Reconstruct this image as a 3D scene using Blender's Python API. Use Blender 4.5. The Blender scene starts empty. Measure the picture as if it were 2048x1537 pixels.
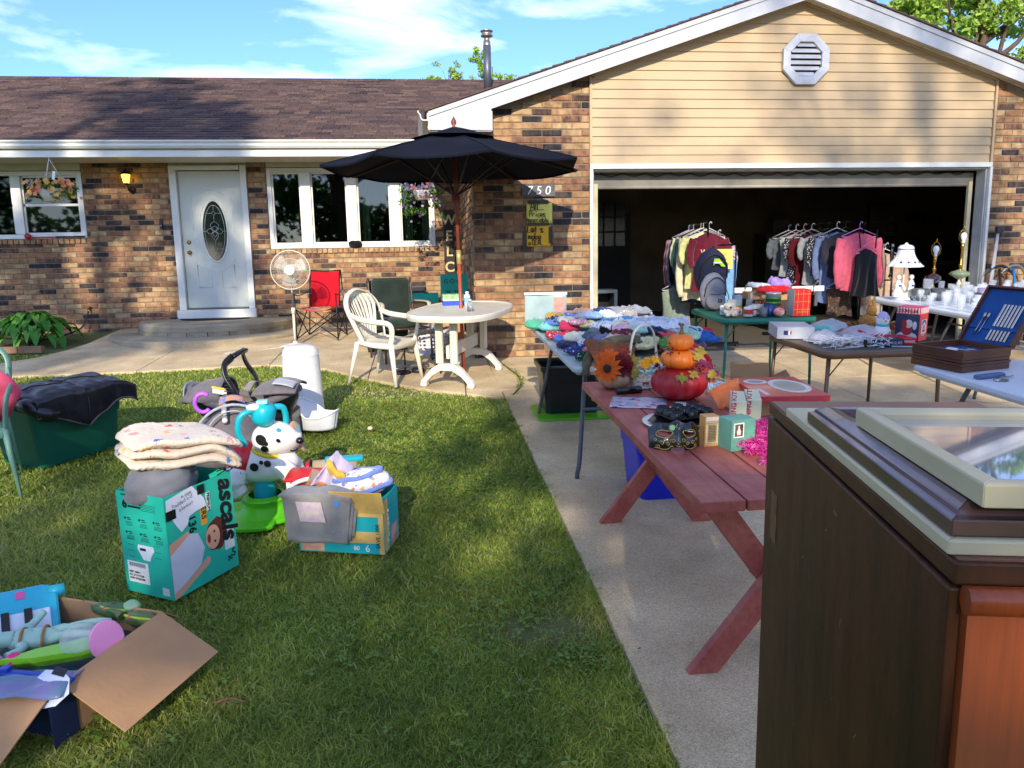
import bpy, math, random
import numpy as np
from mathutils import Vector, Matrix, noise as NZ
S = bpy.context.scene
COL = S.collection
rnd = random.Random(7)
R = math.radians
PI = math.pi

# ---------------------------------------------------------------- camera
cam = bpy.data.cameras.new('camera'); co = bpy.data.objects.new('camera', cam); COL.objects.link(co); S.camera = co
cam.sensor_width = 36; cam.lens = 36*1530.5/2048; cam.clip_start = .05; cam.clip_end = 900
yaw, pit, rol = .1109, .1622, -.0182
fw = Vector((math.sin(yaw)*math.cos(pit), math.cos(yaw)*math.cos(pit), -math.sin(pit)))
rt = Vector((math.cos(yaw), -math.sin(yaw), 0)); up = rt.cross(fw)
r2 = rt*math.cos(rol)+up*math.sin(rol); u2 = up*math.cos(rol)-rt*math.sin(rol)
m = Matrix((r2, u2, -fw)).transposed().to_4x4(); m.translation = (0, 0, 1.15)
co.matrix_world = m

# ---------------------------------------------------------------- sky, sun, exposure
SUND = Vector((.14, 1, -.44)).normalized()          # direction the sunlight travels
elev = math.asin(-SUND.z)
W = bpy.data.worlds.new('World'); S.world = W; W.use_nodes = True
nt = W.node_tree; N = nt.nodes; L = nt.links; N.clear()
out = N.new('ShaderNodeOutputWorld'); bg = N.new('ShaderNodeBackground'); bg.inputs[1].default_value = .15
sky = N.new('ShaderNodeTexSky'); sky.sky_type = 'NISHITA'; sky.sun_disc = False
sky.sun_elevation = elev; sky.sun_rotation = math.atan2(-SUND.x, -SUND.y); sky.air_density = 1.0; sky.dust_density = .6; sky.ozone_density = 2.2
tc = N.new('ShaderNodeTexCoord'); mp = N.new('ShaderNodeMapping')
mp.inputs['Scale'].default_value = (1.3, 1.3, 4.6); mp.inputs['Rotation'].default_value = (.25, .5, .6)
n1 = N.new('ShaderNodeTexNoise'); n1.inputs['Scale'].default_value = 2.9; n1.inputs['Detail'].default_value = 7; n1.inputs['Roughness'].default_value = .56; n1.inputs['Distortion'].default_value = .5
rp = N.new('ShaderNodeValToRGB'); rp.color_ramp.elements[0].position = .46; rp.color_ramp.elements[1].position = .82
rp.color_ramp.elements[1].color = (.8, .8, .8, 1)
mx = N.new('ShaderNodeMixRGB'); mx.inputs[2].default_value = (6.7, 6.5, 5.8, 1)
tn = N.new('ShaderNodeMixRGB'); tn.blend_type = 'MULTIPLY'; tn.inputs[0].default_value = 1; tn.inputs[2].default_value = (.35, .46, .73, 1)
L.new(tc.outputs['Generated'], mp.inputs[0]); L.new(mp.outputs[0], n1.inputs[0]); L.new(n1.outputs[0], rp.inputs[0])
L.new(rp.outputs[0], mx.inputs[0]); L.new(sky.outputs[0], tn.inputs[1]); L.new(tn.outputs[0], mx.inputs[1]); L.new(mx.outputs[0], bg.inputs[0]); L.new(bg.outputs[0], out.inputs[0])
sl = bpy.data.lights.new('sun', 'SUN'); so = bpy.data.objects.new('sun', sl); COL.objects.link(so)
sl.energy = 2.0; sl.angle = R(.55); sl.color = (1, .88, .70)
so.rotation_euler = SUND.to_track_quat('-Z', 'Y').to_euler()
S.view_settings.view_transform = 'Standard'; S.view_settings.look = 'None'; S.view_settings.exposure = 1.55; S.view_settings.gamma = 1
S.view_settings.use_curve_mapping = False
S.cycles.max_bounces = 7; S.cycles.transparent_max_bounces = 12; S.cycles.caustics_reflective = False; S.cycles.caustics_refractive = False
S.cycles.use_denoising = True; S.cycles.sample_clamp_indirect = 6

# ---------------------------------------------------------------- helpers
def G(y):                                            # ground height: the plot falls gently towards the viewer
    return .05*(y-8.94) if y < 8.94 else .062*(min(y, 12.4)-8.94)
SL = math.atan(.05)
def lin(h):
    if isinstance(h, (tuple, list)): return tuple(h[:3])+(1,)
    h = h.lstrip('#'); c = [int(h[i:i+2], 16)/255 for i in (0, 2, 4)]
    return tuple((x/12.92 if x < .04045 else ((x+.055)/1.055)**2.4) for x in c)+(1,)
MC = {}
def mat(col, rough=.6, metal=0, var=.12, scale=8, bump=0, bscale=60, spec=.5, trans=0, alpha=1, emit=0, coat=0, sheen=0, name=None, col2=None, sss=0):
    """one procedural surface: a base colour with noise wear, optional second colour and fine relief"""
    key = (str(col), rough, metal, var, scale, bump, bscale, spec, trans, alpha, emit, coat, sheen, str(col2), sss)
    if key in MC: return MC[key]
    m = bpy.data.materials.new(name or 'surface'); m.use_nodes = True
    nt = m.node_tree; b = nt.nodes['Principled BSDF']; c = lin(col)
    tc = nt.nodes.new('ShaderNodeTexCoord'); nz = nt.nodes.new('ShaderNodeTexNoise'); nz.inputs['Scale'].default_value = scale; nz.inputs['Detail'].default_value = 4
    nt.links.new(tc.outputs['Object'], nz.inputs['Vector'])
    r = nt.nodes.new('ShaderNodeValToRGB'); e = r.color_ramp.elements
    e[0].position = .32; e[1].position = .7
    if col2 is None:
        e[0].color = tuple(max(0, x*(1-var)) for x in c[:3])+(1,); e[1].color = tuple(min(1, x*(1+var)) for x in c[:3])+(1,)
    else: e[0].color = c; e[1].color = lin(col2)
    nt.links.new(nz.outputs[0], r.inputs[0]); nt.links.new(r.outputs[0], b.inputs['Base Color'])
    b.inputs['Roughness'].default_value = rough; b.inputs['Metallic'].default_value = metal
    b.inputs['Specular IOR Level'].default_value = spec; b.inputs['Transmission Weight'].default_value = trans
    b.inputs['Alpha'].default_value = alpha; b.inputs['Coat Weight'].default_value = coat; b.inputs['Sheen Weight'].default_value = sheen
    if sss: b.inputs['Subsurface Weight'].default_value = sss; b.inputs['Subsurface Radius'].default_value = (.01, .01, .01)
    if emit: nt.links.new(r.outputs[0], b.inputs['Emission Color']); b.inputs['Emission Strength'].default_value = emit
    if bump:
        bz = nt.nodes.new('ShaderNodeTexNoise'); bz.inputs['Scale'].default_value = bscale; bz.inputs['Detail'].default_value = 5
        bp = nt.nodes.new('ShaderNodeBump'); bp.inputs['Strength'].default_value = bump; bp.inputs['Distance'].default_value = .01
        nt.links.new(tc.outputs['Object'], bz.inputs['Vector']); nt.links.new(bz.outputs[0], bp.inputs['Height']); nt.links.new(bp.outputs[0], b.inputs['Normal'])
    MC[key] = m; return m
def plastic(c, rough=.35, **k): return mat(c, rough, var=k.pop('var', .05), **k)
def cloth(c, **k): return mat(c, .9, var=k.pop('var', .15), scale=k.pop('scale', 25), bump=k.pop('bump', .4), bscale=k.pop('bscale', 180), sheen=.2, spec=.2, **k)
def fresnel_glass(tint, refl=1.0, name='window_glass'):
    m = bpy.data.materials.new(name); m.use_nodes = True; nt = m.node_tree; nt.nodes.clear()
    o = nt.nodes.new('ShaderNodeOutputMaterial'); t = nt.nodes.new('ShaderNodeBsdfTransparent'); g = nt.nodes.new('ShaderNodeBsdfGlossy')
    t.inputs[0].default_value = lin(tint); g.inputs['Roughness'].default_value = .02; f = nt.nodes.new('ShaderNodeFresnel'); f.inputs[0].default_value = 1.5
    mu = nt.nodes.new('ShaderNodeMath'); mu.operation = 'MULTIPLY'; mu.inputs[1].default_value = refl; mu.use_clamp = True
    x = nt.nodes.new('ShaderNodeMixShader'); nt.links.new(f.outputs[0], mu.inputs[0]); nt.links.new(mu.outputs[0], x.inputs[0]); nt.links.new(t.outputs[0], x.inputs[1]); nt.links.new(g.outputs[0], x.inputs[2])
    nt.links.new(x.outputs[0], o.inputs[0]); return m

class MB:
    """collects shapes, build() links them as ONE mesh object"""
    def __init__(s): s.v = []; s.f = []; s.a = []; s.sm = []
    def add(s, vs, fs, val=0., sm=False):
        n = len(s.v); s.v += [tuple(p) for p in vs]; s.f += [tuple(i+n for i in q) for q in fs]; s.a += [val]*len(vs); s.sm += [sm]*len(fs); return s
    def box(s, c, d, rot=None, val=0., taper=1.):
        x, y, z = d[0]/2, d[1]/2, d[2]/2
        vs = [Vector((sx*x*(taper if sz > 0 else 1), sy*y*(taper if sz > 0 else 1), sz*z)) for sz in (-1, 1) for sx, sy in ((-1, -1), (1, -1), (1, 1), (-1, 1))]
        if rot is not None:
            if not isinstance(rot, Matrix): rot = Matrix.Rotation(rot, 3, 'Z')
            vs = [rot @ p for p in vs]
        c = Vector(c); return s.add([p+c for p in vs], [(3, 2, 1, 0), (4, 5, 6, 7), (0, 1, 5, 4), (1, 2, 6, 5), (2, 3, 7, 6), (3, 0, 4, 7)], val)
    def rbox(s, c, d, r=.01, rot=None, val=0.):
        """box with rounded vertical corners and a chamfered top and bottom"""
        x, y, z = d[0]/2, d[1]/2, d[2]/2; ring = []
        for cx, cy, a0 in ((1, 1, 0), (-1, 1, 90), (-1, -1, 180), (1, -1, 270)):
            for k in range(4):
                a = R(a0+k*30); ring.append((cx*(x-r)+math.cos(a)*r, cy*(y-r)+math.sin(a)*r, cx, cy))
        def lay(zz, k): return [Vector((p[0]-p[2]*k, p[1]-p[3]*k, zz)) for p in ring]
        ch = min(r*.5, z*.4)
        ls = [lay(-z, ch), lay(-z+ch, 0), lay(z-ch, 0), lay(z, ch)]
        return s.rings(ls, c, rot, val, caps=True)
    def rings(s, ls, c=(0, 0, 0), rot=None, val=0., caps=True, closed=True, sm=False):
        c = Vector(c); n = len(ls[0]); vs = []
        if rot is not None and not isinstance(rot, Matrix): rot = Matrix.Rotation(rot, 3, 'Z')
        for l in ls:
            for p in l:
                p = Vector(p); vs.append((rot @ p if rot is not None else p)+c)
        fs = []
        for i in range(len(ls)-1):
            for j in range(n if closed else n-1):
                k = (j+1) % n; fs.append((i*n+j, i*n+k, (i+1)*n+k, (i+1)*n+j))
        s.add(vs, fs, val, sm)
        if caps:
            b = len(s.v)-len(vs)
            s.f.append(tuple(b+j for j in range(n-1, -1, -1))); s.f.append(tuple(b+(len(ls)-1)*n+j for j in range(n))); s.sm += [False, False]
        return s
    def cyl(s, p0, p1, r0, r1=None, n=10, val=0., caps=True):
        return s.tube([p0, p1], [r0, r0 if r1 is None else r1], n, val, caps)
    def tube(s, pts, r, n=8, val=0., caps=True, closed=False, flat=None):
        pts = [Vector(p) for p in pts]; m = len(pts); ls = []; prev = None
        for i, p in enumerate(pts):
            if closed: t = pts[(i+1) % m]-pts[i-1]
            else: t = pts[min(i+1, m-1)]-pts[max(i-1, 0)]
            if t.length < 1e-9: t = Vector((0, 0, 1))
            t.normalize()
            a = prev if prev is not None else (Vector((0, 0, 1)) if abs(t.z) < .95 else Vector((1, 0, 0)))
            a = a-t*a.dot(t)
            if a.length < 1e-5: a = t.orthogonal()
            a.normalize(); prev = a; b = t.cross(a)
            rr = r[i] if isinstance(r, (list, tuple)) else r
            f1, f2 = flat if flat else (1, 1)
            ls.append([p+(a*math.cos(2*PI*k/n)*f1+b*math.sin(2*PI*k/n)*f2)*rr for k in range(n)])
        if closed: ls.append(ls[0]); caps = False
        return s.rings(ls, val=val, caps=caps, sm=True)
    def lathe(s, prof, c=(0, 0, 0), n=20, rot=None, val=0., rib=0, ribd=0., caps=False):
        ls = [[Vector((math.cos(2*PI*k/n)*r_*(1-ribd*abs(math.cos(rib*PI*k/n))**6 if rib else 1), math.sin(2*PI*k/n)*r_*(1-ribd*abs(math.cos(rib*PI*k/n))**6 if rib else 1), z)) for k in range(n)] for r_, z in prof]
        return s.rings(ls, c, rot, val, caps=caps, sm=True)
    def ball(s, c, r, n=10, sc=(1, 1, 1), val=0.):
        return s.lathe([(r*math.sin(PI*i/(n//2+1))*1.0+1e-4, -r*math.cos(PI*i/(n//2+1))) for i in range(n//2+2)], (0, 0, 0), n, Matrix.Diagonal(sc), val)._shift(c, (n//2+2)*n)
    def _shift(s, c, k):
        for i in range(len(s.v)-k, len(s.v)): s.v[i] = tuple(a+b for a, b in zip(s.v[i], c))
        return s
    def prism(s, poly, h, o=(0, 0, 0), u=(1, 0, 0), v=(0, 0, 1), val=0.):
        """polygon in the u,v plane at o, thickness h along u x v"""
        o, u, v = Vector(o), Vector(u), Vector(v); w = u.cross(v).normalized()*h; n = len(poly)
        a = [o+u*x+v*y for x, y in poly]; vs = a+[p+w for p in a]
        area = sum(poly[i][0]*poly[(i+1) % n][1]-poly[(i+1) % n][0]*poly[i][1] for i in range(n))
        fr, bk = tuple(range(n)), tuple(range(2*n-1, n-1, -1))
        fs = [fr[::-1], bk[::-1]]+[(i, (i+1) % n, n+(i+1) % n, n+i) for i in range(n)]
        if area*h < 0: fs = [q[::-1] for q in fs]
        return s.add(vs, fs, val)
    def grid(s, fn, nu, nv, val=0., thick=0, closed=False, sm=True):
        g = [[Vector(fn(i/nu, j/nv)) for j in range(nv+1)] for i in range(nu+1)]
        vs = [p for row in g for p in row]; w = nv+1
        fs = [(i*w+j, (i+1)*w+j, (i+1)*w+j+1, i*w+j+1) for i in range(nu) for j in range(nv)]
        s.add(vs, fs, val, sm)
        if thick:
            nr = []
            for i in range(nu+1):
                for j in range(nv+1):
                    a = g[min(i+1, nu)][j]-g[max(i-1, 0)][j]; b = g[i][min(j+1, nv)]-g[i][max(j-1, 0)]
                    q = a.cross(b); nr.append(g[i][j]-(q.normalized() if q.length > 1e-12 else Vector((0, 0, 1)))*thick)
            n = len(vs); s.add(nr, [q[::-1] for q in fs], val, sm)
            b0 = len(s.v)-2*n; ed = [i*w for i in range(nu+1)]+[nu*w+j for j in range(1, w)]+[i*w+nv for i in range(nu-1, -1, -1)]+[j for j in range(nv-1, 0, -1)]
            for i in range(len(ed)):
                a, b = ed[i], ed[(i+1) % len(ed)]; s.f.append((b0+b, b0+a, b0+n+a, b0+n+b)); s.sm.append(False)
        return s
    def rib(s, pts, w, nrm, th=.001, val=0.):
        """flat ribbon stroke lying on a surface with normal nrm"""
        nrm = Vector(nrm).normalized(); pts = [Vector(p) for p in pts]; l = []; r_ = []
        for i, p in enumerate(pts):
            t = (pts[min(i+1, len(pts)-1)]-pts[max(i-1, 0)]).normalized(); q = nrm.cross(t)*w/2
            l.append(p+q+nrm*th); r_.append(p-q+nrm*th)
        n = len(pts)
        return s.add(l+r_, [(i, n+i, n+i+1, i+1) for i in range(n-1)], val)
    def mesh(s, name, attr=False):
        me = bpy.data.meshes.new(name); me.from_pydata(s.v, [], s.f)
        if attr:
            at = me.attributes.new('val', 'FLOAT', 'POINT'); at.data.foreach_set('value', s.a)
        if any(s.sm): me.polygons.foreach_set('use_smooth', s.sm)
        me.validate(); me.update(); return me
    def build(s, name, m, parent=None, attr=False, label=None, bevel=0, sub=0, mod=None):
        o = bpy.data.objects.new(name, s.mesh(name, attr)); COL.objects.link(o)
        if m is not None: o.data.materials.append(m)
        if parent is not None: o.parent = parent
        if label: o['label'] = label
        if bevel:
            b = o.modifiers.new('edge', 'BEVEL'); b.width = bevel; b.segments = 2; b.limit_method = 'ANGLE'; b.angle_limit = R(40)
        if sub:
            b = o.modifiers.new('smooth', 'SUBSURF'); b.levels = b.render_levels = sub
        return o
def tag(o, label=None, cat=None, group=None, kind=None):
    if label: o['label'] = label
    if cat: o['category'] = cat
    if group: o['group'] = group
    if kind: o['kind'] = kind
    return o
def thing(name, label, cat, x=0, y=0, h=0, rz=0, group=None, z=None, flat=False):
    """Empty at the thing's base; it stands on the sloping ground (h = height of the table top or other support)"""
    o = bpy.data.objects.new(name, None); COL.objects.link(o); o.empty_display_size = .1
    m = (Matrix.Identity(4) if flat or z is not None or y > 8.94 else Matrix.Rotation(SL, 4, 'X')) @ Matrix.Rotation(R(rz), 4, 'Z')
    m.translation = (x, y, (G(y)+h) if z is None else z); o.matrix_world = m
    return tag(o, label, cat, group)
def solo(o, name, label, cat, x, y, h=0, rz=0, group=None, z=None, mt=None):
    """a thing that is one mesh: o is an MB in local coordinates"""
    q = o.build(name, mt); m = (Matrix.Identity(4) if z is not None or y > 8.94 else Matrix.Rotation(SL, 4, 'X')) @ Matrix.Rotation(R(rz), 4, 'Z')
    m.translation = (x, y, (G(y)+h) if z is None else z); q.matrix_world = m
    return tag(q, label, cat, group)
def struct(name, mb, m, attr=False):
    return tag(mb.build(name, m, attr=attr), kind='structure')
def copy_thing(o, x, y, h=0, rz=0, label=None, z=None, name=None):
    c = o.copy(); COL.objects.link(c)
    m = (Matrix.Identity(4) if z is not None or y > 8.94 else Matrix.Rotation(SL, 4, 'X')) @ Matrix.Rotation(R(rz), 4, 'Z'); m.translation = (x, y, (G(y)+h) if z is None else z); c.matrix_world = m
    if label: c['label'] = label
    for k in list(o.children):
        d = k.copy(); COL.objects.link(d); d.parent = c
        for q in list(k.children): e = q.copy(); COL.objects.link(e); e.parent = d
    return c
def arc(cx, cy, r, a0, a1, n=8): return [(cx+r*math.cos(R(a0+(a1-a0)*i/n)), cy+r*math.sin(R(a0+(a1-a0)*i/n))) for i in range(n+1)]
def bez(p, n=8):
    """smooth curve through the points p (Catmull-Rom)"""
    p = [Vector(q) for q in p]; p = [p[0]*2-p[1]]+p+[p[-1]*2-p[-2]]; o = []
    for i in range(1, len(p)-2):
        for k in range(n):
            t = k/n; o.append(.5*((2*p[i])+(p[i+1]-p[i-1])*t+(2*p[i-1]-5*p[i]+4*p[i+1]-p[i+2])*t*t+(3*p[i]-p[i-1]-3*p[i+1]+p[i+2])*t**3))
    o.append(p[-2]); return o
# hand lettering: strokes on a 4 x 9 grid (x 0-4, y 0-9, base line 2)
GL = {'A': '02 17 28 37 42;14 34', 'l': '18 12', 'i': '15 12;17 18', 'P': '02 08 28 37 36 25 05', 'r': '05 02;04 15 25 35', 'c': '35 25 14 13 22 32', 'e': '03 33 34 25 15 04 03 12 22 32',
      's': '35 15 04 14 23 32 12 02', 'N': '02 07 32 37', 'g': '34 25 15 04 03 12 22 33 35 31 20 10', 'o': '15 04 03 12 22 33 34 25 15', 't': '17 12 22;05 25', 'a': '34 25 15 04 03 12 22 33 35 32',
      'b': '08 02 22 33 34 25 05', 'L': '08 02 32', "'": '18 17', 'm': '02 05 15 22;25 35 42', 'k': '08 02;35 03 32', 'd': '38 32 12 03 04 15 35', 'D': '02 08 28 37 33 22 02', 'E': '38 08 02 32;05 25',
      '7': '08 38 12', '5': '38 08 05 25 34 33 22 02', '0': '18 07 03 12 22 33 37 28 18', 'h': '08 02;05 25 34 32', 'n': '02 05;04 15 25 34 32', 'f': '38 27 22;15 35', 'y': '05 13;35 10', 'u': '05 03 12 22 33 35 32', 'p': '05 00;05 25 34 33 22 02', '$': '37 07 05 34 32 02;19 11', ' ': '', '+': '24 26;15 35'}
def hand(mb, txt, o, u, v, h, w, jit=.04, sp=1.25, seed=1):
    """write txt with flat strokes; o = start, u/v = unit vectors across/up, h = letter height, w = stroke width"""
    q = random.Random(seed); o, u, v = Vector(o), Vector(u).normalized(), Vector(v).normalized(); n = u.cross(v); s = h/6; x = 0
    for ch in txt:
        dy = q.uniform(-jit, jit)*h
        for st in GL.get(ch, '').split(';'):
            pts = [o+u*(x+int(c[0])*s*.85)+v*((int(c[1])-2)*s+dy) for c in st.split()]
            if len(pts) > 1: mb.rib(bez(pts, 4) if len(pts) > 3 else pts, w, n, .0006+q.random()*.0004)
        x += (2.2 if ch in "l'i " else 4)*s*.85*sp
    return x
def text(txt, size, m, parent, o, u, v, name='lettering', th=.0008, align='LEFT', bold=0, shear=0, sx=1, label=None):
    """printed lettering: a text curve on a face; o in the parent's frame"""
    c = bpy.data.curves.new(name, 'FONT'); c.body = txt; c.size = size; c.extrude = th; c.align_x = align; c.offset = bold; c.shear = shear
    tmp = bpy.data.objects.new('tmp', c); me = bpy.data.meshes.new_from_object(tmp); bpy.data.objects.remove(tmp)
    q = bpy.data.objects.new(name, me); COL.objects.link(q); me.materials.clear(); me.materials.append(m); q.parent = parent
    u, v = Vector(u).normalized(), Vector(v).normalized(); mm = Matrix((u*sx, v, u.cross(v))).transposed().to_4x4(); mm.translation = Vector(o)+u.cross(v)*th; q.matrix_local = mm
    if label: q['label'] = label
    return q
def npmesh(name, v, f, mt, val=None, smooth=False):
    """fast mesh from numpy arrays; f is (n,3) or (n,4)"""
    me = bpy.data.meshes.new(name); k = f.shape[1]; me.vertices.add(len(v)); me.vertices.foreach_set('co', v.astype(np.float32).ravel())
    me.loops.add(f.size); me.loops.foreach_set('vertex_index', f.astype(np.int32).ravel()); me.polygons.add(len(f)); me.polygons.foreach_set('loop_start', np.arange(0, f.size, k, dtype=np.int32))
    if val is not None: a = me.attributes.new('val', 'FLOAT', 'POINT'); a.data.foreach_set('value', val.astype(np.float32))
    if smooth: me.polygons.foreach_set('use_smooth', np.ones(len(f), bool))
    me.update(); me.validate(); o = bpy.data.objects.new(name, me); COL.objects.link(o); me.materials.append(mt); return o
def ramp_mat(name, stops, rough=.8, nscale=0, namt=.3, bump=0, bscale=80, spec=.3, trl=0, big=0, bigcol=None, const=False, jit=0):
    """colour from the per-piece value 'val' through a ramp, broken up by noise in world space"""
    m = bpy.data.materials.new(name); m.use_nodes = True; nt = m.node_tree; b = nt.nodes['Principled BSDF']; N, L = nt.nodes, nt.links
    at = N.new('ShaderNodeAttribute'); at.attribute_name = 'val'; r = N.new('ShaderNodeValToRGB'); e = r.color_ramp.elements
    if const: r.color_ramp.interpolation = 'CONSTANT'
    while len(e) < len(stops): e.new(.5)
    for i, (p, c) in enumerate(stops): e[i].position = p; e[i].color = lin(c)
    geo = N.new('ShaderNodeNewGeometry'); last = r.outputs[0]; L.new(at.outputs['Fac'], r.inputs[0])
    if jit:
        jn = N.new('ShaderNodeTexNoise'); jn.inputs['Scale'].default_value = 22; jn.inputs['Detail'].default_value = 3; jm = N.new('ShaderNodeMath'); jm.operation = 'MULTIPLY_ADD'; jm.inputs[1].default_value = jit; ja = N.new('ShaderNodeMath'); ja.operation = 'ADD'; ja.inputs[1].default_value = -jit*.5
        mpj = N.new('ShaderNodeMapping'); mpj.inputs['Scale'].default_value = (1.6, 1, .5); L.new(geo.outputs['Position'], mpj.inputs[0]); L.new(mpj.outputs[0], jn.inputs['Vector']); L.new(jn.outputs[0], jm.inputs[0]); L.new(at.outputs['Fac'], jm.inputs[2]); L.new(jm.outputs[0], ja.inputs[0]); L.new(ja.outputs[0], r.inputs[0])
    if nscale:
        nz = N.new('ShaderNodeTexNoise'); nz.inputs['Scale'].default_value = nscale; nz.inputs['Detail'].default_value = 5; L.new(geo.outputs['Position'], nz.inputs['Vector'])
        mr = N.new('ShaderNodeMapRange'); mr.inputs[1].default_value = .3; mr.inputs[2].default_value = .7; mr.inputs[3].default_value = 1-namt; mr.inputs[4].default_value = 1+namt; L.new(nz.outputs[0], mr.inputs[0])
        vm = N.new('ShaderNodeVectorMath'); vm.operation = 'SCALE'; L.new(last, vm.inputs[0]); L.new(mr.outputs[0], vm.inputs['Scale']); last = vm.outputs[0]
    if big:
        n2 = N.new('ShaderNodeTexNoise'); n2.inputs['Scale'].default_value = big; n2.inputs['Detail'].default_value = 4; L.new(geo.outputs['Position'], n2.inputs['Vector'])
        r2 = N.new('ShaderNodeValToRGB'); r2.color_ramp.elements[0].position = .52; r2.color_ramp.elements[1].position = .68; L.new(n2.outputs[0], r2.inputs[0])
        mm = N.new('ShaderNodeMixRGB'); L.new(r2.outputs[0], mm.inputs[0]); L.new(last, mm.inputs[1]); mm.inputs[2].default_value = lin(bigcol); last = mm.outputs[0]
    L.new(last, b.inputs['Base Color']); b.inputs['Roughness'].default_value = rough; b.inputs['Specular IOR Level'].default_value = spec
    if bump:
        bz = N.new('ShaderNodeTexNoise'); bz.inputs['Scale'].default_value = bscale; bz.inputs['Detail'].default_value = 5; L.new(geo.outputs['Position'], bz.inputs['Vector'])
        bp = N.new('ShaderNodeBump'); bp.inputs['Strength'].default_value = bump; bp.inputs['Distance'].default_value = .01; L.new(bz.outputs[0], bp.inputs['Height']); L.new(bp.outputs[0], b.inputs['Normal'])
    if trl:
        o = N['Material Output']; t = N.new('ShaderNodeBsdfTranslucent'); L.new(last, t.inputs[0]); x = N.new('ShaderNodeMixShader'); x.inputs[0].default_value = trl
        L.new(b.outputs[0], x.inputs[1]); L.new(t.outputs[0], x.inputs[2]); L.new(x.outputs[0], o.inputs[0])
    return m
# ================================================================ GROUND
M_soil = mat('#4d5a2a', .95, var=.3, scale=3, bump=.5, bscale=40, col2='#6b6a3c', name='soil')
M_conc = mat('#c8b088', .9, var=.1, scale=2.2, bump=.35, bscale=220, col2='#dcc69c', name='concrete')
M_white = mat('#dcdcd4', .45, var=.04, scale=3, name='white_paint'); M_cream = mat('#c9c5b4', .5, var=.05, name='cream_paint')
M_dark = mat('#0c0c0e', .5, name='black_plastic'); M_blk = plastic('#111214', .4); M_steel = mat('#8d9094', .35, .9, name='steel')
def speckle(m, sc=260, amt=.35, crack=False):
    nt = m.node_tree; b = nt.nodes['Principled BSDF']; lk = b.inputs['Base Color'].links[0]; src = lk.from_socket
    geo = nt.nodes.new('ShaderNodeNewGeometry'); v = nt.nodes.new('ShaderNodeTexVoronoi'); v.inputs['Scale'].default_value = sc; nt.links.new(geo.outputs['Position'], v.inputs['Vector'])
    n = nt.nodes.new('ShaderNodeTexNoise'); n.inputs['Scale'].default_value = 1.1; n.inputs['Detail'].default_value = 8; n.inputs['Roughness'].default_value = .65; nt.links.new(geo.outputs['Position'], n.inputs['Vector'])
    sep = nt.nodes.new('ShaderNodeSeparateColor'); nt.links.new(v.outputs['Color'], sep.inputs[0])
    mr = nt.nodes.new('ShaderNodeMapRange'); mr.inputs[3].default_value = 1-amt; mr.inputs[4].default_value = 1+amt*.6; nt.links.new(sep.outputs[0], mr.inputs[0])
    m2 = nt.nodes.new('ShaderNodeMapRange'); m2.inputs[1].default_value = .3; m2.inputs[2].default_value = .7; m2.inputs[3].default_value = .74; m2.inputs[4].default_value = 1.16; nt.links.new(n.outputs[0], m2.inputs[0])
    mu = nt.nodes.new('ShaderNodeMath'); mu.operation = 'MULTIPLY'; nt.links.new(mr.outputs[0], mu.inputs[0]); nt.links.new(m2.outputs[0], mu.inputs[1])
    last = mu.outputs[0]
    # sparse dark grit
    v2 = nt.nodes.new('ShaderNodeTexVoronoi'); v2.inputs['Scale'].default_value = 34; nt.links.new(geo.outputs['Position'], v2.inputs['Vector'])
    r2 = nt.nodes.new('ShaderNodeMapRange'); r2.inputs[1].default_value = .05; r2.inputs[2].default_value = .09; r2.inputs[3].default_value = .6; r2.inputs[4].default_value = 1; nt.links.new(v2.outputs['Distance'], r2.inputs[0])
    m3 = nt.nodes.new('ShaderNodeMath'); m3.operation = 'MULTIPLY'; nt.links.new(last, m3.inputs[0]); nt.links.new(r2.outputs[0], m3.inputs[1]); last = m3.outputs[0]
    sc_ = nt.nodes.new('ShaderNodeVectorMath'); sc_.operation = 'SCALE'; nt.links.new(src, sc_.inputs[0]); nt.links.new(last, sc_.inputs['Scale']); nt.links.new(sc_.outputs[0], b.inputs['Base Color'])
speckle(M_conc)
g = MB()
ys = [-160, -30, 0, 8.94, 12.4, 200]; gz = lambda y: G(max(y, -30)) if y <= 12.4 else G(12.4)
for i in range(5):
    a, b = ys[i], ys[i+1]
    if a < 8.9: g.add([(-160, a, gz(a)-.03), (160, a, gz(a)-.03), (160, b, gz(b)-.03), (-160, b, gz(b)-.03)], [(0, 1, 2, 3)])
    else: g.add([(-160, a, gz(a)-.03), (.6, a, gz(a)-.03), (.6, b, gz(b)-.03), (-160, b, gz(b)-.03), (.6, a, -.09), (160, a, -.09), (160, b, -.09), (.6, b, -.09)], [(0, 1, 2, 3), (4, 5, 6, 7)])
struct('ground', g, M_soil)
# concrete slabs: a joint of 12 mm is left between neighbours
def slab(name, poly, par, top=.0, th=.12, nm='slab'):
    mb = MB(); n = len(poly); t = [(x, y, G(y)+top) for x, y in poly]; b = [(x, y, z-th) for x, y, z in t]
    c = [(sum(p[i] for p in t)/n) for i in range(3)]
    ch = [(p[0]+(c[0]-p[0])*.002, p[1]+(c[1]-p[1])*.002, p[2]) for p in t]; t2 = [(x, y, z-.003) for x, y, z in t]
    mb.add(ch+t2+b, [tuple(range(n))]+[(n+i, n+(i+1) % n, (i+1) % n, i) for i in range(n)]+[(2*n+i, 2*n+(i+1) % n, n+(i+1) % n, n+i) for i in range(n)])
    return mb.build(nm, M_conc, par)
drv = tag(bpy.data.objects.new('driveway', None), kind='structure'); COL.objects.link(drv)
xs = [.70, 3.86, 7.0, 10.2]; yy = [-9, -4.4, -1.2, 1.85, 4.78, 7.2, 8.93]
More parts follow.
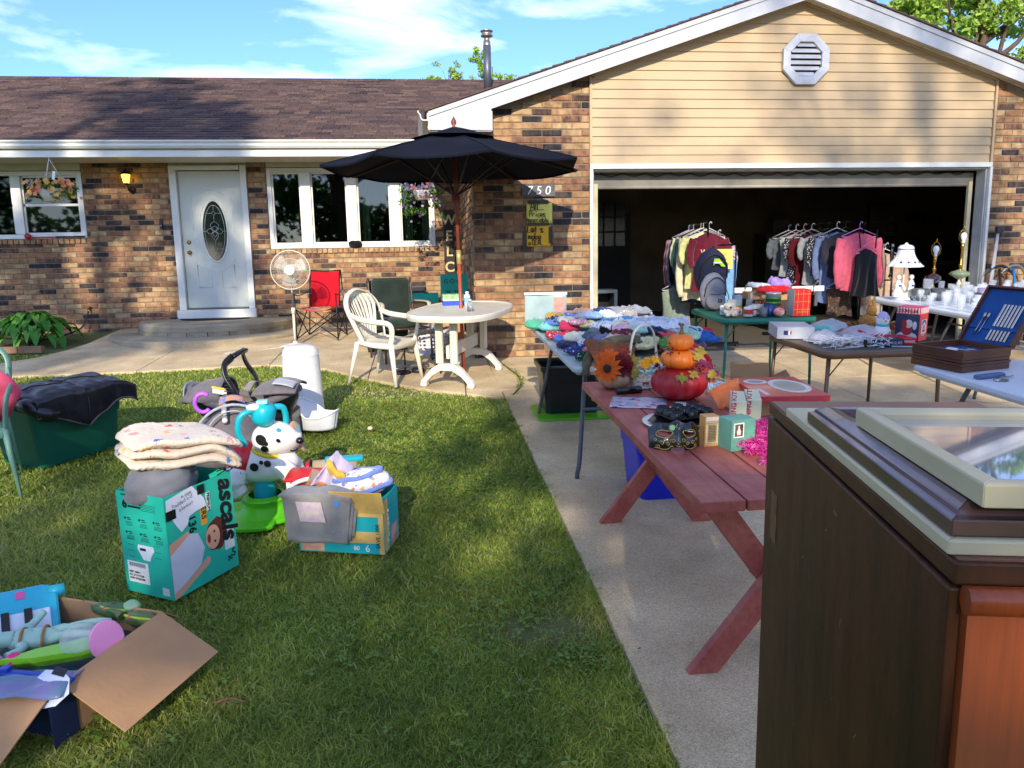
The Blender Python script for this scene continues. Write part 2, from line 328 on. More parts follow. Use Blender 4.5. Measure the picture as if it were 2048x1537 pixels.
for i in range(3):
    for j in range(6):
        x0 = xs[i]+.004; x1 = xs[i+1]-.004; y0 = yy[j]+.004; y1 = yy[j+1]-.004
        if x0 < 2: slab('', [(x0+(.0 if y0 < 7 else -.02), y0), (x1, y0), (x1, y1), (x0, y1)], drv)
        else: slab('', [(x0, y0), (x1, y0), (x1, y1), (x0, y1)], drv)
mb = MB(); mb.add([(.71, -9, G(-9)-.008), (10.1, -9, G(-9)-.008), (10.1, 8.92, -.008), (.71, 8.92, -.008)], [(0, 1, 2, 3)]); mb.add([(-3.2, 9.0, .0), (.5, 9.0, .0), (.5, 12.1, G(12.1)-.008), (-3.2, 12.1, G(12.1)-.008)], [(0, 1, 2, 3)]); mb.build('joint_filler', mat('#3a342b', .95), drv)
pat = tag(bpy.data.objects.new('patio', None), kind='structure'); COL.objects.link(pat)
slab('', [(.36, 7.09), (.69, 6.86), (.69, 8.93), (.42, 8.93)], pat)
slab('', [(-.61, 7.95), (-.03, 7.37), (.35, 7.1), (.41, 8.93), (.57, 8.95), (.57, 12.17), (-.62, 12.17)], pat)
slab('', [(-1.79, 8.96), (-1.13, 8.62), (-.62, 7.97), (-.63, 12.17), (-1.8, 12.17)], pat)
slab('', [(-3.2, 8.82), (-2.4, 8.91), (-1.8, 8.97), (-1.81, 12.17), (-3.2, 12.17)], pat)
slab('', [(-7.5, 8.2), (-4.9, 8.75), (-3.21, 8.82), (-3.21, 12.17), (-4.6, 12.17), (-4.55, 10.9), (-4.6, 10.4), (-4.75, 9.9), (-5.1, 9.5), (-7.5, 8.95)], pat)
mb = MB()                                                        # curved crack with weeds by the garage corner
cr = bez([(.80, 8.9, 0), (.86, 8.4, 0), (.93, 7.9, 0), (.93, 7.55, 0), (.88, 7.25, 0), (.78, 6.95, 0)], 10)
for i in range(len(cr)-1):
    a, b = cr[i], cr[i+1]; w = .007+.006*rnd.random()
    mb.add([(a.x-w, a.y, G(a.y)+.002), (a.x+w, a.y, G(a.y)+.002), (b.x+w, b.y, G(b.y)+.002), (b.x-w, b.y, G(b.y)+.002)], [(0, 1, 2, 3)])
for pts in ([(4.2, 5.9), (4.6, 6.05), (4.9, 5.95), (5.4, 6.15), (5.9, 6.1), (6.5, 6.3)], [(3.3, 5.2), (3.6, 5.5), (3.9, 5.55), (4.2, 5.9)], [(5.2, 6.1), (5.4, 5.7), (5.9, 5.4)], [(1.9, 6.5), (2.3, 6.1), (2.7, 6.2), (3.2, 5.9)]):
    p = bez([(x, y, 0) for x, y in pts], 8)
    for i in range(len(p)-1):
        a, b = p[i], p[i+1]; w = .003+.005*rnd.random(); j = rnd.uniform(-.006, .006)
        mb.add([(a.x, a.y-w+j, G(a.y)+.002), (b.x, b.y-w, G(b.y)+.002), (b.x, b.y+w, G(b.y)+.002), (a.x, a.y+w+j, G(a.y)+.002)], [(0, 1, 2, 3)])
tag(mb.build('driveway_crack', mat('#2d2820', 1, name='crack')), kind='structure')

# ================================================================ BRICKWORK
M_brick = ramp_mat('brick', [(0, '#ae946e'), (.2, '#a78661'), (.38, '#9c7552'), (.55, '#8e664b'), (.7, '#7d5a48'), (.78, '#5e4536'), (.84, '#4e403a'), (.92, '#3e383a'), (1, '#2b292d')], .9, nscale=11, namt=.4, bump=.5, bscale=120, jit=.55)
M_mort = mat('#8a7c68', .95, var=.12, scale=20, bump=.5, bscale=150, name='mortar')
CH, BL = .0762, .2286
def bval():
    q = rnd.random(); return rnd.uniform(0, .74) if q < .80 else (rnd.uniform(.74, .86) if q < .90 else rnd.uniform(.87, 1))
def brick_mb(mb, w, h, d, c, u, val):
    """one brick: chamfered face, standing proud of the mortar; u = wall direction, face looks along n"""
    u = Vector(u); n = Vector((u.y, -u.x, 0)); c = Vector(c); q = random.Random(int(abs(c.x*7919+c.z*104729+c.y*31)*100)); e = .004
    j = lambda: q.uniform(-.0022, .0022)
    o = [(-w/2+j(), -h/2+j()), (w/2+j(), -h/2+j()), (w/2+j(), h/2+j()), (-w/2+j(), h/2+j())]
    i_ = [(x*(1-2*e/w)+j()*.5, y*(1-2*e/h)+j()*.5) for x, y in o]; z = Vector((0, 0, 1)); k = q.uniform(-.003, .003)
    vs = [c+u*x+z*y for x, y in o]+[c+u*x+z*y+n*(d+k-e) for x, y in o]+[c+u*x+z*y+n*(d+k) for x, y in i_]
    mb.add(vs, [(8, 9, 10, 11)]+[(4+a, 4+(a+1) % 4, 8+(a+1) % 4, 8+a) for a in range(4)]+[(a, (a+1) % 4, 4+(a+1) % 4, 4+a) for a in range(4)], val)
VAR = {}
def brick_obj(w, h, c, u, par, nm='brick'):
    v = bval(); key = (round(w, 2), round(h, 3), int(v*14), rnd.randrange(2), u)
    if key not in VAR:
        mb = MB(); brick_mb(mb, round(w, 2) if w > .1 else w, h, .011, (key[3]*.37+key[2]*.013, 0, 0), u, (key[2]+.5)/14)
        o = Vector((key[3]*.37+key[2]*.013, 0, 0)); mb.v = [tuple(Vector(p)-o) for p in mb.v]; me = mb.mesh('brick', True); me.materials.append(M_brick); VAR[key] = me
    o = bpy.data.objects.new(nm, VAR[key]); COL.objects.link(o); o.parent = par; o.location = c; return o
def brick_wall(par, o, u, width, z0, z1, holes=(), top=None, single=lambda x, z: False, seed=0, cap=300, join='brickwork', off=0):
    """running bond; holes (x0,x1,z0,z1) in wall coordinates; returns how many were made one by one"""
    u = Vector(u); o = Vector(o); rows = int(round((z1-z0)/CH)); bulk = MB(); n = 0
    for r in range(rows):
        zc = z0+(r+.5)*CH; x = -BL*((r+off) % 2)*.5
        while x < width:
            a, b = max(x, 0), min(x+BL, width); x += BL
            segs = [(a, b)]
            for h in holes:
                if h[2]-.01 < zc < h[3]+.01:
                    ns = []
                    for p, q in segs:
                        if q <= h[0] or p >= h[1]: ns.append((p, q)); continue
                        if p < h[0]: ns.append((p, h[0]))
                        if q > h[1]: ns.append((h[1], q))
                    segs = ns
            for p, q in segs:
                w = q-p-.011
                if w < .03: continue
                xc = (p+q)/2
                if top and min(top(p), top(q)) < zc+.03: continue
                c = o+u*xc+Vector((0, 0, zc))
                if single(xc, zc) and n < cap and w > .08: brick_obj(w, .062, c, tuple(u), par); n += 1
                else: brick_mb(bulk, w, .062, .011, c, u, bval())
    if bulk.v: tag(bulk.build(join, M_brick, par, attr=True), kind='stuff')
    return n
def wall_cells(mb, o, u, width, z0, z1, holes, th=.1):
    """backing wall with openings, butted cell by cell"""
    u = Vector(u); n = Vector((u.y, -u.x, 0)); o = Vector(o)
    X = sorted({0, width}|{h[0] for h in holes}|{h[1] for h in holes}); Z = sorted({z0, z1}|{h[2] for h in holes}|{h[3] for h in holes})
    for i in range(len(X)-1):
        k0 = None
        for k in range(len(Z)):
            solid = k < len(Z)-1 and not any(h[0] <= (X[i]+X[i+1])/2 <= h[1] and h[2] <= (Z[k]+Z[k+1])/2 <= h[3] for h in holes)
            if solid and k0 is None: k0 = k
            if not solid and k0 is not None:
                c = o+u*(X[i]+X[i+1])/2-n*th/2; c.z = (Z[k0]+Z[k])/2
                d = (X[i+1]-X[i], th) if abs(u.x) > .5 else (th, X[i+1]-X[i]); mb.box(c, (d[0], d[1], Z[k]-Z[k0])); k0 = None

# ---------------------------------------------------------------- ranch wing
HY = 12.19
house = thing('brick_house', 'long low brick ranch house with white front door, brown shingle roof and white gutter', 'house', z=0)
hw = MB(); H0 = -8.2
holes = [(-3.70-H0, -2.58-H0, .1, 2.75), (-7.6-H0, -4.93-H0, 1.56, 2.75), (-2.31-H0, .21-H0, 1.36, 2.75)]
rowl = [(-7.6-H0, -4.93-H0, 1.485, 1.56), (-2.31-H0, .21-H0, 1.285, 1.36)]
wall_cells(hw, (H0, HY, 0), (1, 0, 0), .59-H0, -.1, 2.75, holes)
wall = hw.build('brick_wall', M_mort, house)
nb = brick_wall(wall, (H0, HY, 0), (1, 0, 0), .59-H0, .14, 2.73, holes+rowl, single=lambda x, z: -5.0 < x+H0 < -2.3 or (x+H0 < -5 and z > .9 and z < 1.6) or (-2.3 < x+H0 < .5 and .75 < z < 1.3), cap=230)
for (a, b, z0, z1) in rowl:                                         # sill course of bricks on end
    k = int((b-a)/.078)
    for i in range(k):
        v = rnd.uniform(0, .45); key = ('s', int(v*8))
        if key not in VAR:
            mb = MB(); brick_mb(mb, .066, .068, .03, (0, 0, 0), (1, 0, 0), v); me = mb.mesh('brick', True); me.materials.append(M_brick); VAR[key] = me
        q = bpy.data.objects.new('brick', VAR[key]); COL.objects.link(q); q.parent = wall; q.location = (H0+a+.039+i*.078, HY, (z0+z1)/2)
# side return of the garage is built with the garage
def frame_rect(mb, x0, x1, z0, z1, y, w, d, wb=None):
    """four butted bars round an opening; front face at y"""
    wb = wb or w
    mb.box(((x0+w/2), y+d/2, (z0+z1)/2), (w, d, z1-z0)); mb.box(((x1-w/2), y+d/2, (z0+z1)/2), (w, d, z1-z0))
    mb.box(((x0+x1)/2, y+d/2, z1-w/2), (x1-x0-2*w, d, w)); mb.box(((x0+x1)/2, y+d/2, z0+wb/2), (x1-x0-2*w, d, wb))
M_pane = fresnel_glass('#9fb0a8', 1.6)
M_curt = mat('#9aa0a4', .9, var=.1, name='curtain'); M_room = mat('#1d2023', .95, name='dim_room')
def window(x0, x1, z0, z1, mull, rails=None, wm=.12, label=None):
    f = MB(); y = HY-.01; frame_rect(f, x0, x1, z0, z1, y, .065, .09)
    xs_ = [x0+.065]
    for m_ in mull: f.box((m_, y+.035, (z0+z1)/2), (wm, .09, z1-z0-.13)); xs_ += [m_-wm/2, m_+wm/2]
    xs_.append(x1-.065); w = f.build('window', M_white, house, bevel=.004, label=label)
    for i in range(0, len(xs_), 2):
        a, b = xs_[i]+.002, xs_[i+1]-.002; s = MB(); frame_rect(s, a, b, z0+.067, z1-.067, y+.03, .022, .03); s.build('sash', M_white, w)
        if rails: MB().box(((a+b)/2, y+.042, rails), (b-a-.046, .026, .035)).build('rail', M_white, w)
        MB().box(((a+b)/2, y+.05, (z0+z1)/2), (b-a-.046, .004, z1-z0-.18)).build('pane', M_pane, w)
    return w
w1 = window(-7.6, -4.935, 1.565, 2.53, [-5.85, -7.0], rails=2.05, wm=.13)
w2 = window(-2.30, .20, 1.365, 2.56, [-1.735, -1.05, -.40], wm=.15)
f = MB()                                                            # pale panels between window heads and soffit
f.box((-6.27, HY+.02, 2.64), (2.66, .04, .2)); f.box((-1.05, HY+.02, 2.66), (2.5, .04, .18)); f.box((-3.14, HY+.02, 2.665), (1.12, .04, .19)); f.build('panel', M_cream, house)
# rooms and curtains behind the glass
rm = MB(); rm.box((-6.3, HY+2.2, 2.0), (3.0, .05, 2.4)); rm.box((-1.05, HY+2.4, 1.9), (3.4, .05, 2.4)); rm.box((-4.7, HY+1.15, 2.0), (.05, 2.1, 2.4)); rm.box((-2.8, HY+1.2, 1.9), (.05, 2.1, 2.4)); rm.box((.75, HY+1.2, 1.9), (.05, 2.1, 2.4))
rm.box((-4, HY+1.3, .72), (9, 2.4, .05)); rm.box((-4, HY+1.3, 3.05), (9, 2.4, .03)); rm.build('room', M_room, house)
def curtain(x0, x1, z0, z1, y, amp=.03, fr=9, sweep=0):
    mb = MB(); mb.grid(lambda s, t: (x0+(x1-x0)*s*(1-sweep*(1-t)**2*.6), y+amp*math.sin(s*fr*2*PI+t*2), z0+(z1-z0)*t-(.07*math.sin(s*PI*2) if z1 < 2.3 else 0)), 60, 10); return mb.build('curtain', M_curt, house)
curtain(-6.9, -5.0, 1.6, 2.02, HY+.22); curtain(-7.6, -6.95, 1.6, 2.5, HY+.3); curtain(-.98, -.8, 1.4, 2.5, HY+.25, fr=3); curtain(-.15, -.47, 1.4, 2.5, HY+.25, fr=4, sweep=.5); curtain(.0, .16, 1.4, 2.5, HY+.25, fr=3)
mb = MB(); mb.lathe([(.001, 0), (.13, 0), (.16, -.26)], (-1.9, HY+.9, 2.1), 16); mb.cyl((-1.9, HY+.9, 1.5), (-1.9, HY+.9, 1.9), .02); tag(mb.build('table_lamp', mat('#c9c6bb', .8)), 'pale shaded table lamp standing inside the wide front window', 'lamp')
# door
dr = MB(); dr.box((-3.135, HY+.045, 1.505), (.905, .045, 2.03)); M_door = mat('#c6cac0', .4, var=.04, scale=3); door = dr.build('door', M_door, house, bevel=.004)
fr = MB(); fr.box((-3.645, HY+.01, 1.535), (.10, .12, 2.13)); fr.box((-2.63, HY+.01, 1.535), (.09, .12, 2.13)); fr.box((-3.14, HY+.01, 2.565), (.91, .12, .06)); fr.build('door_frame', M_white, house, bevel=.006)
MB().box((-3.14, HY-.02, .405), (1.16, .2, .13)).build('threshold', M_white, house, bevel=.008)
MB().box((-3.137, HY-.003, .489), (.9, .05, .016)).build('door_sweep', mat('#6b6a62', .5, .6), house)
dy = HY+.0215
def oval(mb, cx, cz, a, b, w, y, n=40, th=.012):
    for r0, r1, dd in ((1, 1, 0),):
        pts = [(cx+a*math.cos(2*PI*i/n), y, cz+b*math.sin(2*PI*i/n)) for i in range(n)]; mb.tube(pts, w/2, 6, closed=True, flat=(1, 1))
mb = MB(); oval(mb, -3.11, 1.64, .185, .455, .03, dy); oval(mb, -3.11, 1.64, .225, .50, .012, dy); mb.build('glass_surround', M_white, door)
MB().prism([(-3.11+.175*math.cos(2*PI*i/36), 1.64+.445*math.sin(2*PI*i/36)) for i in range(36)], -.006, (0, dy-.002, 0), (1, 0, 0), (0, 0, 1)).build('oval_glass', mat('#16261e', .08, var=.5, scale=9, name='door_glass', coat=.5), door)
mb = MB(); cx, cz = -3.11, 1.64; yv = dy-.010
def came(p): mb.tube([(cx+x, yv, cz+z) for x, z in p], .0028, 5)
oval(mb, cx, cz, .145, .385, .006, yv)
for s in (1, -1):
    came([(0, s*.385), (0, s*.30)]); came([(0, s*.30), (-.03, s*.265), (0, s*.23), (.03, s*.265), (0, s*.30)]); came([(0, s*.23), (0, s*.15)]); came([(.03, s*.265), (.115, s*.265)]); came([(-.03, s*.265), (-.115, s*.265)])
    came([(s*x, z) for x, z in [(p.x, p.y) for p in bez([(0, .15, 0), (.06, .09, 0), (.02, .02, 0), (-.05, -.05, 0), (0, -.15, 0)], 6)]])
    came([(s*x, z) for x, z in [(p.x, p.y) for p in bez([(0, .08, 0), (.05, .03, 0), (-.03, -.03, 0), (0, -.09, 0)], 6)]])
    came([(s*p.x, p.y) for p in bez([(.02, 0, 0), (.07, .04, 0), (.115, 0, 0), (.07, -.04, 0), (.02, 0, 0)], 5)]); came([(s*.115, 0), (s*.175, 0)])
mb.build('leading', mat('#c9c8bd', .35, .6), door)
mb = MB()
def mould(p): mb.tube([(x, dy, z) for x, z in p], .006, 6, closed=True)
for s in (1, -1):
    c0 = -3.135
    mould([(c0+s*.27, .80), (c0+s*.075, .80), (c0+s*.075, 1.06)]+[(c0+s*x, z) for x, z in ((.11, 1.065), (.15, 1.085), (.2, 1.115), (.23, 1.135), (.27, 1.14))])
    mb.tube([(c0+s*x, dy, z) for x, z in ((.02, 1.03), (.1, 1.05), (.17, 1.1), (.22, 1.17), (.29, 1.2), (.29, 2.15), (.18, 2.17), (.11, 2.22), (0, 2.25))], .005, 6)
mb.build('moulding', M_white, door)
M_brass = mat('#b8923e', .25, 1, name='brass')
mb = MB(); mb.lathe([(.001, .0), (.032, .0), (.03, .01), (.012, .014), (.012, .03), (.027, .042), (.024, .06), (.001, .066)], (-3.50, dy, 1.33), 16, Matrix.Rotation(R(90), 3, 'X')); mb.build('door_handle', M_brass, door)
mb = MB(); mb.lathe([(.001, .0), (.03, .0), (.028, .012), (.001, .016)], (-3.50, dy, 1.48), 16, Matrix.Rotation(R(90), 3, 'X')); mb.build('deadbolt', M_brass, door)
# eaves
EX0, EX1 = -8.6, .12
f = MB(); f.box(((EX0+EX1)/2, 11.78, 2.64), (EX1-EX0, .66, .02)); f.build('soffit', M_cream, house)
f = MB(); f.box(((EX0+EX1)/2, 11.43, 2.67), (EX1-EX0, .04, .09)); f.build('eave_board', M_white, house, bevel=.004)
f = MB(); f.box(((EX0+EX1)/2, 11.455, 2.775), (EX1-EX0, .03, .12)); f.build('fascia', M_cream, house)
pr = [(0, 0), (-.06, 0), (-.085, .03), (-.085, .06), (-.11, .085), (-.11, .105), (-.10, .105), (-.10, .09), (-.074, .062), (-.074, .034), (-.055, .01), (-.01, .01), (-.01, .105), (0, .105)]
f = MB(); f.prism(pr, EX1-EX0, (EX0, 11.43, 2.735), (0, 1, 0), (0, 0, 1)); f.build('gutter', M_white, house)
# roof
M_shin = ramp_mat('shingle', [(0, '#5d4a44'), (.35, '#4c3d3b'), (.7, '#6a554c'), (1, '#3b3133')], .95, nscale=40, namt=.35, bump=.5, bscale=200)
rs = .377; rz0 = 2.84
def roof_z(y): return rz0+rs*(y-11.36)
f = MB(); f.add([(-9.5, 11.36, rz0-.03), (4.6, 11.36, rz0-.03), (4.6, 16.5, roof_z(16.5)-.03), (-9.5, 16.5, roof_z(16.5)-.03)], [(0, 1, 2, 3)]); f.add([(-9.5, 16.5, roof_z(16.5)-.02), (4.6, 16.5, roof_z(16.5)-.02), (4.6, 21.6, rz0), (-9.5, 21.6, rz0)], [(0, 1, 2, 3)])
roof = f.build('roof', mat('#4a3c39', .95), house)
mb = MB(); nr = 32; ex = 5.14/nr
for r in range(nr):
    y0 = 11.36+r*ex; z0 = roof_z(y0); y1 = y0+ex*1.02; z1 = roof_z(y1); x = -9.5+rnd.uniform(-.3, 0); rowv = rnd.uniform(-.08, .08)
    while x < min(1.9, 4.5) and not (x > (z0-2.75)/.331+1.2):
        w = rnd.choice((.16, .24, .33)); t = .014+rnd.random()*.008; v = min(1, max(0, rnd.random()+rowv))
        mb.add([(x, y0, z0), (x+w-.006, y0, z0), (x+w-.006, y0, z0+t), (x, y0, z0+t), (x+w-.006, y1, z1+.002), (x, y1, z1+.002)], [(0, 1, 2, 3), (3, 2, 4, 5), (1, 4, 2), (0, 3, 5)], v); x += w
tag(mb.build('shingles', M_shin, roof, attr=True), kind='stuff')
mb = MB(); x = -9.5
while x < 4.4:
    mb.add([(x, 16.38, roof_z(16.38)+.015), (x+.29, 16.38, roof_z(16.38)+.015), (x+.29, 16.5, roof_z(16.5)+.02), (x, 16.5, roof_z(16.5)+.02), (x, 16.62, roof_z(16.38)+.015), (x+.29, 16.62, roof_z(16.38)+.015)], [(0, 1, 2, 3), (3, 2, 5, 4)], rnd.random()); x += .3
tag(mb.build('ridge_cap', M_shin, roof, attr=True), kind='stuff')
# chimney pipe
ch = MB(); ch.cyl((1.36, 15.5, 4.3), (1.36, 15.5, 5.20), .075, n=20); pipe = ch.build('flue_pipe', mat('#5e646b', .45, .5, name='painted_pipe'), house)
ch = MB(); ch.lathe([(.07, 0), (.07, .07), (.055, .075), (.055, .15), (.115, .16), (.12, .175), (.10, .18), (.10, .24), (.12, .245), (.125, .26), (.08, .275), (.001, .28)], (1.36, 15.5, 5.2), 20); ch.build('rain_cap', mat('#a59a8c', .35, .85, name='galvanised'), pipe)

# ---------------------------------------------------------------- garage
GY = 8.94; GX0, OX0, OX1, GX1 = .59, 1.95, 6.92, 8.4; PK = 4.43
gar = thing('attached_garage', 'open double garage with tan lap siding gable above brick piers', 'garage', z=0)
lowz = lambda x: 3.19+.333*(x-1.95) if x < PK else 3.19+.333*(6.91-x)       # underside of the rake
mb = MB(); mb.prism([(GX0, -.15), (OX0, -.15), (OX0, lowz(OX0)), (GX0, lowz(GX0))], -.12, (0, GY, 0)); mb.prism([(OX1, -.15), (GX1, -.15), (GX1, lowz(GX1)), (OX1, lowz(OX1))], -.12, (0, GY, 0))
mb.prism([(OX0+.001, 2.17), (OX1-.001, 2.17), (OX1-.001, lowz(OX1)), (PK, lowz(PK)), (OX0+.001, lowz(OX0))], -.1, (0, GY+.002, 0))
mb.box((GX0+.06, (GY+.12+HY)/2, 1.3), (.12, HY-GY-.12, 2.9)); gw = mb.build('front_wall', M_mort, gar)
brick_wall(gw, (GX0, GY, 0), (1, 0, 0), OX0-GX0-.01, .0, 3.2, top=lambda x: lowz(x+GX0), single=lambda x, z: True, cap=235, join='brickwork')
brick_wall(gw, (OX1+.03, GY, 0), (1, 0, 0), GX1-OX1-.03, .0, 3.3, top=lambda x: lowz(x+OX1), single=lambda x, z: x < .42 and z > 1.2, cap=60, join='brickwork', off=1)
brick_wall(gw, (GX0, HY, 0), (0, -1, 0), HY-GY-.012, .0, 2.7, join='brickwork')
# siding boards
M_sid = mat('#b7a07c', .55, var=.04, scale=1.5, bump=.12, bscale=60, name='vinyl_siding')
r = 0; z = 2.205
while z < lowz(PK)-.03:
    z1 = z+.1035
    def xl(zz): return OX0+.015 if zz < lowz(OX0+.015) else OX0+.0+(zz-lowz(OX0))/.333
    def xr(zz): return OX1-.02 if zz < lowz(OX1-.02) else OX1-(zz-lowz(OX1))/.333
    zt = min(z1, lowz(PK)-.005); a0, b0, a1, b1 = xl(z), xr(z), xl(zt), xr(zt); yb, yt = GY-.018, GY-.004
    b_ = MB(); b_.add([(a0, yb, z), (b0, yb, z), (b1, yt, zt), (a1, yt, zt), (a0, GY, z), (b0, GY, z), (b1, GY+.001, zt), (a1, GY+.001, zt)], [(0, 1, 2, 3), (4, 5, 1, 0), (5, 6, 2, 1), (7, 4, 0, 3), (6, 7, 3, 2)])
    b_.build('siding_board', M_sid, gw); z = z1
t = MB()                                                              # J trim round the siding
for a, b in (((OX0, 2.2), (OX0, lowz(OX0))), ((OX1, 2.2), (OX1, lowz(OX1)))):
    t.box((a[0], GY-.018, (a[1]+b[1])/2), (.028, .03, b[1]-a[1]))
for s in (-1, 1):
    x = OX0 if s < 0 else OX1; ln = math.hypot(PK-x, lowz(PK)-lowz(x)); t.box(((x+PK)/2, GY-.018, (lowz(x)+lowz(PK))/2-.02), (ln, .03, .03), Matrix.Rotation(s*math.atan(.333), 3, 'Y'))
t.build('siding_trim', mat('#b39a78', .5, name='tan_trim'), gar)
# octagon vent
vc = (4.48, 3.365); oc = lambda r_, k: (vc[0]+r_*math.cos(R(22.5+45*k)), vc[1]+r_*math.sin(R(22.5+45*k)))
v = MB(); R1, R2 = .30, .205
for k in range(8):
    a, b, c, d = oc(R1, k), oc(R1, k+1), oc(R2, k+1), oc(R2, k); v.prism([a, b, c, d], .045, (0, GY-.022, 0))
vent = v.build('gable_vent', mat('#b9bcc2', .5, name='vent_paint'), gar, bevel=.004)
MB().prism([oc(.21, k) for k in range(8)], .006, (0, GY-.016, 0)).build('vent_back', M_dark, vent)
for i in range(6):
    z = vc[1]-.16+i*.0645; hw_ = min(.185, .20-max(0, abs(z-vc[1]+.0)-.07)*1.0)
    MB().box((vc[0], GY-.038, z), (hw_*2, .006, .055), Matrix.Rotation(R(-32), 3, 'X')).build('louvre', mat('#b9bcc2', .5, name='vent_paint'), vent)
# rake fascia, boxed return, soffit
FY = 8.74; up_ = lambda x: 2.75+.331*(x-.11) if x < PK else 2.75+.331*(8.75-x)
lo_ = lambda x: lowz(x)-.0
f = MB()
for s in (-1, 1):
    a, b = (.11, PK) if s < 0 else (PK, 8.75)
    f.prism([(a, up_(a)-.20), (b, up_(b)-.20), (b, up_(b)-.055), (a, up_(a)-.055)], -.02, (0, FY, 0))
f.build('rake_board', mat('#b4b7ba', .45, var=.06, name='grey_white_metal'), gar)
f = MB()
for s in (-1, 1):
    a, b = (.11, PK) if s < 0 else (PK, 8.75)
    f.prism([(a, up_(a)-.057), (b, up_(b)-.057), (b, up_(b)), (a, up_(a))], -.034, (0, FY-.014, 0))
f.build('drip_edge', mat('#b4b7ba', .45, var=.06, name='grey_white_metal'), gar)
f = MB(); f.prism([(.11, 2.555), (.8, 2.555), (.8, up_(.8)-.2), (.11, up_(.11)-.2)], -.018, (0, FY+.002, 0)); f.box((.455, 8.85, 2.548), (.69, .19, .012)); f.box((.808, 8.86, 2.66), (.014, .16, .21)); f.build('boxed_return', mat('#b4b7ba', .45, var=.06, name='grey_white_metal'), gar)
sf = MB(); sb = MB()
for s in (-1, 1):
    a, b = (.8, PK) if s < 0 else (PK, 8.75); x = a
    while x < b-.01:
        x2 = min(x+.295, b); e = .003
        za, zb = lo_(x+e), lo_(x2-e); zf = -.035
        sf.add([(x+e, FY+.02, za+zf), (x2-e, FY+.02, zb+zf), (x2-e, GY, zb), (x+e, GY, za)], [(3, 2, 1, 0)])
        for k in range(9):
            xa = x+.02+k*.03
            if xa+.018 < x2-.01: sb.add([(xa, FY+.05, lo_(xa)+zf*.85-.002), (xa+.014, FY+.05, lo_(xa+.014)+zf*.85-.002), (xa+.014, FY+.10, lo_(xa+.014)+zf*.6-.002), (xa, FY+.10, lo_(xa)+zf*.6-.002)], [(3, 2, 1, 0)])
        x = x2
so_ = sf.build('soffit_panel', mat('#c4c3ba', .5), gar); sb.build('soffit_vent', mat('#a58e6c', .6), so_)
f = MB(); f.box((.35, 10.4, 2.6), (.5, 3.1, .02)); f.box((.115, 10.45, 2.66), (.02, 3.4, .2)); f.build('side_soffit', M_cream, gar)
f = MB(); f.prism([(-x_, z_) for x_, z_ in [(-p[0], p[1]) for p in pr]][::-1], 3.3, (.105, 12.05, 2.655), (1, 0, 0), (0, 0, 1)); q = f.build('side_gutter', M_white, gar)
# garage roof: stepped courses
for s in (-1, 1):
    po = []; nn = 34; ln = 4.36
    for i in range(nn):
        xa = .07+i*(ln/nn); xb = xa+ln/nn; po += [(xa, 2.75+.331*(xa-.11)+.024), (xb, 2.75+.331*(xb-.11)+.012)]
    po = [(PK, up_(PK)-.0)]+[(PK, up_(PK)+.02)]+po[::-1]+[(.07, up_(.11)-.01)]
    if s > 0: po = [(2*PK-x, z) for x, z in po][::-1]
    mb = MB(); mb.prism(po[::-1], -9.2, (0, FY-.035, .003)); mb.build('roof_slope', M_shin, gar, attr=True)
# door trim, jambs, raised door, track
t = MB(); t.box(((OX0+OX1)/2, GY-.02, 2.178), (OX1-OX0+.02, .05, .056)); t.box((OX0+.005, GY-.02, 1.075), (.035, .05, 2.15)); t.box((OX1-.0, GY-.02, 1.075), (.035, .05, 2.15)); t.build('door_trim', M_white, gar, bevel=.004)
t = MB(); t.box((OX0+.03, GY+.085, 1.075), (.02, .16, 2.15)); t.box((OX1-.03, GY+.085, 1.075), (.02, .16, 2.15)); t.box(((OX0+OX1)/2, GY+.085, 2.14), (OX1-OX0-.08, .16, .02)); t.build('jamb', mat('#a9adad', .5), gar)
[MB().box((x, GY+.19, 1.0), (.05, .04, 2.0)).build('track', mat('#c8bd98', .6), gar) for x in (OX0+.10, OX1-.10)]
gd = MB(); gd.box(((OX0+OX1)/2, GY+.22, 2.04), (4.86, .045, .13)); gd.box(((OX0+OX1)/2, GY+1.6, 2.22), (4.86, 2.5, .045)); gdo = gd.build('overhead_door', mat('#7d7a70', .6), gar)
MB().cyl((OX0+.06, GY+.215, 1.965), (OX1-.06, GY+.215, 1.965), .022).build('bottom_seal', mat('#9a958a', .6), gdo)
mb = MB()
for k in range(9):
    x = OX0+.15+k*.55; mb.tube(bez([(x, GY+.17, 2.12), (x+.14, GY+.18, 2.085), (x+.28, GY+.175, 2.12), (x+.42, GY+.18, 2.09), (x+.55, GY+.17, 2.12)], 5), .007, 5)
mb.build('door_cable', M_dark, gdo)
# interior shell
M_int = mat('#7d715f', .95, var=.2, scale=2, name='unpainted_interior')
t = MB(); t.box((5.9, 15.55, 1.3), (10.4, .1, 2.9)); t.box((.95, 12.3, 1.3), (.1, 6.4, 2.9)); t.box((11.0, 12.3, 1.3), (.1, 6.4, 2.9)); t.box((5.9, 12.3, 2.62), (10.2, 6.4, .06)); t.box((9.7, 9.12, 1.3), (2.6, .1, 2.9)); t.build('interior_wall', M_int, gar)
t = MB(); t.box((5.9, 12.25, -.05), (10.0, 6.6, .14)); tag(t.build('garage_floor', mat('#5f584b', .8, name='floor_concrete')), kind='structure')
idr = MB(); idr.box((3.75, 15.47, 1.0), (.9, .05, 2.05)); idr = idr.build('inner_door', mat('#20242e', .6), gar)
for i in range(3):
    for j in range(3): MB().box((3.52+i*.23, 15.44, 1.5+j*.3), (.19, .01, .26)).build('pane', mat('#3a4354', .2), idr)
t = MB(); t.box((9.6, 15.46, 1.8), (.62, .03, .72)); t = t.build('rear_window', mat('#3c3a34', .6), gar)
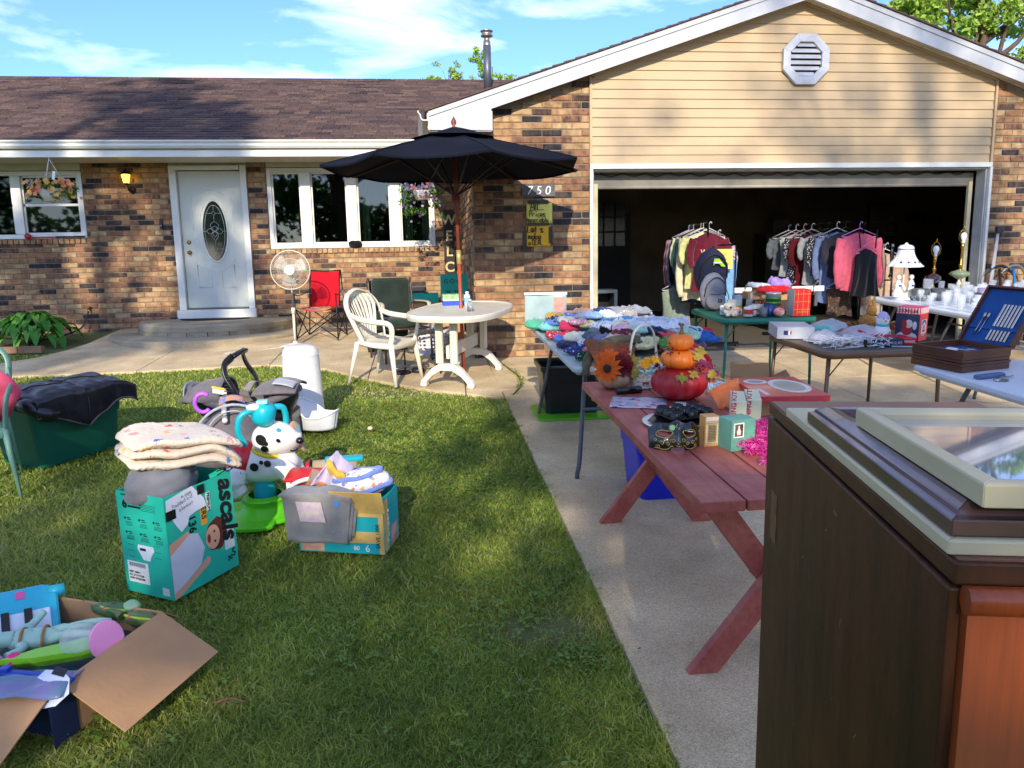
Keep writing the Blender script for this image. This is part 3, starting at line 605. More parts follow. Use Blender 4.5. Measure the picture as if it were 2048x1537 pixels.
for k in range(14): MB().box((9.6, 15.42, 1.5+k*.047), (.54, .02, .03), Matrix.Rotation(R(30), 3, 'X')).build('blind_slat', mat('#a59f8a', .6), t)

# ---------------------------------------------------------------- steps
st = tag(bpy.data.objects.new('front_steps', None), kind='structure'); COL.objects.link(st)
def half(cx, a, b, n=28): return [(cx+a*math.cos(PI+PI*i/n), HY+b*math.sin(PI+PI*i/n)) for i in range(n+1)]
def tier(cx, a, b, z0, z1, nm, m_, rr=.02):
    P = half(cx, a, b); q = half(cx, a-rr, b-rr); n = len(P); mb = MB()
    mb.add([(x, y, z0) for x, y in P]+[(x, y, z1-rr) for x, y in P]+[(x, y, z1) for x, y in q], [(i, i+1, n+i+1, n+i) for i in range(n-1)]+[(n+i, n+i+1, 2*n+i+1, 2*n+i) for i in range(n-1)]+[tuple(range(2*n, 3*n))])
    return mb.build(nm, m_, st)
M_conc2 = mat('#a3967c', .9, var=.12, scale=3, bump=.4, bscale=160, col2='#b9ab8e', name='step_concrete'); speckle(M_conc2, 200, .25)
tier(-3.10, 1.50, 1.99, .0, .175, 'lower_step', M_conc2); tier(-3.10, 1.14, 1.37, .235, .335, 'upper_step', M_conc2, .03)
P = half(-3.10, 1.15, 1.38, 13)
for i in range(13):
    a, b = Vector((*P[i], .204)), Vector((*P[i+1], .204)); c = (a+b)/2; u = (b-a); MB().box((0, 0, 0), (u.length-.012, .09, .056)).build('brick', mat('#9a8f78', .9, bump=.4, bscale=120, var=.2), st).matrix_world = Matrix.Translation(c)@Matrix.Rotation(math.atan2(u.y, u.x), 4, 'Z')@Matrix.Translation((0, .045, 0))
mm = MB(); mm.prism([(.5*math.cos(PI*i/20), -.02-.32*math.sin(PI*i/20)) for i in range(21)], .014, (-3.14, HY-.20, .337), (1, 0, 0), (0, 1, 0)); tag(mm.build('doormat', mat('#17161a', .98, bump=.8, bscale=90)), 'black half round rubber mat in front of the white door', 'doormat')

# ---------------------------------------------------------------- trees
M_bark = mat('#5b4c3d', .95, bump=.8, bscale=30, var=.3, name='bark')
def leafmat(n, a, b, c): return ramp_mat(n, [(0, a), (.5, b), (1, c)], .6, nscale=2.5, namt=.25, trl=.35)
M_leaf1 = leafmat('leaf_light', '#7aa238', '#9dbc4e', '#b8cf66'); M_leaf2 = leafmat('leaf_mid', '#2f5218', '#47702a', '#6b8f3a')
def leaves(name, cents, rad, n, size, mt, par, seed=1, asp=.55, droop=.3):
    q = np.random.RandomState(seed); C = np.array(cents); i = q.randint(0, len(C), n); rr = np.array(rad)[i]
    d = q.normal(size=(n, 3)); d /= np.linalg.norm(d, axis=1)[:, None]; p = C[i]+d*(rr*q.rand(n)**.45)[:, None]*np.array([1, 1, .75])
    a = q.normal(size=(n, 3)); a[:, 2] -= droop; a /= np.linalg.norm(a, axis=1)[:, None]; b = np.cross(a, q.normal(size=(n, 3))); b /= np.linalg.norm(b, axis=1)[:, None]
    s = size*(.6+.8*q.rand(n))[:, None]; v = np.stack([p, p+a*s*.5+b*s*asp*.5, p+a*s, p+a*s*.5-b*s*asp*.5], 1).reshape(-1, 3)
    val = np.repeat(np.clip(.5+.28*q.normal(size=n), 0, 1), 4); o = npmesh(name, v, np.arange(4*n).reshape(-1, 4), mt, val); o.parent = par; return o
def tree(name, label, x, y, z0, h, crown, n, size, mt, seed, group=None, tr=.16, lean=0, nl=22, crad=.9, cat='tree'):
    """crown = list of (dx,dy,z,r) clumps; limbs run from the trunk to each clump"""
    t = thing(name, label, cat, x, y, z=z0, group=group); q = random.Random(seed); mb = MB(); fork = Vector((lean*.4, 0, h*.38))
    mb.tube(bez([(0, 0, -.2), (lean*.1, 0, h*.18), fork, (lean*.8, 0, h*.7), (lean, 0, h*.92)], 5), [tr*(1-.8*i/20) for i in range(21)], 8)
    cs, rs_ = [], []
    for (cx, cy, cz, r_) in crown:
        e = Vector((cx, cy, cz)); s = fork.lerp(Vector((lean, 0, h*.85)), q.random()*.7); mid = s.lerp(e, .5)+Vector((q.uniform(-.3, .3), q.uniform(-.3, .3), -.15*r_))
        mb.tube(bez([s, mid, e], 6), [tr*.42*(1-.85*i/12) for i in range(13)], 6)
        for k in range(nl):
            d = Vector((q.gauss(0, 1), q.gauss(0, 1), q.gauss(0, .8))); d.normalize(); tip = e+d*r_*q.uniform(.35, 1); cs.append(tip); rs_.append(r_*.26*q.uniform(.6, 1.3)*crad)
            if k < 9: mb.tube([mid.lerp(e, q.uniform(.3, 1)), e.lerp(tip, .5)+Vector((0, 0, -.05)), tip], [tr*.13, tr*.08, tr*.03], 4, caps=False)
    mb.build('trunk', M_bark, t); leaves('crown', cs, rs_, n, size, mt, t, seed); return t
tree('ash_tree', 'full green leafy tree rising behind the right slope of the garage roof', 18, 24, .2, 11, [(-1.6, 0, 9.3, 1.6), (.4, .4, 10.2, 1.9), (-.3, 0, 8.4, 1.3), (2, 0, 9.2, 1.8), (2.6, 0, 7.2, 1.3), (-2.3, .2, 8.4, .9), (1.3, 0, 12, 2), (3.4, 0, 11, 2), (-.8, 0, 11.4, 1.6)], 30000, .17, M_leaf1, 3, tr=.26)
tree('young_tree', 'thin pale green treetop left of the metal flue pipe', .95, 24, .2, 7, [(0, 0, 6.35, .5), (-.3, 0, 5.9, .6), (.25, 0, 5.7, .6), (-.45, 0, 6.3, .25)], 2600, .085, M_leaf1, 5, tr=.07, nl=12)
tree('young_tree', 'sparse twiggy green treetop showing on both sides of the metal flue pipe', 2.25, 24, .2, 7.2, [(-.35, 0, 6.9, .3), (-.25, 0, 6.3, .45), (.35, 0, 6.2, .5), (.75, 0, 6.1, .4), (0, 0, 5.8, .6)], 3000, .085, M_leaf1, 6, tr=.07, nl=12)
tree('young_tree', 'tiny tuft of a treetop peeping over the roof ridge at far left', -11.7, 30, .2, 7.8, [(0, 0, 7.3, .5), (.2, 0, 7.0, .6)], 700, .09, M_leaf1, 8, tr=.06, nl=8)
# big yard trees behind the viewer: they cast the dappled shade and are mirrored in the windows
def shade(label, x, y, z0, h, cl, n, seed, size=.16): tree('maple_tree', label, x, y, z0, h, cl, n, size, M_leaf2, seed, group='large yard trees behind the viewer', tr=.3, nl=16, crad=.85)
def disc(cx, cz, rx, rz, n, r, q, y=0): return [(cx+rx*math.sqrt(q.random())*math.cos(a), y+q.uniform(-1.2, 1.2), cz+rz*math.sqrt(q.random())*math.sin(a), r*q.uniform(.7, 1.2)) for a in [q.uniform(0, 2*PI) for _ in range(n)]]
q = random.Random(11)
shade('tall dark maple reflected in the front windows', -8.2, -12, G(-12), 17, disc(0, 14.3, 4.4, 3.2, 16, 1.45, q), 30000, 21)
shade('broad low maple beside the driveway mouth', .1, -12, G(-12), 10, disc(0, 7.9, 2.3, 1.5, 16, 1.1, q), 17000, 22)
shade('wide maple leaning over the front lawn', -3.6, -12, G(-12), 9.0, disc(0, 7.4, 2.4, .7, 16, 1.1, q), 3800, 23)
shade('thin high branched maple opposite the garage', 3.5, -22, G(-22), 19, disc(-1.5, 18.3, 5, 1.8, 12, 1.6, q), 1500, 24, .2)

wd = bpy.data.objects.new('tree_belt', None); COL.objects.link(wd); tag(wd, kind='structure')
q = random.Random(4); tr_ = []
for k in range(60): tr_.append((-62+k*2.1, -44+q.uniform(-3, 3), q.uniform(2, 10)))
leaves('far_foliage', tr_, [3.4]*60, 26000, .8, M_leaf2, wd, 77)['kind'] = 'stuff'

# ================================================================ ON THE HOUSE WALL
V3 = Vector
def blob(n, fn, rx, ry, rz, nu=24, nv=14, **k):
    """closed organic shape: fn(theta, phi) scales the radius"""
    mb = MB(); mb.lathe([(1, 0)]*2) if 0 else None
    def f(s, t):
        a, b = 2*PI*s, PI*t; r_ = fn(a, b) if fn else 1; return (rx*r_*math.sin(b)*math.cos(a), ry*r_*math.sin(b)*math.sin(a), -rz*r_*math.cos(b))
    mb.grid(f, nu, nv); return mb
def nz(p, s=1, seed=0): return NZ.noise(Vector(p)*s+Vector((seed*7.1, seed*3.3, 0)))
t = thing('wall_lantern', 'small black wall lantern glowing yellow beside the front door', 'lamp', z=0)
mb = MB(); mb.lathe([(.001, 0), (.05, 0), (.05, .012), (.001, .02)], (-4.23, HY-.005, 2.25), 14, Matrix.Rotation(R(90), 3, 'X')); mb.tube(bez([(-4.23, HY-.02, 2.25), (-4.23, HY-.09, 2.22), (-4.25, HY-.13, 2.26), (-4.26, HY-.12, 2.32)], 5), .012, 6); mb.lathe([(.001, .0), (.03, .01), (.035, .03), (.03, .035)], (-4.27, HY-.12, 2.31), 12); mb.lathe([(.085, .155), (.05, .19), (.012, .21), (.012, .235), (.001, .24)], (-4.27, HY-.12, 2.31), 12)
mb.build('bracket', M_dark, t); mb = MB(); mb.lathe([(.04, .035), (.062, .15), (.05, .155)], (-4.27, HY-.12, 2.31), 8); mb.build('lamp_glass', mat('#f2c23c', .4, emit=2.2, name='lit_glass'), t)
t = thing('doorbell', 'small black video doorbell on the brick left of the door frame', 'doorbell', z=0); MB().rbox((-3.865, HY-.025, 1.76), (.042, .03, .15), .01).build('casing', M_blk, t); mb = MB(); mb.lathe([(.001, 0), (.014, 0), (.012, .004), (.001, .005)], (-3.865, HY-.04, 1.73), 12, Matrix.Rotation(R(90), 3, 'X')); mb.build('button', M_steel, t)
def petals(mb, c, r_, n, ax, val, curl=.2, w=.45):
    ax = V3(ax).normalized(); a = ax.orthogonal().normalized(); b = ax.cross(a)
    for k in range(n):
        g_ = 2*PI*k/n; d = a*math.cos(g_)+b*math.sin(g_); s_ = ax.cross(d); c = V3(c)
        mb.add([c, c+d*r_*.55+s_*r_*w*.5+ax*r_*curl, c+d*r_+ax*r_*curl*.5, c+d*r_*.55-s_*r_*w*.5+ax*r_*curl], [(0, 1, 2, 3)], val)
def hanging(name, label, c, hookz, bowl, stops, nf, spread, trail, seed, fr, msz, pot='#e2e2df'):
    t = thing(name, label, 'hanging basket', c[0], c[1], z=c[2]); q = random.Random(seed); mb = MB(); mb.lathe(bowl, n=20); mb.build('pot', plastic(pot, .4), t)
    mb = MB(); hz = hookz-c[2]; rr = bowl[-1][0]
    for k in range(3): mb.tube([(rr*math.cos(k*2.1+.5), rr*math.sin(k*2.1+.5), bowl[-1][1]), (0, 0, hz-.04)], .003, 4)
    mb.tube(bez([(0, 0, hz-.05), (.01, 0, hz-.01), (0, 0, hz+.02)], 4), .004, 5); mb.build('hanger', plastic('#d8d8d0'), t)
    cs = []; 
    for k in range(26): a = q.uniform(0, 6.28); d = spread*math.sqrt(q.random()); cs.append((d*math.cos(a), d*math.sin(a)*.8, bowl[-1][1]+.03-trail*(d/spread)**2*q.random()+.05*q.random()))
    leaves('foliage', cs, [.075]*26, 1500, .035, M_leaf2, t, seed, droop=.5); F = MB()
    for k in range(nf):
        a = q.uniform(PI, 2*PI) if q.random() < .75 else q.uniform(0, PI); d = spread*(.35+.7*q.random()); z_ = bowl[-1][1]+.06-trail*(d/spread)**2*q.random()+.06*q.random(); p = (d*math.cos(a), d*math.sin(a)*.85, z_)
        v_ = q.random(); petals(F, p, fr*q.uniform(.8, 1.2), 5, (math.cos(a)*.6, math.sin(a)-.5, .5), v_, .35, .9)
    F.build('flower', ramp_mat('petals_'+name, stops, .6, trl=.3), t, attr=True)['kind'] = 'stuff'; return t
hb = hanging('hanging_basket', 'white hanging basket of pink and yellow flowers before the left window', (-4.92, 11.2, 2.02), 2.62, [(.001, 0), (.10, 0), (.15, .09), (.185, .16), (.19, .165)], [(0, '#e9a08c'), (.35, '#e58a6e'), (.6, '#e8b45a'), (.8, '#ecd04a'), (1, '#b85a52')], 70, .33, .22, 4, .032, 1)
MB().rbox((.09, -.12, .33), (.035, .004, .11), .001, Matrix.Rotation(.2, 3, 'Y')).build('plant_tag', plastic('#eceae4'), hb)
hanging('petunia_basket', 'hanging basket of trailing purple and white petunias under the umbrella edge', (.02, 10.95, 1.98), 2.62, [(.001, 0), (.09, 0), (.13, .1), (.14, .12)], [(0, '#4a3560'), (.4, '#7d6c92'), (.7, '#b5adb8'), (.93, '#64507c'), (1, '#c05a40')], 120, .30, .55, 14, .025, 1)
# golf-like club on the sill
t = thing('bat', 'red toy club with black grip lying on the left window sill', 'toy club', z=0); MB().cyl((-5.35, HY-.05, 1.585), (-4.95, HY-.05, 1.587), .013, n=8).build('grip', M_blk, t); MB().cyl((-5.7, HY-.05, 1.583), (-5.35, HY-.05, 1.585), .009, n=8).build('shaft', plastic('#c2182c'), t); mb = blob(0, None, .05, .03, .04); mb._shift((-5.74, HY-.05, 1.60), len(mb.v)); mb.build('club_head', plastic('#a81426'), t)
mb = blob(0, lambda a, b: 1+.25*math.sin(3*a)*math.sin(2*b), .1, .05, .05); o = solo(mb, 'glove', 'crumpled black glove lying on the front window sill', 'glove', -1.03, HY-.045, z=1.415, mt=cloth('#0d0d12'))
# welcome board
t = thing('welcome_sign', 'tall dark WELCOME board standing in the corner by the window wall', 'sign', .40, 11.9, z=.18); MB().box((0, 0, .86), (.16, .025, 1.72)).build('board', mat('#2c2723', .8, bump=.3), t)
for i, ch in enumerate('WELCOME'): text(ch, .21, mat('#c8b77e', .7), t, (0, -.014, 1.50-i*.235), (1, 0, 0), (0, 0, 1), name='letter', align='CENTER', bold=.004)
# number plate and signs
t = thing('house_number', 'grey weathered plank with house number 750 on the brick pier', 'house number', 1.335, GY-.03, z=1.915)
MB().box((0, 0, 0), (.385, .022, .135), R(0)).build('plank', mat('#5e5c5a', .85, var=.25, scale=30, bump=.4), t, bevel=.003)
for i, ch in enumerate('750'):
    text(ch, .135, mat('#e8e6de', .5), t, (-.105+i*.105, -.016, -.045), (1, 0, 0), (0, 0, 1), name='numeral', align='CENTER', th=.003, shear=.15)
M_ink = mat('#0b0a0a', .6, name='marker_ink')
def paper_sign(label, col, x, z, w, h, lines, tapes, tilt=0):
    t = thing('paper_sign', label, 'sign', x, GY-.024, z=z); mb = MB(); mb.grid(lambda s_, q_: ((s_-.5)*w, -.004*math.sin(s_*5+q_*3), (q_-.5)*h), 8, 6, thick=.0006); mb.build('card', mat(col, .75, var=.04), t)
    mb = MB()
    for txt, ox, oz, hh, ww in lines: hand(mb, txt, (ox, -.0085, oz), (1, 0, 0), (0, 0, 1), hh, ww, sp=.98)
    mb.build('handwriting', M_ink, t)
    for (a, b, c, d) in tapes: MB().box((a, -.0075, b), (c, .001, d)).build('tape', plastic('#0e0e10', .3), t)
    return t
paper_sign('pale yellow card reading All Prices Negotiable taped under the house number', '#e6dd6a', 1.345, 1.665, .30, .225, [('All', -.10, .04, .078, .011), ('Prices', -.115, -.04, .062, .0085), ('Negotiable', -.146, -.10, .05, .008)], [(-.01, .122, .235, .042), (-.015, -.125, .25, .03)])
mb = MB(); mb.rib([(-.11, -.0095, .03), (.05, -.0095, .036)], .007, (0, -1, 0)); q = mb.build('handwriting', M_ink, bpy.data.objects['paper_sign'])
paper_sign("orange yellow card reading Let's make a DEAL taped below the paler card", '#e8b324', 1.33, 1.405, .285, .235, [("Let's", -.126, .045, .076, .013), ('make', -.115, -.033, .068, .012), ('a DEAL', -.115, -.10, .054, .010)], [(-.160, -.045, .045, .22), (.145, .01, .042, .19)])

# ================================================================ PATIO FURNITURE
# parasol
UX, UY = .345, 7.86
t = thing('patio_umbrella', 'large navy blue patio umbrella with wooden pole through the white table', 'umbrella', UX, UY, z=G(UY))
M_wood = mat('#7c3a24', .5, var=.2, scale=12, name='red_wood'); M_woodl = mat('#c98a5a', .5, var=.15, name='pale_wood')
z0 = -G(UY); lean = -.05
MB().tube([(0.03, 0, 0), (0.012, 0, 1.25)], .019, 14).build('lower_pole', mat('#a04a30', .45, var=.15), t); MB().tube([(-.022, 0, 1.24), (-.04, 0, 2.42+z0)], .019, 14).build('pole', M_wood, t).location = (.034, 0, 0)
MB().tube([(.012, 0, 1.16), (.0105, 0, 1.30)], .0235, 14).build('pole_joint', mat('#c9b06a', .35, .4), t)
NA, a0, RR = 8, R(11), 1.31; az, ez = 2.395+z0, 2.055+z0
def canopy_pt(sg, rr, drop=0):
    k = int(sg) % NA; f = sg-int(sg); A, B = a0+k*2*PI/NA, a0+(k+1)*2*PI/NA; p = V3((math.cos(A), math.sin(A), 0)).lerp(V3((math.cos(B), math.sin(B), 0)), f)
    sag = math.sin(f*PI); r_ = RR*rr; z_ = az+(ez-az)*(rr**1.08)-.028*sag*rr-.012*sag*math.sin(rr*9); return (p.x*r_*(1-.03*sag*rr), p.y*r_*(1-.03*sag*rr), z_+.012*nz((p.x*r_, p.y*r_, 0), 3))
M_nav = mat('#0f121e', .9, var=.15, scale=3, bump=.25, bscale=300, spec=.15, name='navy_canvas')
mb = MB(); mb.grid(lambda s_, q_: canopy_pt(s_*NA*.99999, .04+.96*q_), 96, 14); c = mb.build('canopy', M_nav, t)
mb = MB(); mb.grid(lambda s_, q_: canopy_pt(s_*NA*.99999, 1.0-.0*q_)[:2]+(canopy_pt(s_*NA*.99999, 1.0)[2]-.018*q_,), 96, 1); mb.build('hem', M_nav, c)
mb = MB()
for k in range(NA):
    P_k = [V3(canopy_pt(k+.0001, r_/8)) for r_ in range(1, 9)]; mb.tube([p+V3((0, 0, .003)) for p in P_k], .0035, 5)
mb.build('seam', M_nav, c)
mb = MB(); mb.grid(lambda s_, q_: tuple(V3(canopy_pt(s_*NA*.99999, .02+.31*q_))+V3((0, 0, .05-.02*q_+(.014*abs(math.sin(s_*NA*PI*1)) if q_ > .9 else 0)))), 96, 5); mb.build('vent_cap', M_nav, t)
for k in range(NA):
    A = a0+k*2*PI/NA; e = V3(canopy_pt(k+.0001, .985)); MB().tube([(.0, 0, az-.06), e-V3((0, 0, .02))], .011, 6, flat=(1.3, .7)).build('rib', mat('#2c1710', .7, var=.1), t)
    m_ = V3((0, 0, az-.06)).lerp(e, .5); MB().tube([(.0, 0, az-.62), m_-V3((0, 0, .02))], .008, 6).build('strut', mat('#2c1710', .7, var=.1), t)
mb = MB(); mb.lathe([(.04, -.72), (.04, -.60), (.02, -.6)], (0, 0, az), 14); mb.build('hub', M_wood, t); mb = MB(); mb.lathe([(.035, -.1), (.035, -.02)], (0, 0, az), 14); mb.build('hub', M_wood, t)
mb = MB(); mb.lathe([(.012, .03), (.022, .045), (.012, .055), (.028, .085), (.022, .11), (.01, .13), (.001, .15)], (0, 0, az), 14); mb.build('finial', M_wood, t)
# white resin table
M_res = mat('#d8d3c2', .42, var=.09, scale=5, spec=.4, name='white_resin')
t = thing('resin_table', 'long white plastic patio table with arched pedestal feet', 'table', .37, 7.84, 0, rz=-22)
def oval8(a, b, n=56, e=2.6): return [(abs(math.cos(x))**(2/e)*a*math.copysign(1, math.cos(x)), abs(math.sin(x))**(2/e)*b*math.copysign(1, math.sin(x))) for x in [2*PI*i/n for i in range(n)]]
def shape(k): return [(x*(1-.10*(y/.72)**2)*k, y*k) for x, y in oval8(.46, .72, e=3.4)]
def ring3(k, z): return [(x, y, z) for x, y in shape(k)]
mb = MB(); mb.rings([ring3(.93, .655), ring3(.985, .66), ring3(1.0, .69), ring3(1.0, .712), ring3(.985, .722), ring3(.955, .722), ring3(.945, .714), ring3(.3, .714), ring3(.02, .714)], caps=True, sm=False); mb.build('table_top', M_res, t, bevel=.002)
for s_ in (-1, 1):
    y = s_*.47; leg = MB(); 
    P = [(-.27, .0), (-.27, .06), (-.23, .10), (-.15, .19), (-.07, .235), (.07, .235), (.15, .19), (.23, .10), (.27, .06), (.27, .0), (.215, .0), (.215, .04), (.15, .11), (.06, .165), (-.06, .165), (-.15, .11), (-.215, .04), (-.215, .0)]
    leg.prism(P, .075, (0, y+.0375, 0)); leg = leg.build('pedestal_foot', M_res, t, bevel=.008)
    for sx in (-1, 1):
        MB().rbox((sx*.243, y, .025), (.068, .09, .05), .02).build('foot_cap', M_res, leg, bevel=.004)
        c = MB(); c.rbox((sx*.075, y, .45), (.075, .06, .44), .02); 
        for k in (-1, 0, 1): c.rbox((sx*.075+k*.02, y-.033, .45), (.008, .01, .42), .003)
        c.build('column', M_res, t, bevel=.003)
    MB().rbox((0, y, .66), (.42, .12, .04), .02).build('brace', M_res, t)
mb = MB(); mb.box((0, 0, .34), (.035, .90, .13)); mb.build('stretcher', M_res, t, bevel=.006)
# white resin chair (faces +x)
def resin_chair(name, label, x, y, rz, m_, h=0, sit=True):
    t = thing(name, label, 'chair', x, y, h, rz); zs = .42
    def seat(s_, q_):
        a, b = s_*2-1, q_*2-1; w = .215+.015*a; return (a*.215+.02, b*w, zs-.018*(1-a*a)*(1-b*b)-.03*max(0, a-.75)*4+(.02 if a < -.9 else 0))
    mb = MB(); mb.grid(seat, 14, 12, thick=.006); mb.build('seat', m_, t)
    mb = MB(); mb.tube(bez([(-.19, -.21, zs), (0, -.235, zs-.025), (.2, -.235, zs-.03), (.235, -.15, zs-.04), (.24, 0, zs-.04), (.235, .15, zs-.04), (.2, .235, zs-.03), (0, .235, zs-.025), (-.19, .21, zs)], 5), .02, 6, flat=(1.4, .4)); mb.build('seat_rim', m_, t)
    def bk(u_, v_):                                            # u across -1..1, v up 0..1
        w = .2+.075*math.sin(min(1, v_*1.25)*PI*.55)-.0*v_; w *= math.sqrt(max(0, 1-max(0, v_-.62)**2/.148)) ; return V3((-.19-.14*v_-.05*v_*v_+.055*u_*u_, u_*w, zs+.5*v_))
    fr_ = MB(); P = [bk(-1, v_/14*.999) for v_ in range(15)]+[bk(1, v_/14*.999) for v_ in range(14, -1, -1)]
    fr_.tube(bez(P, 2), .018, 6, flat=(1.5, .5)); fr_.build('back_frame', m_, t)
    sl = MB()
    for k in range(-4, 5):
        u_ = k*.21; top_ = .985-.05*abs(k)*.4
        pts = [bk(u_*(.55+.45*min(1, v_/8)), .0+top_*v_/10) for v_ in range(11)]; L_, R_ = [], []
        sl.tube(pts, [.013+.010*(v_/10) for v_ in range(11)], 6, flat=(.28, 1))
    sl.tube(bez([bk(-.95, .86), bk(-.5, .88), bk(0, .89), bk(.5, .88), bk(.95, .86)], 4), .045, 8, flat=(1, .12)); sl.tube(bez([bk(-.98, .04), bk(0, .02), bk(.98, .04)], 4), .025, 6, flat=(1, .2))
    sl.build('back_slats', m_, t)
    for s_ in (-1, 1):
        arm = MB(); arm.tube(bez([bk(s_*.98, .55), (-.12, s_*.27, zs+.235), (.05, s_*.275, zs+.215), (.19, s_*.265, zs+.205), (.235, s_*.25, zs+.16), (.225, s_*.235, zs+.06), (.2, s_*.23, zs-.02)], 5), .024, 8, flat=(1.15, .45)); arm.build('arm', m_, t)
        for x0, x1, w0 in ((.2, .26, .036), (-.19, -.29, .03)):
            MB().tube([(x0, s_*.22, zs-.0), (x0*.6+x1*.4, s_*.232, zs*.6), (x1, s_*.255, .0)], [w0, w0*.85, w0*.55], 6, flat=(1, .55)).build('leg', m_, t)
    return t
resin_chair('resin_armchair', 'white plastic armchair with fan shaped slatted back pulled up to the white table', -.41, 7.83, -30, M_res)
# small things on the table
TT = lambda x, y, h=.722: (x, y, h)
t = thing('facial_tissue_box', 'green and blue tissue box standing on the white table', 'tissue box', .30, 8.18, .716, rz=6); MB().box((0, 0, .058), (.225, .115, .016)).build('base_band', mat('#f0efe8', .5), t); MB().box((0, 0, .025), (.225, .115, .05)).build('blue_band', mat('#2c4fc0', .5), t); MB().box((0, 0, .09), (.225, .115, .048)).build('green_band', mat('#58b43c', .5, col2='#e4ecd8', scale=14), t)
def bottle(label, x, y, h, H_, r_, col, cap, band=None):
    t = thing('bottle', label, 'bottle', x, y, h); mb = MB(); mb.lathe([(.001, 0), (r_, 0), (r_, H_*.68), (r_*.85, H_*.76), (r_*.42, H_*.85), (r_*.42, H_*.9)], n=16); mb.build('body', col, t)
    mb = MB(); mb.lathe([(r_*.5, H_*.88), (r_*.5, H_), (.001, H_)], n=12); mb.build('cap', cap, t)
    if band: mb = MB(); mb.lathe([(r_*1.02, H_*.25), (r_*1.02, H_*.58)], n=16); mb.build('label_band', band, t)
    return t
M_clear = mat('#eef4f6', .08, trans=.85, spec=.5, name='clear_plastic', var=.02)
bottle('small white capped bottle beside the tissue box', .44, 8.05, .716, .15, .033, plastic('#dfe6ea'), plastic('#f2f2f2'), plastic('#7fb6cf'))
bottle('clear plastic bottle with pale cap standing at the front of the white table', .44, 7.55, .716, .12, .03, M_clear, plastic('#cfc4e4'))
# dark green cushioned chair behind
t = thing('cushioned_chair', 'brown metal patio chair draped with a dark green cushion behind the white armchair', 'chair', -.30, 9.0, 0, rz=-68)
M_brz = mat('#5a4c40', .4, .5, name='bronze_tube'); M_beige = plastic('#b9ab90')
for s_ in (-1, 1):
    MB().tube(bez([(-.28, s_*.27, 0), (-.24, s_*.27, .42), (-.30, s_*.26, .95)], 6), .013, 8).build('rear_post', M_brz, t); MB().tube(bez([(.28, s_*.28, 0), (.25, s_*.28, .4), (.22, s_*.28, .62), (.1, s_*.28, .66), (-.25, s_*.27, .65)], 6), .013, 8).build('side_frame', M_brz, t)
    MB().tube(bez([(.24, s_*.28, .6), (.2, s_*.28, .675), (-.2, s_*.275, .675)], 6), .02, 8, flat=(.6, 1.2)).build('arm', M_beige, t)
MB().tube([(-.25, -.27, .38), (.25, -.28, .38), (.25, .28, .38), (-.25, .27, .38)], .012, 8, closed=True).build('seat_frame', M_brz, t)
M_dg = cloth('#26332d', var=.25, scale=6, bump=.6, bscale=20)
mb = MB(); mb.rbox((-.26, 0, .70), (.13, .46, .50), .06); mb.build('back_cushion', M_dg, t); mb = blob(0, lambda a, b: 1+.06*nz((math.cos(a), math.sin(a), b), 3), .27, .26, .075); mb._shift((0, 0, .44), len(mb.v)); mb.build('seat_cushion', M_dg, t)
mb = MB(); mb.grid(lambda s_, q_: (-.36-.02*math.sin(q_*3), -.27+.5*s_+.015*math.sin(q_*12), (.92-.85*q_)), 12, 14, thick=.01); mb.build('draped_cover', M_dg, t)
# folding stool frame
t = thing('folding_stool', 'folding metal footstool with woven beige top behind the white armchair', 'stool', .02, 8.35, 0, rz=-20)
for s_ in (-1, 1): MB().tube([(-.2, s_*.2, 0), (-.2, s_*.2, .38), (.2, s_*.2, .45), (.2, s_*.2, 0)], .010, 6).build('frame', M_brz, t)
mb = MB(); mb.grid(lambda a, b: (-.2+.4*a, -.2+.4*b, .385+.07*a+.006*math.sin(a*60)), 30, 4, thick=.01); mb.build('woven_seat', mat('#a39780', .8, var=.2), t)
# laundry basket
t = thing('laundry_basket', 'white laundry basket with round holes filled with clear bags', 'basket', .05, 9.35, z=.02)
bp_ = lambda a, z: ((.20+.05*z/.3)*math.copysign(abs(math.cos(a))**.6, math.cos(a)), (.15+.04*z/.3)*math.copysign(abs(math.sin(a))**.6, math.sin(a)), z)
mb = MB(); NU, NV = 60, 14
for i in range(NU):
    for j in range(NV):
        if 3 <= j < 12 and j % 2 and i % 2: continue
        a, b = 2*PI*i/NU, 2*PI*(i+1)/NU; z1_, z2_ = .32*j/NV, .32*(j+1)/NV; mb.add([bp_(a, z1_), bp_(b, z1_), bp_(b, z2_), bp_(a, z2_)], [(0, 1, 2, 3)])
mb.build('basket_wall', plastic('#c9ccd4'), t); mb = MB(); mb.tube([bp_(2*PI*i/40, .325) for i in range(40)], .014, 6, closed=True); mb.build('rim', plastic('#aab3c4'), t)
mb = blob(0, lambda a, b: 1+.2*nz((math.cos(a)*2, math.sin(a)*2, b*2), 1.5), .18, .13, .11, 30, 18); mb._shift((0, 0, .24), len(mb.v)); mb.build('bag', mat('#d7dbe2', .2, trans=.3, alpha=.9), t)
# black stand pieces under the chair
t = thing('hand_weight_stand', 'black rubber stand pieces lying on the patio behind the white armchair', 'stand', .02, 8.2, 0)
for i, (x, y, r_, h_) in enumerate(((.12, .1, .11, .03), (.12, .1, .045, .14), (.10, .1, .085, .04), (-.28, -.05, .09, .03), (-.12, .0, .07, .05))):
    mb = MB(); z_ = (.0, .02, .14, 0, 0)[i]; mb.lathe([(.001, z_), (r_, z_), (r_, z_+h_*.7), (r_*.8, z_+h_), (.001, z_+h_)], (x, y, 0), 18); mb.build('rubber_piece', mat('#12141b', .5), t)
MB().tube(bez([(-.38, -.05, .05), (-.2, -.02, .08), (0, .05, .06)], 6), .016, 8).build('bar', mat('#8b8d90', .3, .6), t)
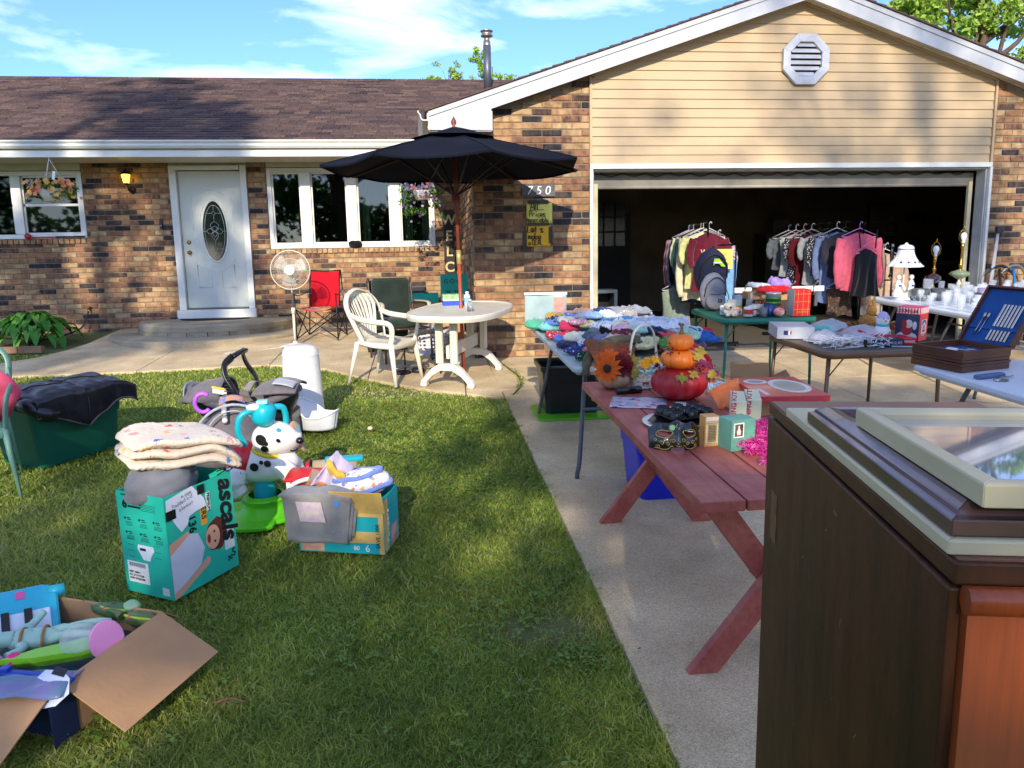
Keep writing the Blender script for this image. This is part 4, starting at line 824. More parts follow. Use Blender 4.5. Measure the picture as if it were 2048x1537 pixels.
# diaper box and boxes by the wall
M_teal = mat('#1fae98', .55, var=.05, scale=3, name='teal_card'); M_tealD = mat('#128474', .6, name='teal_card_inside'); M_kraft = mat('#b58a60', .85, var=.07, scale=5, bump=.15, bscale=50, name='kraft_card')
def open_box(mb, w, d, h, th=.005):
    mb.box((0, -d/2+th/2, h/2), (w, th, h)); mb.box((0, d/2-th/2, h/2), (w, th, h)); mb.box((-w/2+th/2, 0, h/2), (th, d-2*th, h)); mb.box((w/2-th/2, 0, h/2), (th, d-2*th, h)); mb.box((0, 0, .006), (w-2*th, d-2*th, .006)); return mb
t = thing('diaper_carton', 'teal printed carton standing upright on a brown box in the corner', 'box', .40, 10.5, z=.6); open_box(MB(), .36, .3, .36).build('carton', M_teal, t); text('G O O', .08, M_ink, t, (-.14, -.152, .24), (1, 0, 0), (0, 0, 1)); text('26  32', .07, M_ink, t, (-.12, -.152, .1), (1, 0, 0), (0, 0, 1))
t = thing('carton', 'brown and teal carton under the patio table', 'box', .62, 9.6, z=.05); t.location.x = .3; MB().box((0, 0, .17), (.34, .3, .32)).build('carton_body', M_kraft, t); MB().box((0, 0, .42), (.345, .305, .18)).build('teal_band', M_teal, t); text('5', .1, M_ink, t, (.1, -.155, .38), (1, 0, 0), (0, 0, 1))
t = thing('carton', 'flat teal carton lying beside the grey storage bench', 'box', -.02, 10.9, z=.15); MB().box((0, 0, .21), (.4, .35, .42)).build('carton_body', M_kraft, t); open_box(MB(), .42, .36, .12).build('carton_lid', M_teal, t).location = (0, 0, .421)
t = thing('storage_bench', 'low grey storage bench against the window wall', 'bench', -.35, 11.75, z=.18); MB().rbox((0, 0, .27), (.7, .45, .5), .03).build('bench_body', plastic('#4c4a44', .6), t); MB().rbox((0, 0, .55), (.76, .5, .06), .04).build('lid', plastic('#8b8474', .6), t)
# red camp chair
t = thing('camp_chair', 'red folding camp chair with black frame beside the window wall', 'chair', -1.42, 10.75, z=.115); t.rotation_euler = (0, 0, R(-8))
M_red = cloth('#b30d20', var=.1, bump=.2)
s = MB(); s.grid(lambda a, b: ((a-.5)*(.46-.02*b), .20-.42*b, .42-.055*math.sin(a*PI)-.02*b+.03*math.sin(b*PI*.5)), 12, 10, thick=.006); s.build('seat', M_red, t)
s = MB(); s.grid(lambda a, b: ((a-.5)*(.42-.03*math.sin(b*PI)), .20+.12*b+.035*math.sin(a*PI), .42+.50*b-.015*math.sin(a*PI)*(b > .95)), 12, 12, thick=.006); s.build('backrest', M_red, t)
s = MB()
for sx in (-1, 1): s.tube([(sx*.21, .20, .42), (sx*.205, .325, .93)], .009, 6)
s.tube([(-.21, .32, .925), (0, .335, .912), (.21, .32, .925)], .007, 6); s.build('back_piping', M_dark, t)
for sx in (-1, 1):
    MB().tube([(sx*.27, .32, 0), (sx*.215, .33, .93)], .009, 6).build('rear_post', M_dark, t); MB().tube([(sx*.28, -.24, 0), (sx*.28, -.25, .62)], .009, 6).build('front_post', M_dark, t)
    MB().tube(bez([(sx*.28, -.27, .62), (sx*.29, .0, .59), (sx*.25, .33, .64)], 5), .02, 6, flat=(.3, 1)).build('arm_strap', cloth('#6d1420'), t)
    MB().tube([(sx*.28, -.24, .02), (sx*.27, .32, .41)], .008, 6).build('side_brace', M_dark, t); MB().tube([(sx*.28, -.24, .41), (sx*.27, .32, .02)], .008, 6).build('side_brace', M_dark, t)
for y in (-.24, .32): MB().tube([(-.28, y, .02), (.27, y-.012, .41)], .008, 6).build('cross_brace', M_dark, t); MB().tube([(.28, y-.02, .02), (-.27, y, .41)], .008, 6).build('cross_brace', M_dark, t)
# pedestal fan
t = thing('pedestal_fan', 'white pedestal fan with round wire cage standing on the patio', 'fan', -1.69, 10.15, z=.08)
M_fan = plastic('#cfcabb', .4)
mb = MB(); mb.lathe([(.001, 0), (.2, 0), (.2, .012), (.14, .03), (.03, .045), (.03, .07)], n=28); mb.build('base', M_fan, t); MB().cyl((0, 0, .05), (0, 0, .45), .017, n=12).build('lower_pole', M_fan, t); MB().cyl((0, 0, .45), (0, 0, .9), .012, n=10).build('upper_pole', M_steel, t); MB().cyl((0, 0, .42), (0, 0, .5), .026, n=12).build('collar', M_fan, t)
hd = MB(); hd.rings([[(x, -.02+k, z+.98) for x, z in [(w*math.cos(2*PI*i/16), w*math.sin(2*PI*i/16)) for i in range(16)]] for k, w in ((.02, .05), (.08, .075), (.16, .07), (.21, .03))]); hd.build('motor_housing', M_fan, t); MB().rbox((0, .05, .90), (.05, .08, .12), .015).build('neck', M_fan, t)
cg = MB(); RF = .245; cz_ = .98
def fan_ring(r_, y, w): cg.tube([(r_*math.cos(2*PI*i/40), y, cz_+r_*math.sin(2*PI*i/40)) for i in range(40)], w, 5, closed=True)
fan_ring(RF, -.03, .007); fan_ring(RF*.6, -.082, .002); fan_ring(RF*.25, -.1, .004); fan_ring(RF*.6, .05, .002)
for k in range(72):
    a = 2*PI*k/72; c_, s_ = math.cos(a), math.sin(a); b = a+.12; cb, sb_ = math.cos(b), math.sin(b)
    cg.tube([(RF*.2*c_, -.1, cz_+RF*.2*s_), (RF*.6*cb, -.085, cz_+RF*.6*sb_), (RF*.93*cb, -.055, cz_+RF*.93*sb_), (RF*cb, -.03, cz_+RF*sb_)], .0013, 3, caps=False)
    if k % 2: cg.tube([(RF*.2*c_, .06, cz_+RF*.2*s_), (RF*.7*c_, .045, cz_+RF*.7*s_), (RF*c_, -.02, cz_+RF*s_)], .0013, 3, caps=False)
cg.build('wire_cage', M_fan, t); mb = MB(); mb.lathe([(.001, .01), (.055, .006), (.06, 0)], (0, -.1, cz_), 20, Matrix.Rotation(R(90), 3, 'X')); mb.build('badge', plastic('#e9e7df'), t)
for k in range(3):
    bl = MB(); a0_ = k*2*PI/3+.4
    bl.grid(lambda a, b: ((.04+.17*a)*math.cos(a0_+(b-.5)*1.25*(1-.25*a)), -.03+.035*(b-.5), cz_+(.04+.17*a)*math.sin(a0_+(b-.5)*1.25*(1-.25*a))), 6, 6, thick=.002); bl.build('blade', mat('#d8d8d2', .25, alpha=.3, name='clear_blade'), t)
mb = MB(); mb.tube(bez([(0, .1, .02), (-.1, -.15, .01), (-.35, -.35, .006), (-.55, -.75, .006), (-.75, -.6, .006), (-.5, -.45, .006)], 8), .004, 5); mb.build('power_cord', plastic('#d9d5c8'), t)
# hose tap, hose, edging, hosta
t = thing('garden_hose', 'dark blue garden hose hanging from the wall tap and running through the bed', 'hose', z=0)
MB().tube(bez([(-5.0, HY-.08, .5), (-5.02, HY-.12, .4), (-5.08, HY-.2, .25), (-5.2, 11.6, .17), (-5.35, 11.1, .14), (-5.2, 10.6, .12), (-5.5, 10.35, .10), (-6.2, 10.3, .10), (-7.2, 10.25, .10)], 10), .013, 8).build('hose', mat('#1b2338', .5), t)
mb = MB(); mb.cyl((-5.0, HY, .52), (-5.0, HY-.1, .52), .014); mb.cyl((-5.0, HY-.085, .52), (-5.0, HY-.085, .47), .012); mb.lathe([(.001, 0), (.03, 0), (.03, .008), (.001, .01)], (-5.0, HY-.06, .55), 12); mb.build('tap', M_brass, t)
t = thing('hosta', 'leafy green hosta plant against the brick below the left window', 'plant', -5.3, 11.05, z=.12); q = random.Random(3); mb = MB()
for k in range(120):
    a = q.uniform(0, 6.28); r_ = q.uniform(.05, .5)*(1 if k > 30 else .5); hh = .36*(1-(r_/.55)**2)+q.uniform(-.03, .05)+.02; L_ = q.uniform(.14, .2); w = L_*q.uniform(.28, .36); d = V3((math.cos(a), math.sin(a), 0)); s_ = V3((-d.y, d.x, 0)); b0 = V3((r_*d.x*1.15, r_*d.y*.75, hh)); v_ = q.random(); P = []
    for i in range(6):
        f = i/5; wd = w*math.sin(PI*min(1, f*.93+.07))**.8*(1.1-.3*f); c_ = b0+d*L_*f+V3((0, 0, -.12*f*f*(1+r_)+.03*math.sin(f*PI))); P += [c_-s_*wd+V3((0, 0, .015)), c_, c_+s_*wd+V3((0, 0, .015))]
    mb.add(P, [(i*3+j, i*3+j+1, i*3+j+4, i*3+j+3) for i in range(5) for j in range(2)], v_, True)
    mb.tube([(d.x*.03, d.y*.03, 0), b0*.6+V3((0, 0, .02)), b0], .004, 3, v_, caps=False)
mb.build('leaf', ramp_mat('hosta_leaf', [(0, '#2f6a22'), (.6, '#4f8f33'), (1, '#86b84e')], .4, trl=.3), t, attr=True)['kind'] = 'stuff'
for i in range(9):
    o = solo(MB().box((0, 0, .04), (.28, .09, .08)), 'edging_block', 'low tan edging brick along the hosta bed, %s in the row from the concrete walk' % ['first', 'second', 'third', 'fourth', 'fifth', 'sixth', 'seventh', 'eighth', 'ninth'][i], 'edging brick', -5.0-i*.3, 10.32+.02*math.sin(i), z=.08, mt=mat('#8c6c52', .9, bump=.5, bscale=60, var=.2), group='edging bricks along the plant bed')
# stone and twig
mb = blob(0, lambda a, b: 1+.15*nz((math.cos(a), math.sin(a), b), 2), .022, .02, .016); solo(mb, 'stone', 'small pale round stone lying alone on the lawn', 'stone', -.46, 5.93, .015, mt=mat('#cdb99a', .8, bump=.3))
mb = MB(); mb.tube(bez([(-.05, 0, 0), (0, .008, .01), (.055, -.004, 0)], 4), [.004]*5+[.003]*4, 5); mb.tube([(0, .008, .01), (-.02, -.03, .005)], .003, 4); solo(mb, 'dry_leaf', 'curled dry brown leaf on the grass near the toy box', 'leaf', -.70, 2.46, .02, mt=mat('#8a5b3c', .9))
# ================================================================ ON THE LAWN
# white canister and scoop
t = thing('plastic_bin', 'tall white plastic bin standing upside down on the lawn', 'bin', -1.03, 6.42, rz=0); mb = MB(); mb.lathe([(.172, 0), (.172, .02), (.165, .03), (.148, .52), (.143, .565), (.125, .595), (.09, .607), (.001, .61)], n=36); mb.build('bin_body', plastic('#e2e0da', .3), t); mb = MB(); mb.tube([(.146*math.cos(2*PI*i/36), .146*math.sin(2*PI*i/36), .535) for i in range(36)], .004, 5, closed=True); mb.build('rim_bead', plastic('#e2e0da', .3), t)
t = thing('baby_bath', 'white plastic baby bath seat beside the white bin', 'baby bath', -.885, 6.02, rz=-25); t.scale = (.8, .8, 1); M_wp = plastic('#dfe2e6', .3)
mb = MB(); mb.grid(lambda a, b: ((.17+.03*b)*math.cos(PI*2*a)*(1.0+.25*(math.cos(PI*2*a) > 0)), (.15+.02*b)*math.sin(PI*2*a), .02+(.10+.12*max(0, -math.cos(2*PI*a)+.0)+.05*max(0, math.cos(2*PI*a))**3)*b), 40, 8, thick=.006); mb.build('wall', M_wp, t)
MB().grid(lambda a, b: (.19*(a*2-1)*math.sqrt(max(0, 1-(b*2-1)**2)), .14*(b*2-1), .035+.05*abs(a*2-1)**3), 14, 14, thick=.005).build('seat', M_wp, t); mb = MB(); mb.tube([(-.2*math.cos(2*PI*i/40)*(.97 if math.cos(2*PI*i/40) > 0 else 1.24), .17*math.sin(2*PI*i/40), .12+.12*max(0, math.cos(2*PI*i/40))+.05*max(0, -math.cos(2*PI*i/40))**3) for i in range(40)], .009, 6, closed=True); mb.build('rim', M_wp, t)
# infant car seat, side on; local x runs from hood (-) to feet (+)
t = thing('car_seat', 'grey and black infant car seat with tall carry handle up', 'car seat', -1.36, 5.85, rz=-6)
M_sh = plastic('#0f0f12', .35); M_gf = cloth('#6c6769', var=.12, bump=.3); M_lg = cloth('#a9adb6', bump=.2)
def hullf(a, b):                                              # tub: a round the rim, b from the rim down
    c_, s_ = math.cos(2*PI*a), math.sin(2*PI*a); rx, ry = .40, .215; k = math.sqrt(max(0, 1-b*b))**.8
    rimz = .33+.05*abs(c_)**2*(1 if c_ > 0 else 1.4)-.05*(1-abs(c_)); return (c_*rx*(.25+.75*k), s_*ry*(.3+.7*k), rimz-(rimz-.10)*b)
mb = MB(); mb.grid(hullf, 40, 10); mb.build('shell', M_sh, t)
mb = MB(); mb.tube([V3(hullf(i/48, .0)) for i in range(48)], .026, 8, closed=True, flat=(1.1, 1)); mb.build('rim', M_gf, t)
mb = MB(); mb.grid(lambda a, b: V3(hullf(a, b*.8))*.93+V3((0, 0, .025)), 40, 8); mb.build('padding', M_gf, t)
mb = MB(); mb.rbox((.02, 0, .06), (.62, .33, .11), .06); mb.rbox((.24, 0, .13), (.26, .34, .2), .05); mb.build('base', M_sh, t)
hd = MB(); hd.grid(lambda a, b: (-.10-.30*math.sin(b*PI*.62)-.02, (a*2-1)*.215*math.sqrt(max(.05, 1-.35*b*b)), .33+.14*math.cos(b*PI*.60)*math.cos((a*2-1)*PI*.5)**.5*1.0+.02*math.sin(b*25)*.2), 18, 14, thick=.008); hd.build('hood', M_gf, t)
hd = MB(); hd.grid(lambda a, b: (-.385-.03*math.sin(a*PI), (a*2-1)*.17, .345+.045*math.sin(a*PI)+.05*b), 10, 3, thick=.006); hd.build('hood_tip', M_lg, t)
hd = MB(); hd.grid(lambda a, b: (-.16+.10*a, -.215-.0*b+.01*b, .40+.035*b-.02*a), 3, 3, thick=.003); st_ = hd.build('warning_label', mat('#e9e7e0', .6), t); MB().box((-.11, -.221, .438), (.10, .003, .012), Matrix.Rotation(R(10), 3, 'Y')).build('yellow_strip', mat('#e8c32a', .6), st_)
ft = MB(); ft.grid(lambda a, b: (.12+.30*b, (a*2-1)*.225*math.sqrt(max(.1, 1-.45*b*b)), .36+.09*math.sin(PI*(.15+.62*b))*math.cos((a*2-1)*PI*.48)**.5+.0), 18, 12, thick=.01); ft.build('foot_cover', M_gf, t)
ft = MB(); ft.grid(lambda a, b: (.26+.15*b, -.18+.20*a, .452-.03*b*b-.0*a+.01*math.sin(a*3)), 8, 6, thick=.004); ft.build('silver_patch', M_lg, t)
ha = MB(); 
for s_ in (-1, 1): ha.tube(bez([(.02, s_*.235, .30), (.01, s_*.245, .42), (-.045, s_*.235, .52), (-.06, s_*.20, .60), (-.03, s_*.12, .645)], 6), .026, 8, flat=(.55, 1.25))
ha.tube(bez([(-.03, -.125, .645), (.0, -.06, .665), (.0, .06, .665), (-.03, .125, .645)], 6), .024, 8, flat=(.7, 1.2)); ha.build('handle', M_sh, t)
gr = MB()
for k in range(7): gr.box((-.045+.004*k, -.262, .40+k*.022), (.035, .006, .006))
gr.build('grip_rib', mat('#2a2b30', .5), t)['kind'] = 'stuff'
MB().grid(lambda a, b: (.06+.05*a, -.2+.25*b, .42+.03*math.sin(b*3)), 3, 8, thick=.006).build('harness_strap', cloth('#8b8583'), t); MB().box((.10, -.225, .30), (.05, .006, .04), R(0)).build('belt_guide', plastic('#2f56c4'), t)
# bouncer / pod in front
t = thing('baby_carrier', 'grey domed baby bouncer seat with purple ring toy in front of the car seat', 'baby bouncer', -1.30, 5.22, rz=10)
mb = MB(); mb.grid(lambda a, b: (math.cos(PI*a)*.30*math.sin(PI*.5*b+.001), .02+.22*math.sin(PI*.5*b)*(.3-1.0*math.sin(PI*a))*.6, .42*math.cos(PI*.5*b)*(.9+.1*math.sin(PI*a))), 30, 14, thick=.008); mb.build('hood', M_gf, t)
mb = MB(); mb.tube([(math.cos(PI*i/24)*.30, -.05*math.sin(PI*i/24), .03+.39*math.sin(PI*i/24)) for i in range(25)], .010, 6); mb.tube([(math.cos(PI*i/24)*.22, -.10*math.sin(PI*i/24), .03+.36*math.sin(PI*i/24)) for i in range(25)], .005, 6); mb.build('piping', M_lg, t)
mb = blob(0, lambda a, b: 1+.1*nz((math.cos(a), math.sin(a), b), 2), .30, .22, .16); mb._shift((0, .1, .17), len(mb.v)); mb.build('seat', M_gf, t)
MB().tube(bez([(-.05, -.07, .30), (-.05, -.06, .40), (-.06, -.01, .47)], 5), .018, 6, flat=(1, .3)).build('strap', cloth('#8d8a8b'), t)
for z_ in (.325, .375): mb = MB(); mb.lathe([(.001, .008), (.016, .005), (.017, 0)], (-.05, -.082, z_), 14, Matrix.Rotation(R(80), 3, 'X')); mb.build('snap', plastic('#e9e9e9'), t)
mb = MB(); mb.tube([(-.18+.05*math.cos(2*PI*i/24), -.02, .44+.062*math.sin(2*PI*i/24)) for i in range(3, 22)], [.013+.002*(i % 2) for i in range(19)], 8); mb.build('ring_toy', mat('#b25bd6', .5), t)
MB().grid(lambda a, b: (-.08+.16*a, -.02-.03*b, .45+.03*math.sin(a*3)-.03*b), 6, 4, thick=.004).build('toy_flap', cloth('#d98b2f', col2='#2b7fc4', scale=18), t)
# spotted dog rocker
t = thing('dog_rocker', 'white spotted plastic dog ride-on toy with turquoise handles on green base', 'ride-on toy', -.93, 4.28, rz=0)
M_gr = plastic('#5ac21c', .3); M_tq = plastic('#12a9b8', .3); M_dw = plastic('#e4e2dc', .3)
mb = MB(); mb.lathe([(.001, 0), (.23, 0), (.235, .012), (.22, .022), (.14, .03), (.12, .07), (.085, .075), (.08, .09)], n=30); mb.rbox((.06, .02, .012), (.62, .20, .024), .06); mb.rbox((-.02, -.10, .012), (.22, .40, .024), .06); mb.build('base', M_gr, t)
mb = MB(); mb.lathe([(.13, .03)]+[(.115+.012*(i % 2), .035+.008*i) for i in range(9)]+[(.09, .11)], n=24); mb.build('ribbed_collar', M_gr, t)
mb = MB(); mb.lathe([(.062, .08), (.058, .20)], n=24); mb.build('spring_post', M_tq, t)
bd = blob(0, lambda a, b: 1+.15*math.cos(a)*math.sin(b), .19, .105, .11, 28, 18); bd._shift((-.02, 0, .29), len(bd.v)); bd.build('body', M_dw, t)
for s_ in (-1, 1): l_ = MB(); l_.tube(bez([(.10, s_*.06, .30), (.17, s_*.075, .22), (.20, s_*.08, .13), (.245, s_*.08, .12)], 5), [.055]*5+[.045]*5+[.04]*5+[.035], 12); l_.build('front_leg', M_dw, t); l_ = MB(); l_.tube(bez([(-.12, s_*.06, .28), (-.14, s_*.085, .20), (-.11, s_*.08, .14)], 5), [.06]*6+[.045]*5, 12); l_.build('hind_leg', M_dw, t)
hd = blob(0, lambda a, b: 1+.35*max(0, math.cos(a-.25))**3*math.sin(b)**2*(1 if b < 1.75 else .4), .115, .10, .095, 30, 20); hd._shift((.075, -.03, .435), len(hd.v)); head = hd.build('head', M_dw, t)
def patch(par, c, n, r_, m_, nm, k=1.0, d=.003):
    n = V3(n).normalized(); a = n.orthogonal().normalized(); b = n.cross(a); mb = MB(); P = [V3(c)+(a*math.cos(2*PI*i/20)*r_+b*math.sin(2*PI*i/20)*r_*k)-n*r_*r_*1.6 for i in range(20)]; c2 = V3(c)+n*d
    mb.add([c2]+[p+n*d for p in P], [(0, 1+i, 1+(i+1) % 20) for i in range(20)]); return mb.build(nm, m_, par)
M_k = plastic('#0a0a0c', .3)
patch(head, (.03, -.128, .455), (-.25, -1, .15), .027, M_k, 'spot', 1.2); patch(head, (.055, -.133, .435), (0, -1, 0), .012, M_k, 'spot'); patch(head, (.045, -.128, .405), (-.1, -1, -.25), .02, M_k, 'spot')
patch(head, (.115, -.125, .45), (.35, -1, .1), .016, plastic('#f2f2f2'), 'eye_white', 1.3, .004); patch(head, (.118, -.127, .448), (.35, -1, .1), .010, M_k, 'pupil', 1.3, .007); patch(head, (.12, -.105, .50), (.3, -.9, .5), .012, plastic('#2f8fc4'), 'blue_sticker')
mb = blob(0, None, .022, .02, .019, 14, 10); mb._shift((.222, -.065, .425), len(mb.v)); mb.build('nose', M_k, head); MB().tube(bez([(.175, -.11, .385), (.195, -.10, .378), (.215, -.085, .385)], 4), .004, 5).build('mouth', M_k, head)
for s_, m_ in ((-1, M_dw), (1, plastic('#d6526a'))): mb = blob(0, None, .03, .016, .055, 14, 10); mb._shift((.10+.03*s_, .02+s_*.085, .46), len(mb.v)); mb.build('ear', m_, head)
mb = MB(); mb.tube([(.04+.085*math.cos(2*PI*i/24), -.005+.085*math.sin(2*PI*i/24), .355+.04*math.cos(2*PI*i/24)*-.6) for i in range(24)], .013, 8, closed=True); mb.build('yellow_collar', plastic('#e8c91e'), t)
mb = blob(0, lambda a, b: 1, .10, .108, .105, 20, 12); mb._shift((-.10, 0, .315), len(mb.v)); mb.build('red_saddle', plastic('#d8232a'), t)
for c_, n_, r_ in (((-.02, -.112, .30), (0, -1, .1), .022), ((.02, -.115, .325), (0, -1, .2), .011), ((-.12, -.105, .27), (-.2, -1, 0), .028), ((.05, -.108, .315), (.1, -1, .1), .018)): patch(t, c_, n_, r_, M_k, 'spot', 1.1, .006)
mb = MB(); mb.tube(bez([(-.06, -.10, .42), (-.085, -.12, .50), (-.07, -.12, .58), (-.02, -.10, .61), (.03, -.07, .605)], 6), .017, 10); mb.build('handle', M_tq, t); mb = MB(); mb.tube(bez([(.12, .0, .44), (.145, .0, .52), (.14, -.02, .60), (.10, -.04, .615), (.06, -.05, .605)], 6), .017, 10); mb.build('handle', M_tq, t)
mb = MB(); mb.lathe([(.001, 0), (.05, 0), (.062, .03), (.062, .09), (.045, .115), (.001, .12)], (.03, -.07, .53), 20, Matrix.Rotation(.25, 3, 'Y')); mb.build('control_dome', M_tq, t); MB().rbox((.045, -.085, .655), (.06, .05, .02), .01).build('clear_window', mat('#9fdfe2', .1), t); mb = blob(0, None, .04, .03, .02, 16, 10); mb._shift((0, -.1, .63), len(mb.v)); mb.build('white_cap', M_dw, t)
MB().grid(lambda a, b: (.16+.05*a+.02*b, -.02+.06*a, .50-.16*b+.02*math.sin(a*4)), 6, 8, thick=.004).build('ribbon_tags', cloth('#e0873a', col2='#29a7b8', scale=20), t)
# carton A with printed faces.  local: x = long printed face, -y = that face, -x = end panel
def carton_frame(t, w, d, h, m_):
    open_box(MB(), w, d, h).build('carton', m_, t)
t = thing('diaper_carton', 'big teal printed diaper carton with handwritten note, holding a quilt', 'box', 0, 0, rz=60); u = V3((.5, .866, 0)); v = V3((-.866, .5, 0)); c0 = V3((-1.125, 3.27, 0)); w_, d_, h_ = .39, .28, .47
c_ = c0+u*w_/2+v*d_/2; m = (Matrix.Rotation(SL, 4, 'X') @ Matrix.Rotation(R(60), 4, 'Z')); m.translation = (c_.x, c_.y, G(c_.y)-.005); t.matrix_world = m; boxA = t
open_box(MB(), w_, d_, h_).build('carton', mat('#21b79b', .5, var=.04, scale=2, name='teal_card_a'), t)
F = -d_/2; fx = (1, 0, 0); fz = (0, 0, 1); ff = lambda x, z, e=.001: (x, F-e, z)
# photo print of a smiling child lying on its side (turned box)
M_skin = mat('#d9a184', .6, var=.05); M_hair = mat('#5a2414', .7, var=.3, scale=40); M_shirt = mat('#c9cad6', .7, var=.05)
pp = MB(); pp.prism([(-.19, .02), (-.03, .10), (.0, .17), (-.03, .25), (-.09, .27), (-.19, .24)], .0008, (0, F-.0006, 0)); pr_ = pp.build('printed_shirt', M_shirt, t)
pp = MB(); pp.prism([(-.19, .205), (-.08, .262), (-.08, .28), (-.19, .255)], .0008, (0, F-.0008, 0)); pp.prism([(-.19, .0), (-.15, .01), (.02, .085), (.03, .115), (.01, .12), (-.10, .06), (-.19, .03)], .0008, (0, F-.0008, 0)); pp.build('printed_arm', M_skin, t)
pp = MB(); pp.prism([(.075+.062*math.cos(i*.35)*(1+.08*math.sin(i*2.3)), .205+.078*math.sin(i*.35)*(1+.08*math.cos(i*1.7))) for i in range(18)], .0008, (0, F-.0010, 0)); pp.build('printed_hair', M_hair, t)
pp = MB(); pp.prism([(.052+.042*math.cos(i*.35), .20+.058*math.sin(i*.35)) for i in range(18)], .0008, (0, F-.0016, 0)); pp.build('printed_face', M_skin, t)
pp = MB(); pp.prism([(.028+.010*math.cos(i*.6), .20+.022*math.sin(i*.6)) for i in range(10)], .0006, (0, F-.0024, 0)); pp.build('printed_mouth', mat('#8c2f2c', .6), t)
pp = MB()
for dz in (-.024, .024): pp.prism([(.062+.006*math.cos(i*.7), .20+dz+.006*math.sin(i*.7)) for i in range(9)], .0006, (0, F-.0024, 0))
pp.build('printed_eyes', M_ink, t)
text('ascals', .132, M_ink, t, ff(.115, .455), (0, 0, -1), (1, 0, 0), shear=.25, bold=.004); text('R', .15, M_ink, t, ff(.11, .50), (0, 0, -1), (1, 0, 0), shear=.2).scale = (.3, 1, 1)
text('x', .06, M_ink, t, ff(.13, .075), (0, 0, -1), (1, 0, 0)); text('5', .055, M_ink, t, ff(.155, .06), (1, 0, 0), (0, 0, 1))
MB().box((.012, F-.001, .33), (.034, .001, .11)).build('orange_label', mat('#e8a02c', .6), t); text('PPERS', .038, M_ink, t, ff(-.001, .40, .0016), (0, 0, -1), (1, 0, 0)); MB().box((.045, F-.0012, .375), (.024, .001, .085)).build('pale_label', mat('#c9dcd2', .6), t); text('PREMIUM', .021, M_ink, t, ff(.038, .416, .0018), (0, 0, -1), (1, 0, 0))
text('136', .055, M_ink, t, ff(-.075, .345), (0, 0, -1), (1, 0, 0), bold=.001)
MB().box((.15, F-.001, .155), (.06, .001, .10)).build('barcode_label', mat('#d8dcda', .6), t)
mb = MB(); 
for i in range(14): mb.box((.128+i*.0033, F-.0018, .175), (.0018 if i % 3 else .001, .0004, .04))
mb.build('barcode', M_ink, t)
pn = MB(); pn.prism([(-.185, .455), (-.04, .475), (.02, .40), (.03, .36), (-.03, .355), (-.07, .345), (-.085, .31), (-.12, .29), (-.145, .33), (-.165, .37), (-.19, .38)], .0012, (0, F-.003, 0)); note = pn.build('paper_note', mat('#dcdfe8', .8, var=.04), t)
mb = MB(); hand(mb, '6m age', (-.115, F-.0048, .437), (1, 0, .18), (-.18, 0, 1), .018, .0016); hand(mb, 'Padded kid', (-.155, F-.0048, .408), (1, 0, .18), (-.18, 0, 1), .018, .0016); hand(mb, 'blanket', (-.12, F-.0048, .385), (1, 0, .18), (-.18, 0, 1), .018, .0016); mb.build('handwriting', mat('#5b3038', .7), note)
MB().box((-.168, F-.0055, .385), (.052, .0008, .042)).build('tape', plastic('#0d0d0f'), note); MB().box((.005, F-.0055, .445), (.04, .0008, .042)).build('tape', plastic('#0d0d0f'), note)
E_ = -w_/2-.001                                                            # end panel, seen from -x
ex, ez_ = (0, -1, 0), (0, 0, 1)
text('6', .055, M_ink, t, (E_, .105, .40), ex, ez_, bold=.002); text('CORE', .035, M_ink, t, (E_, .075, .418), ex, ez_); MB().box((E_, .035, .408), (.001, .075, .009)).build('underline', M_ink, t); text('Goodc', .013, M_ink, t, (E_, .108, .455), ex, ez_)
mb = MB(); q = random.Random(5)
for r_ in range(2):
    for c in range(3):
        y, z_ = .10-c*.085, .35-r_*.065
        mb.prism([(-.006*math.cos(i*.8), .006*math.sin(i*.8)) for i in range(8)], -.0005, (E_, y-.0, z_), (0, -1, 0), (0, 0, 1))
        for k in range(2): mb.box((E_, y-.022-.003*k, z_+.003-k*.008), (.0006, .024-.006*q.random(), .004))
        for k in range(4): mb.box((E_, y-.022, z_-.016-k*.0055), (.0006, .05-.012*q.random(), .0014))
for k in range(5): mb.box((E_, -.045, .425-k*.007), (.0006, .10-.02*q.random(), .0014))
for k in range(8): mb.box((E_, .085 if k % 2 else -.075, .27-k*.014), (.0006, .035, .0014))
mb.build('small_print', M_ink, t)['kind'] = 'stuff'
pp = MB(); pp.prism([(-.045, .235), (.045, .235), (.05, .215), (.03, .19), (.02, .165), (-.02, .165), (-.035, .19), (-.05, .215)], -.0006, (E_-.0004, -.005, 0), (0, -1, 0), (0, 0, 1)); pp.build('printed_diaper', mat('#dfe6e8', .6), t); MB().box((E_-.001, .012, .215), (.0006, .035, .012)).build('diaper_band', M_ink, t)
MB().box((E_-.0003, .055, .10), (.0008, .125, .10)).build('address_label', mat('#e2e4e2', .6), t)
mb = MB()
for i in range(26): mb.box((E_-.001, .105-i*.0038, .135), (.0005, .0018 if i % 3 else .001, .018))
mb.build('barcode', M_ink, t); text('DEPT 00071', .013, M_ink, t, (E_-.0008, .11, .095), ex, ez_); text('PO 2711717260', .013, M_ink, t, (E_-.0008, .11, .08), ex, ez_); text('ITEM 579665508', .013, M_ink, t, (E_-.0008, .11, .065), ex, ez_)
MB().box((E_-.0003, -.10, .035), (.0008, .04, .035)).build('small_label', mat('#e2e4e2', .6), t)
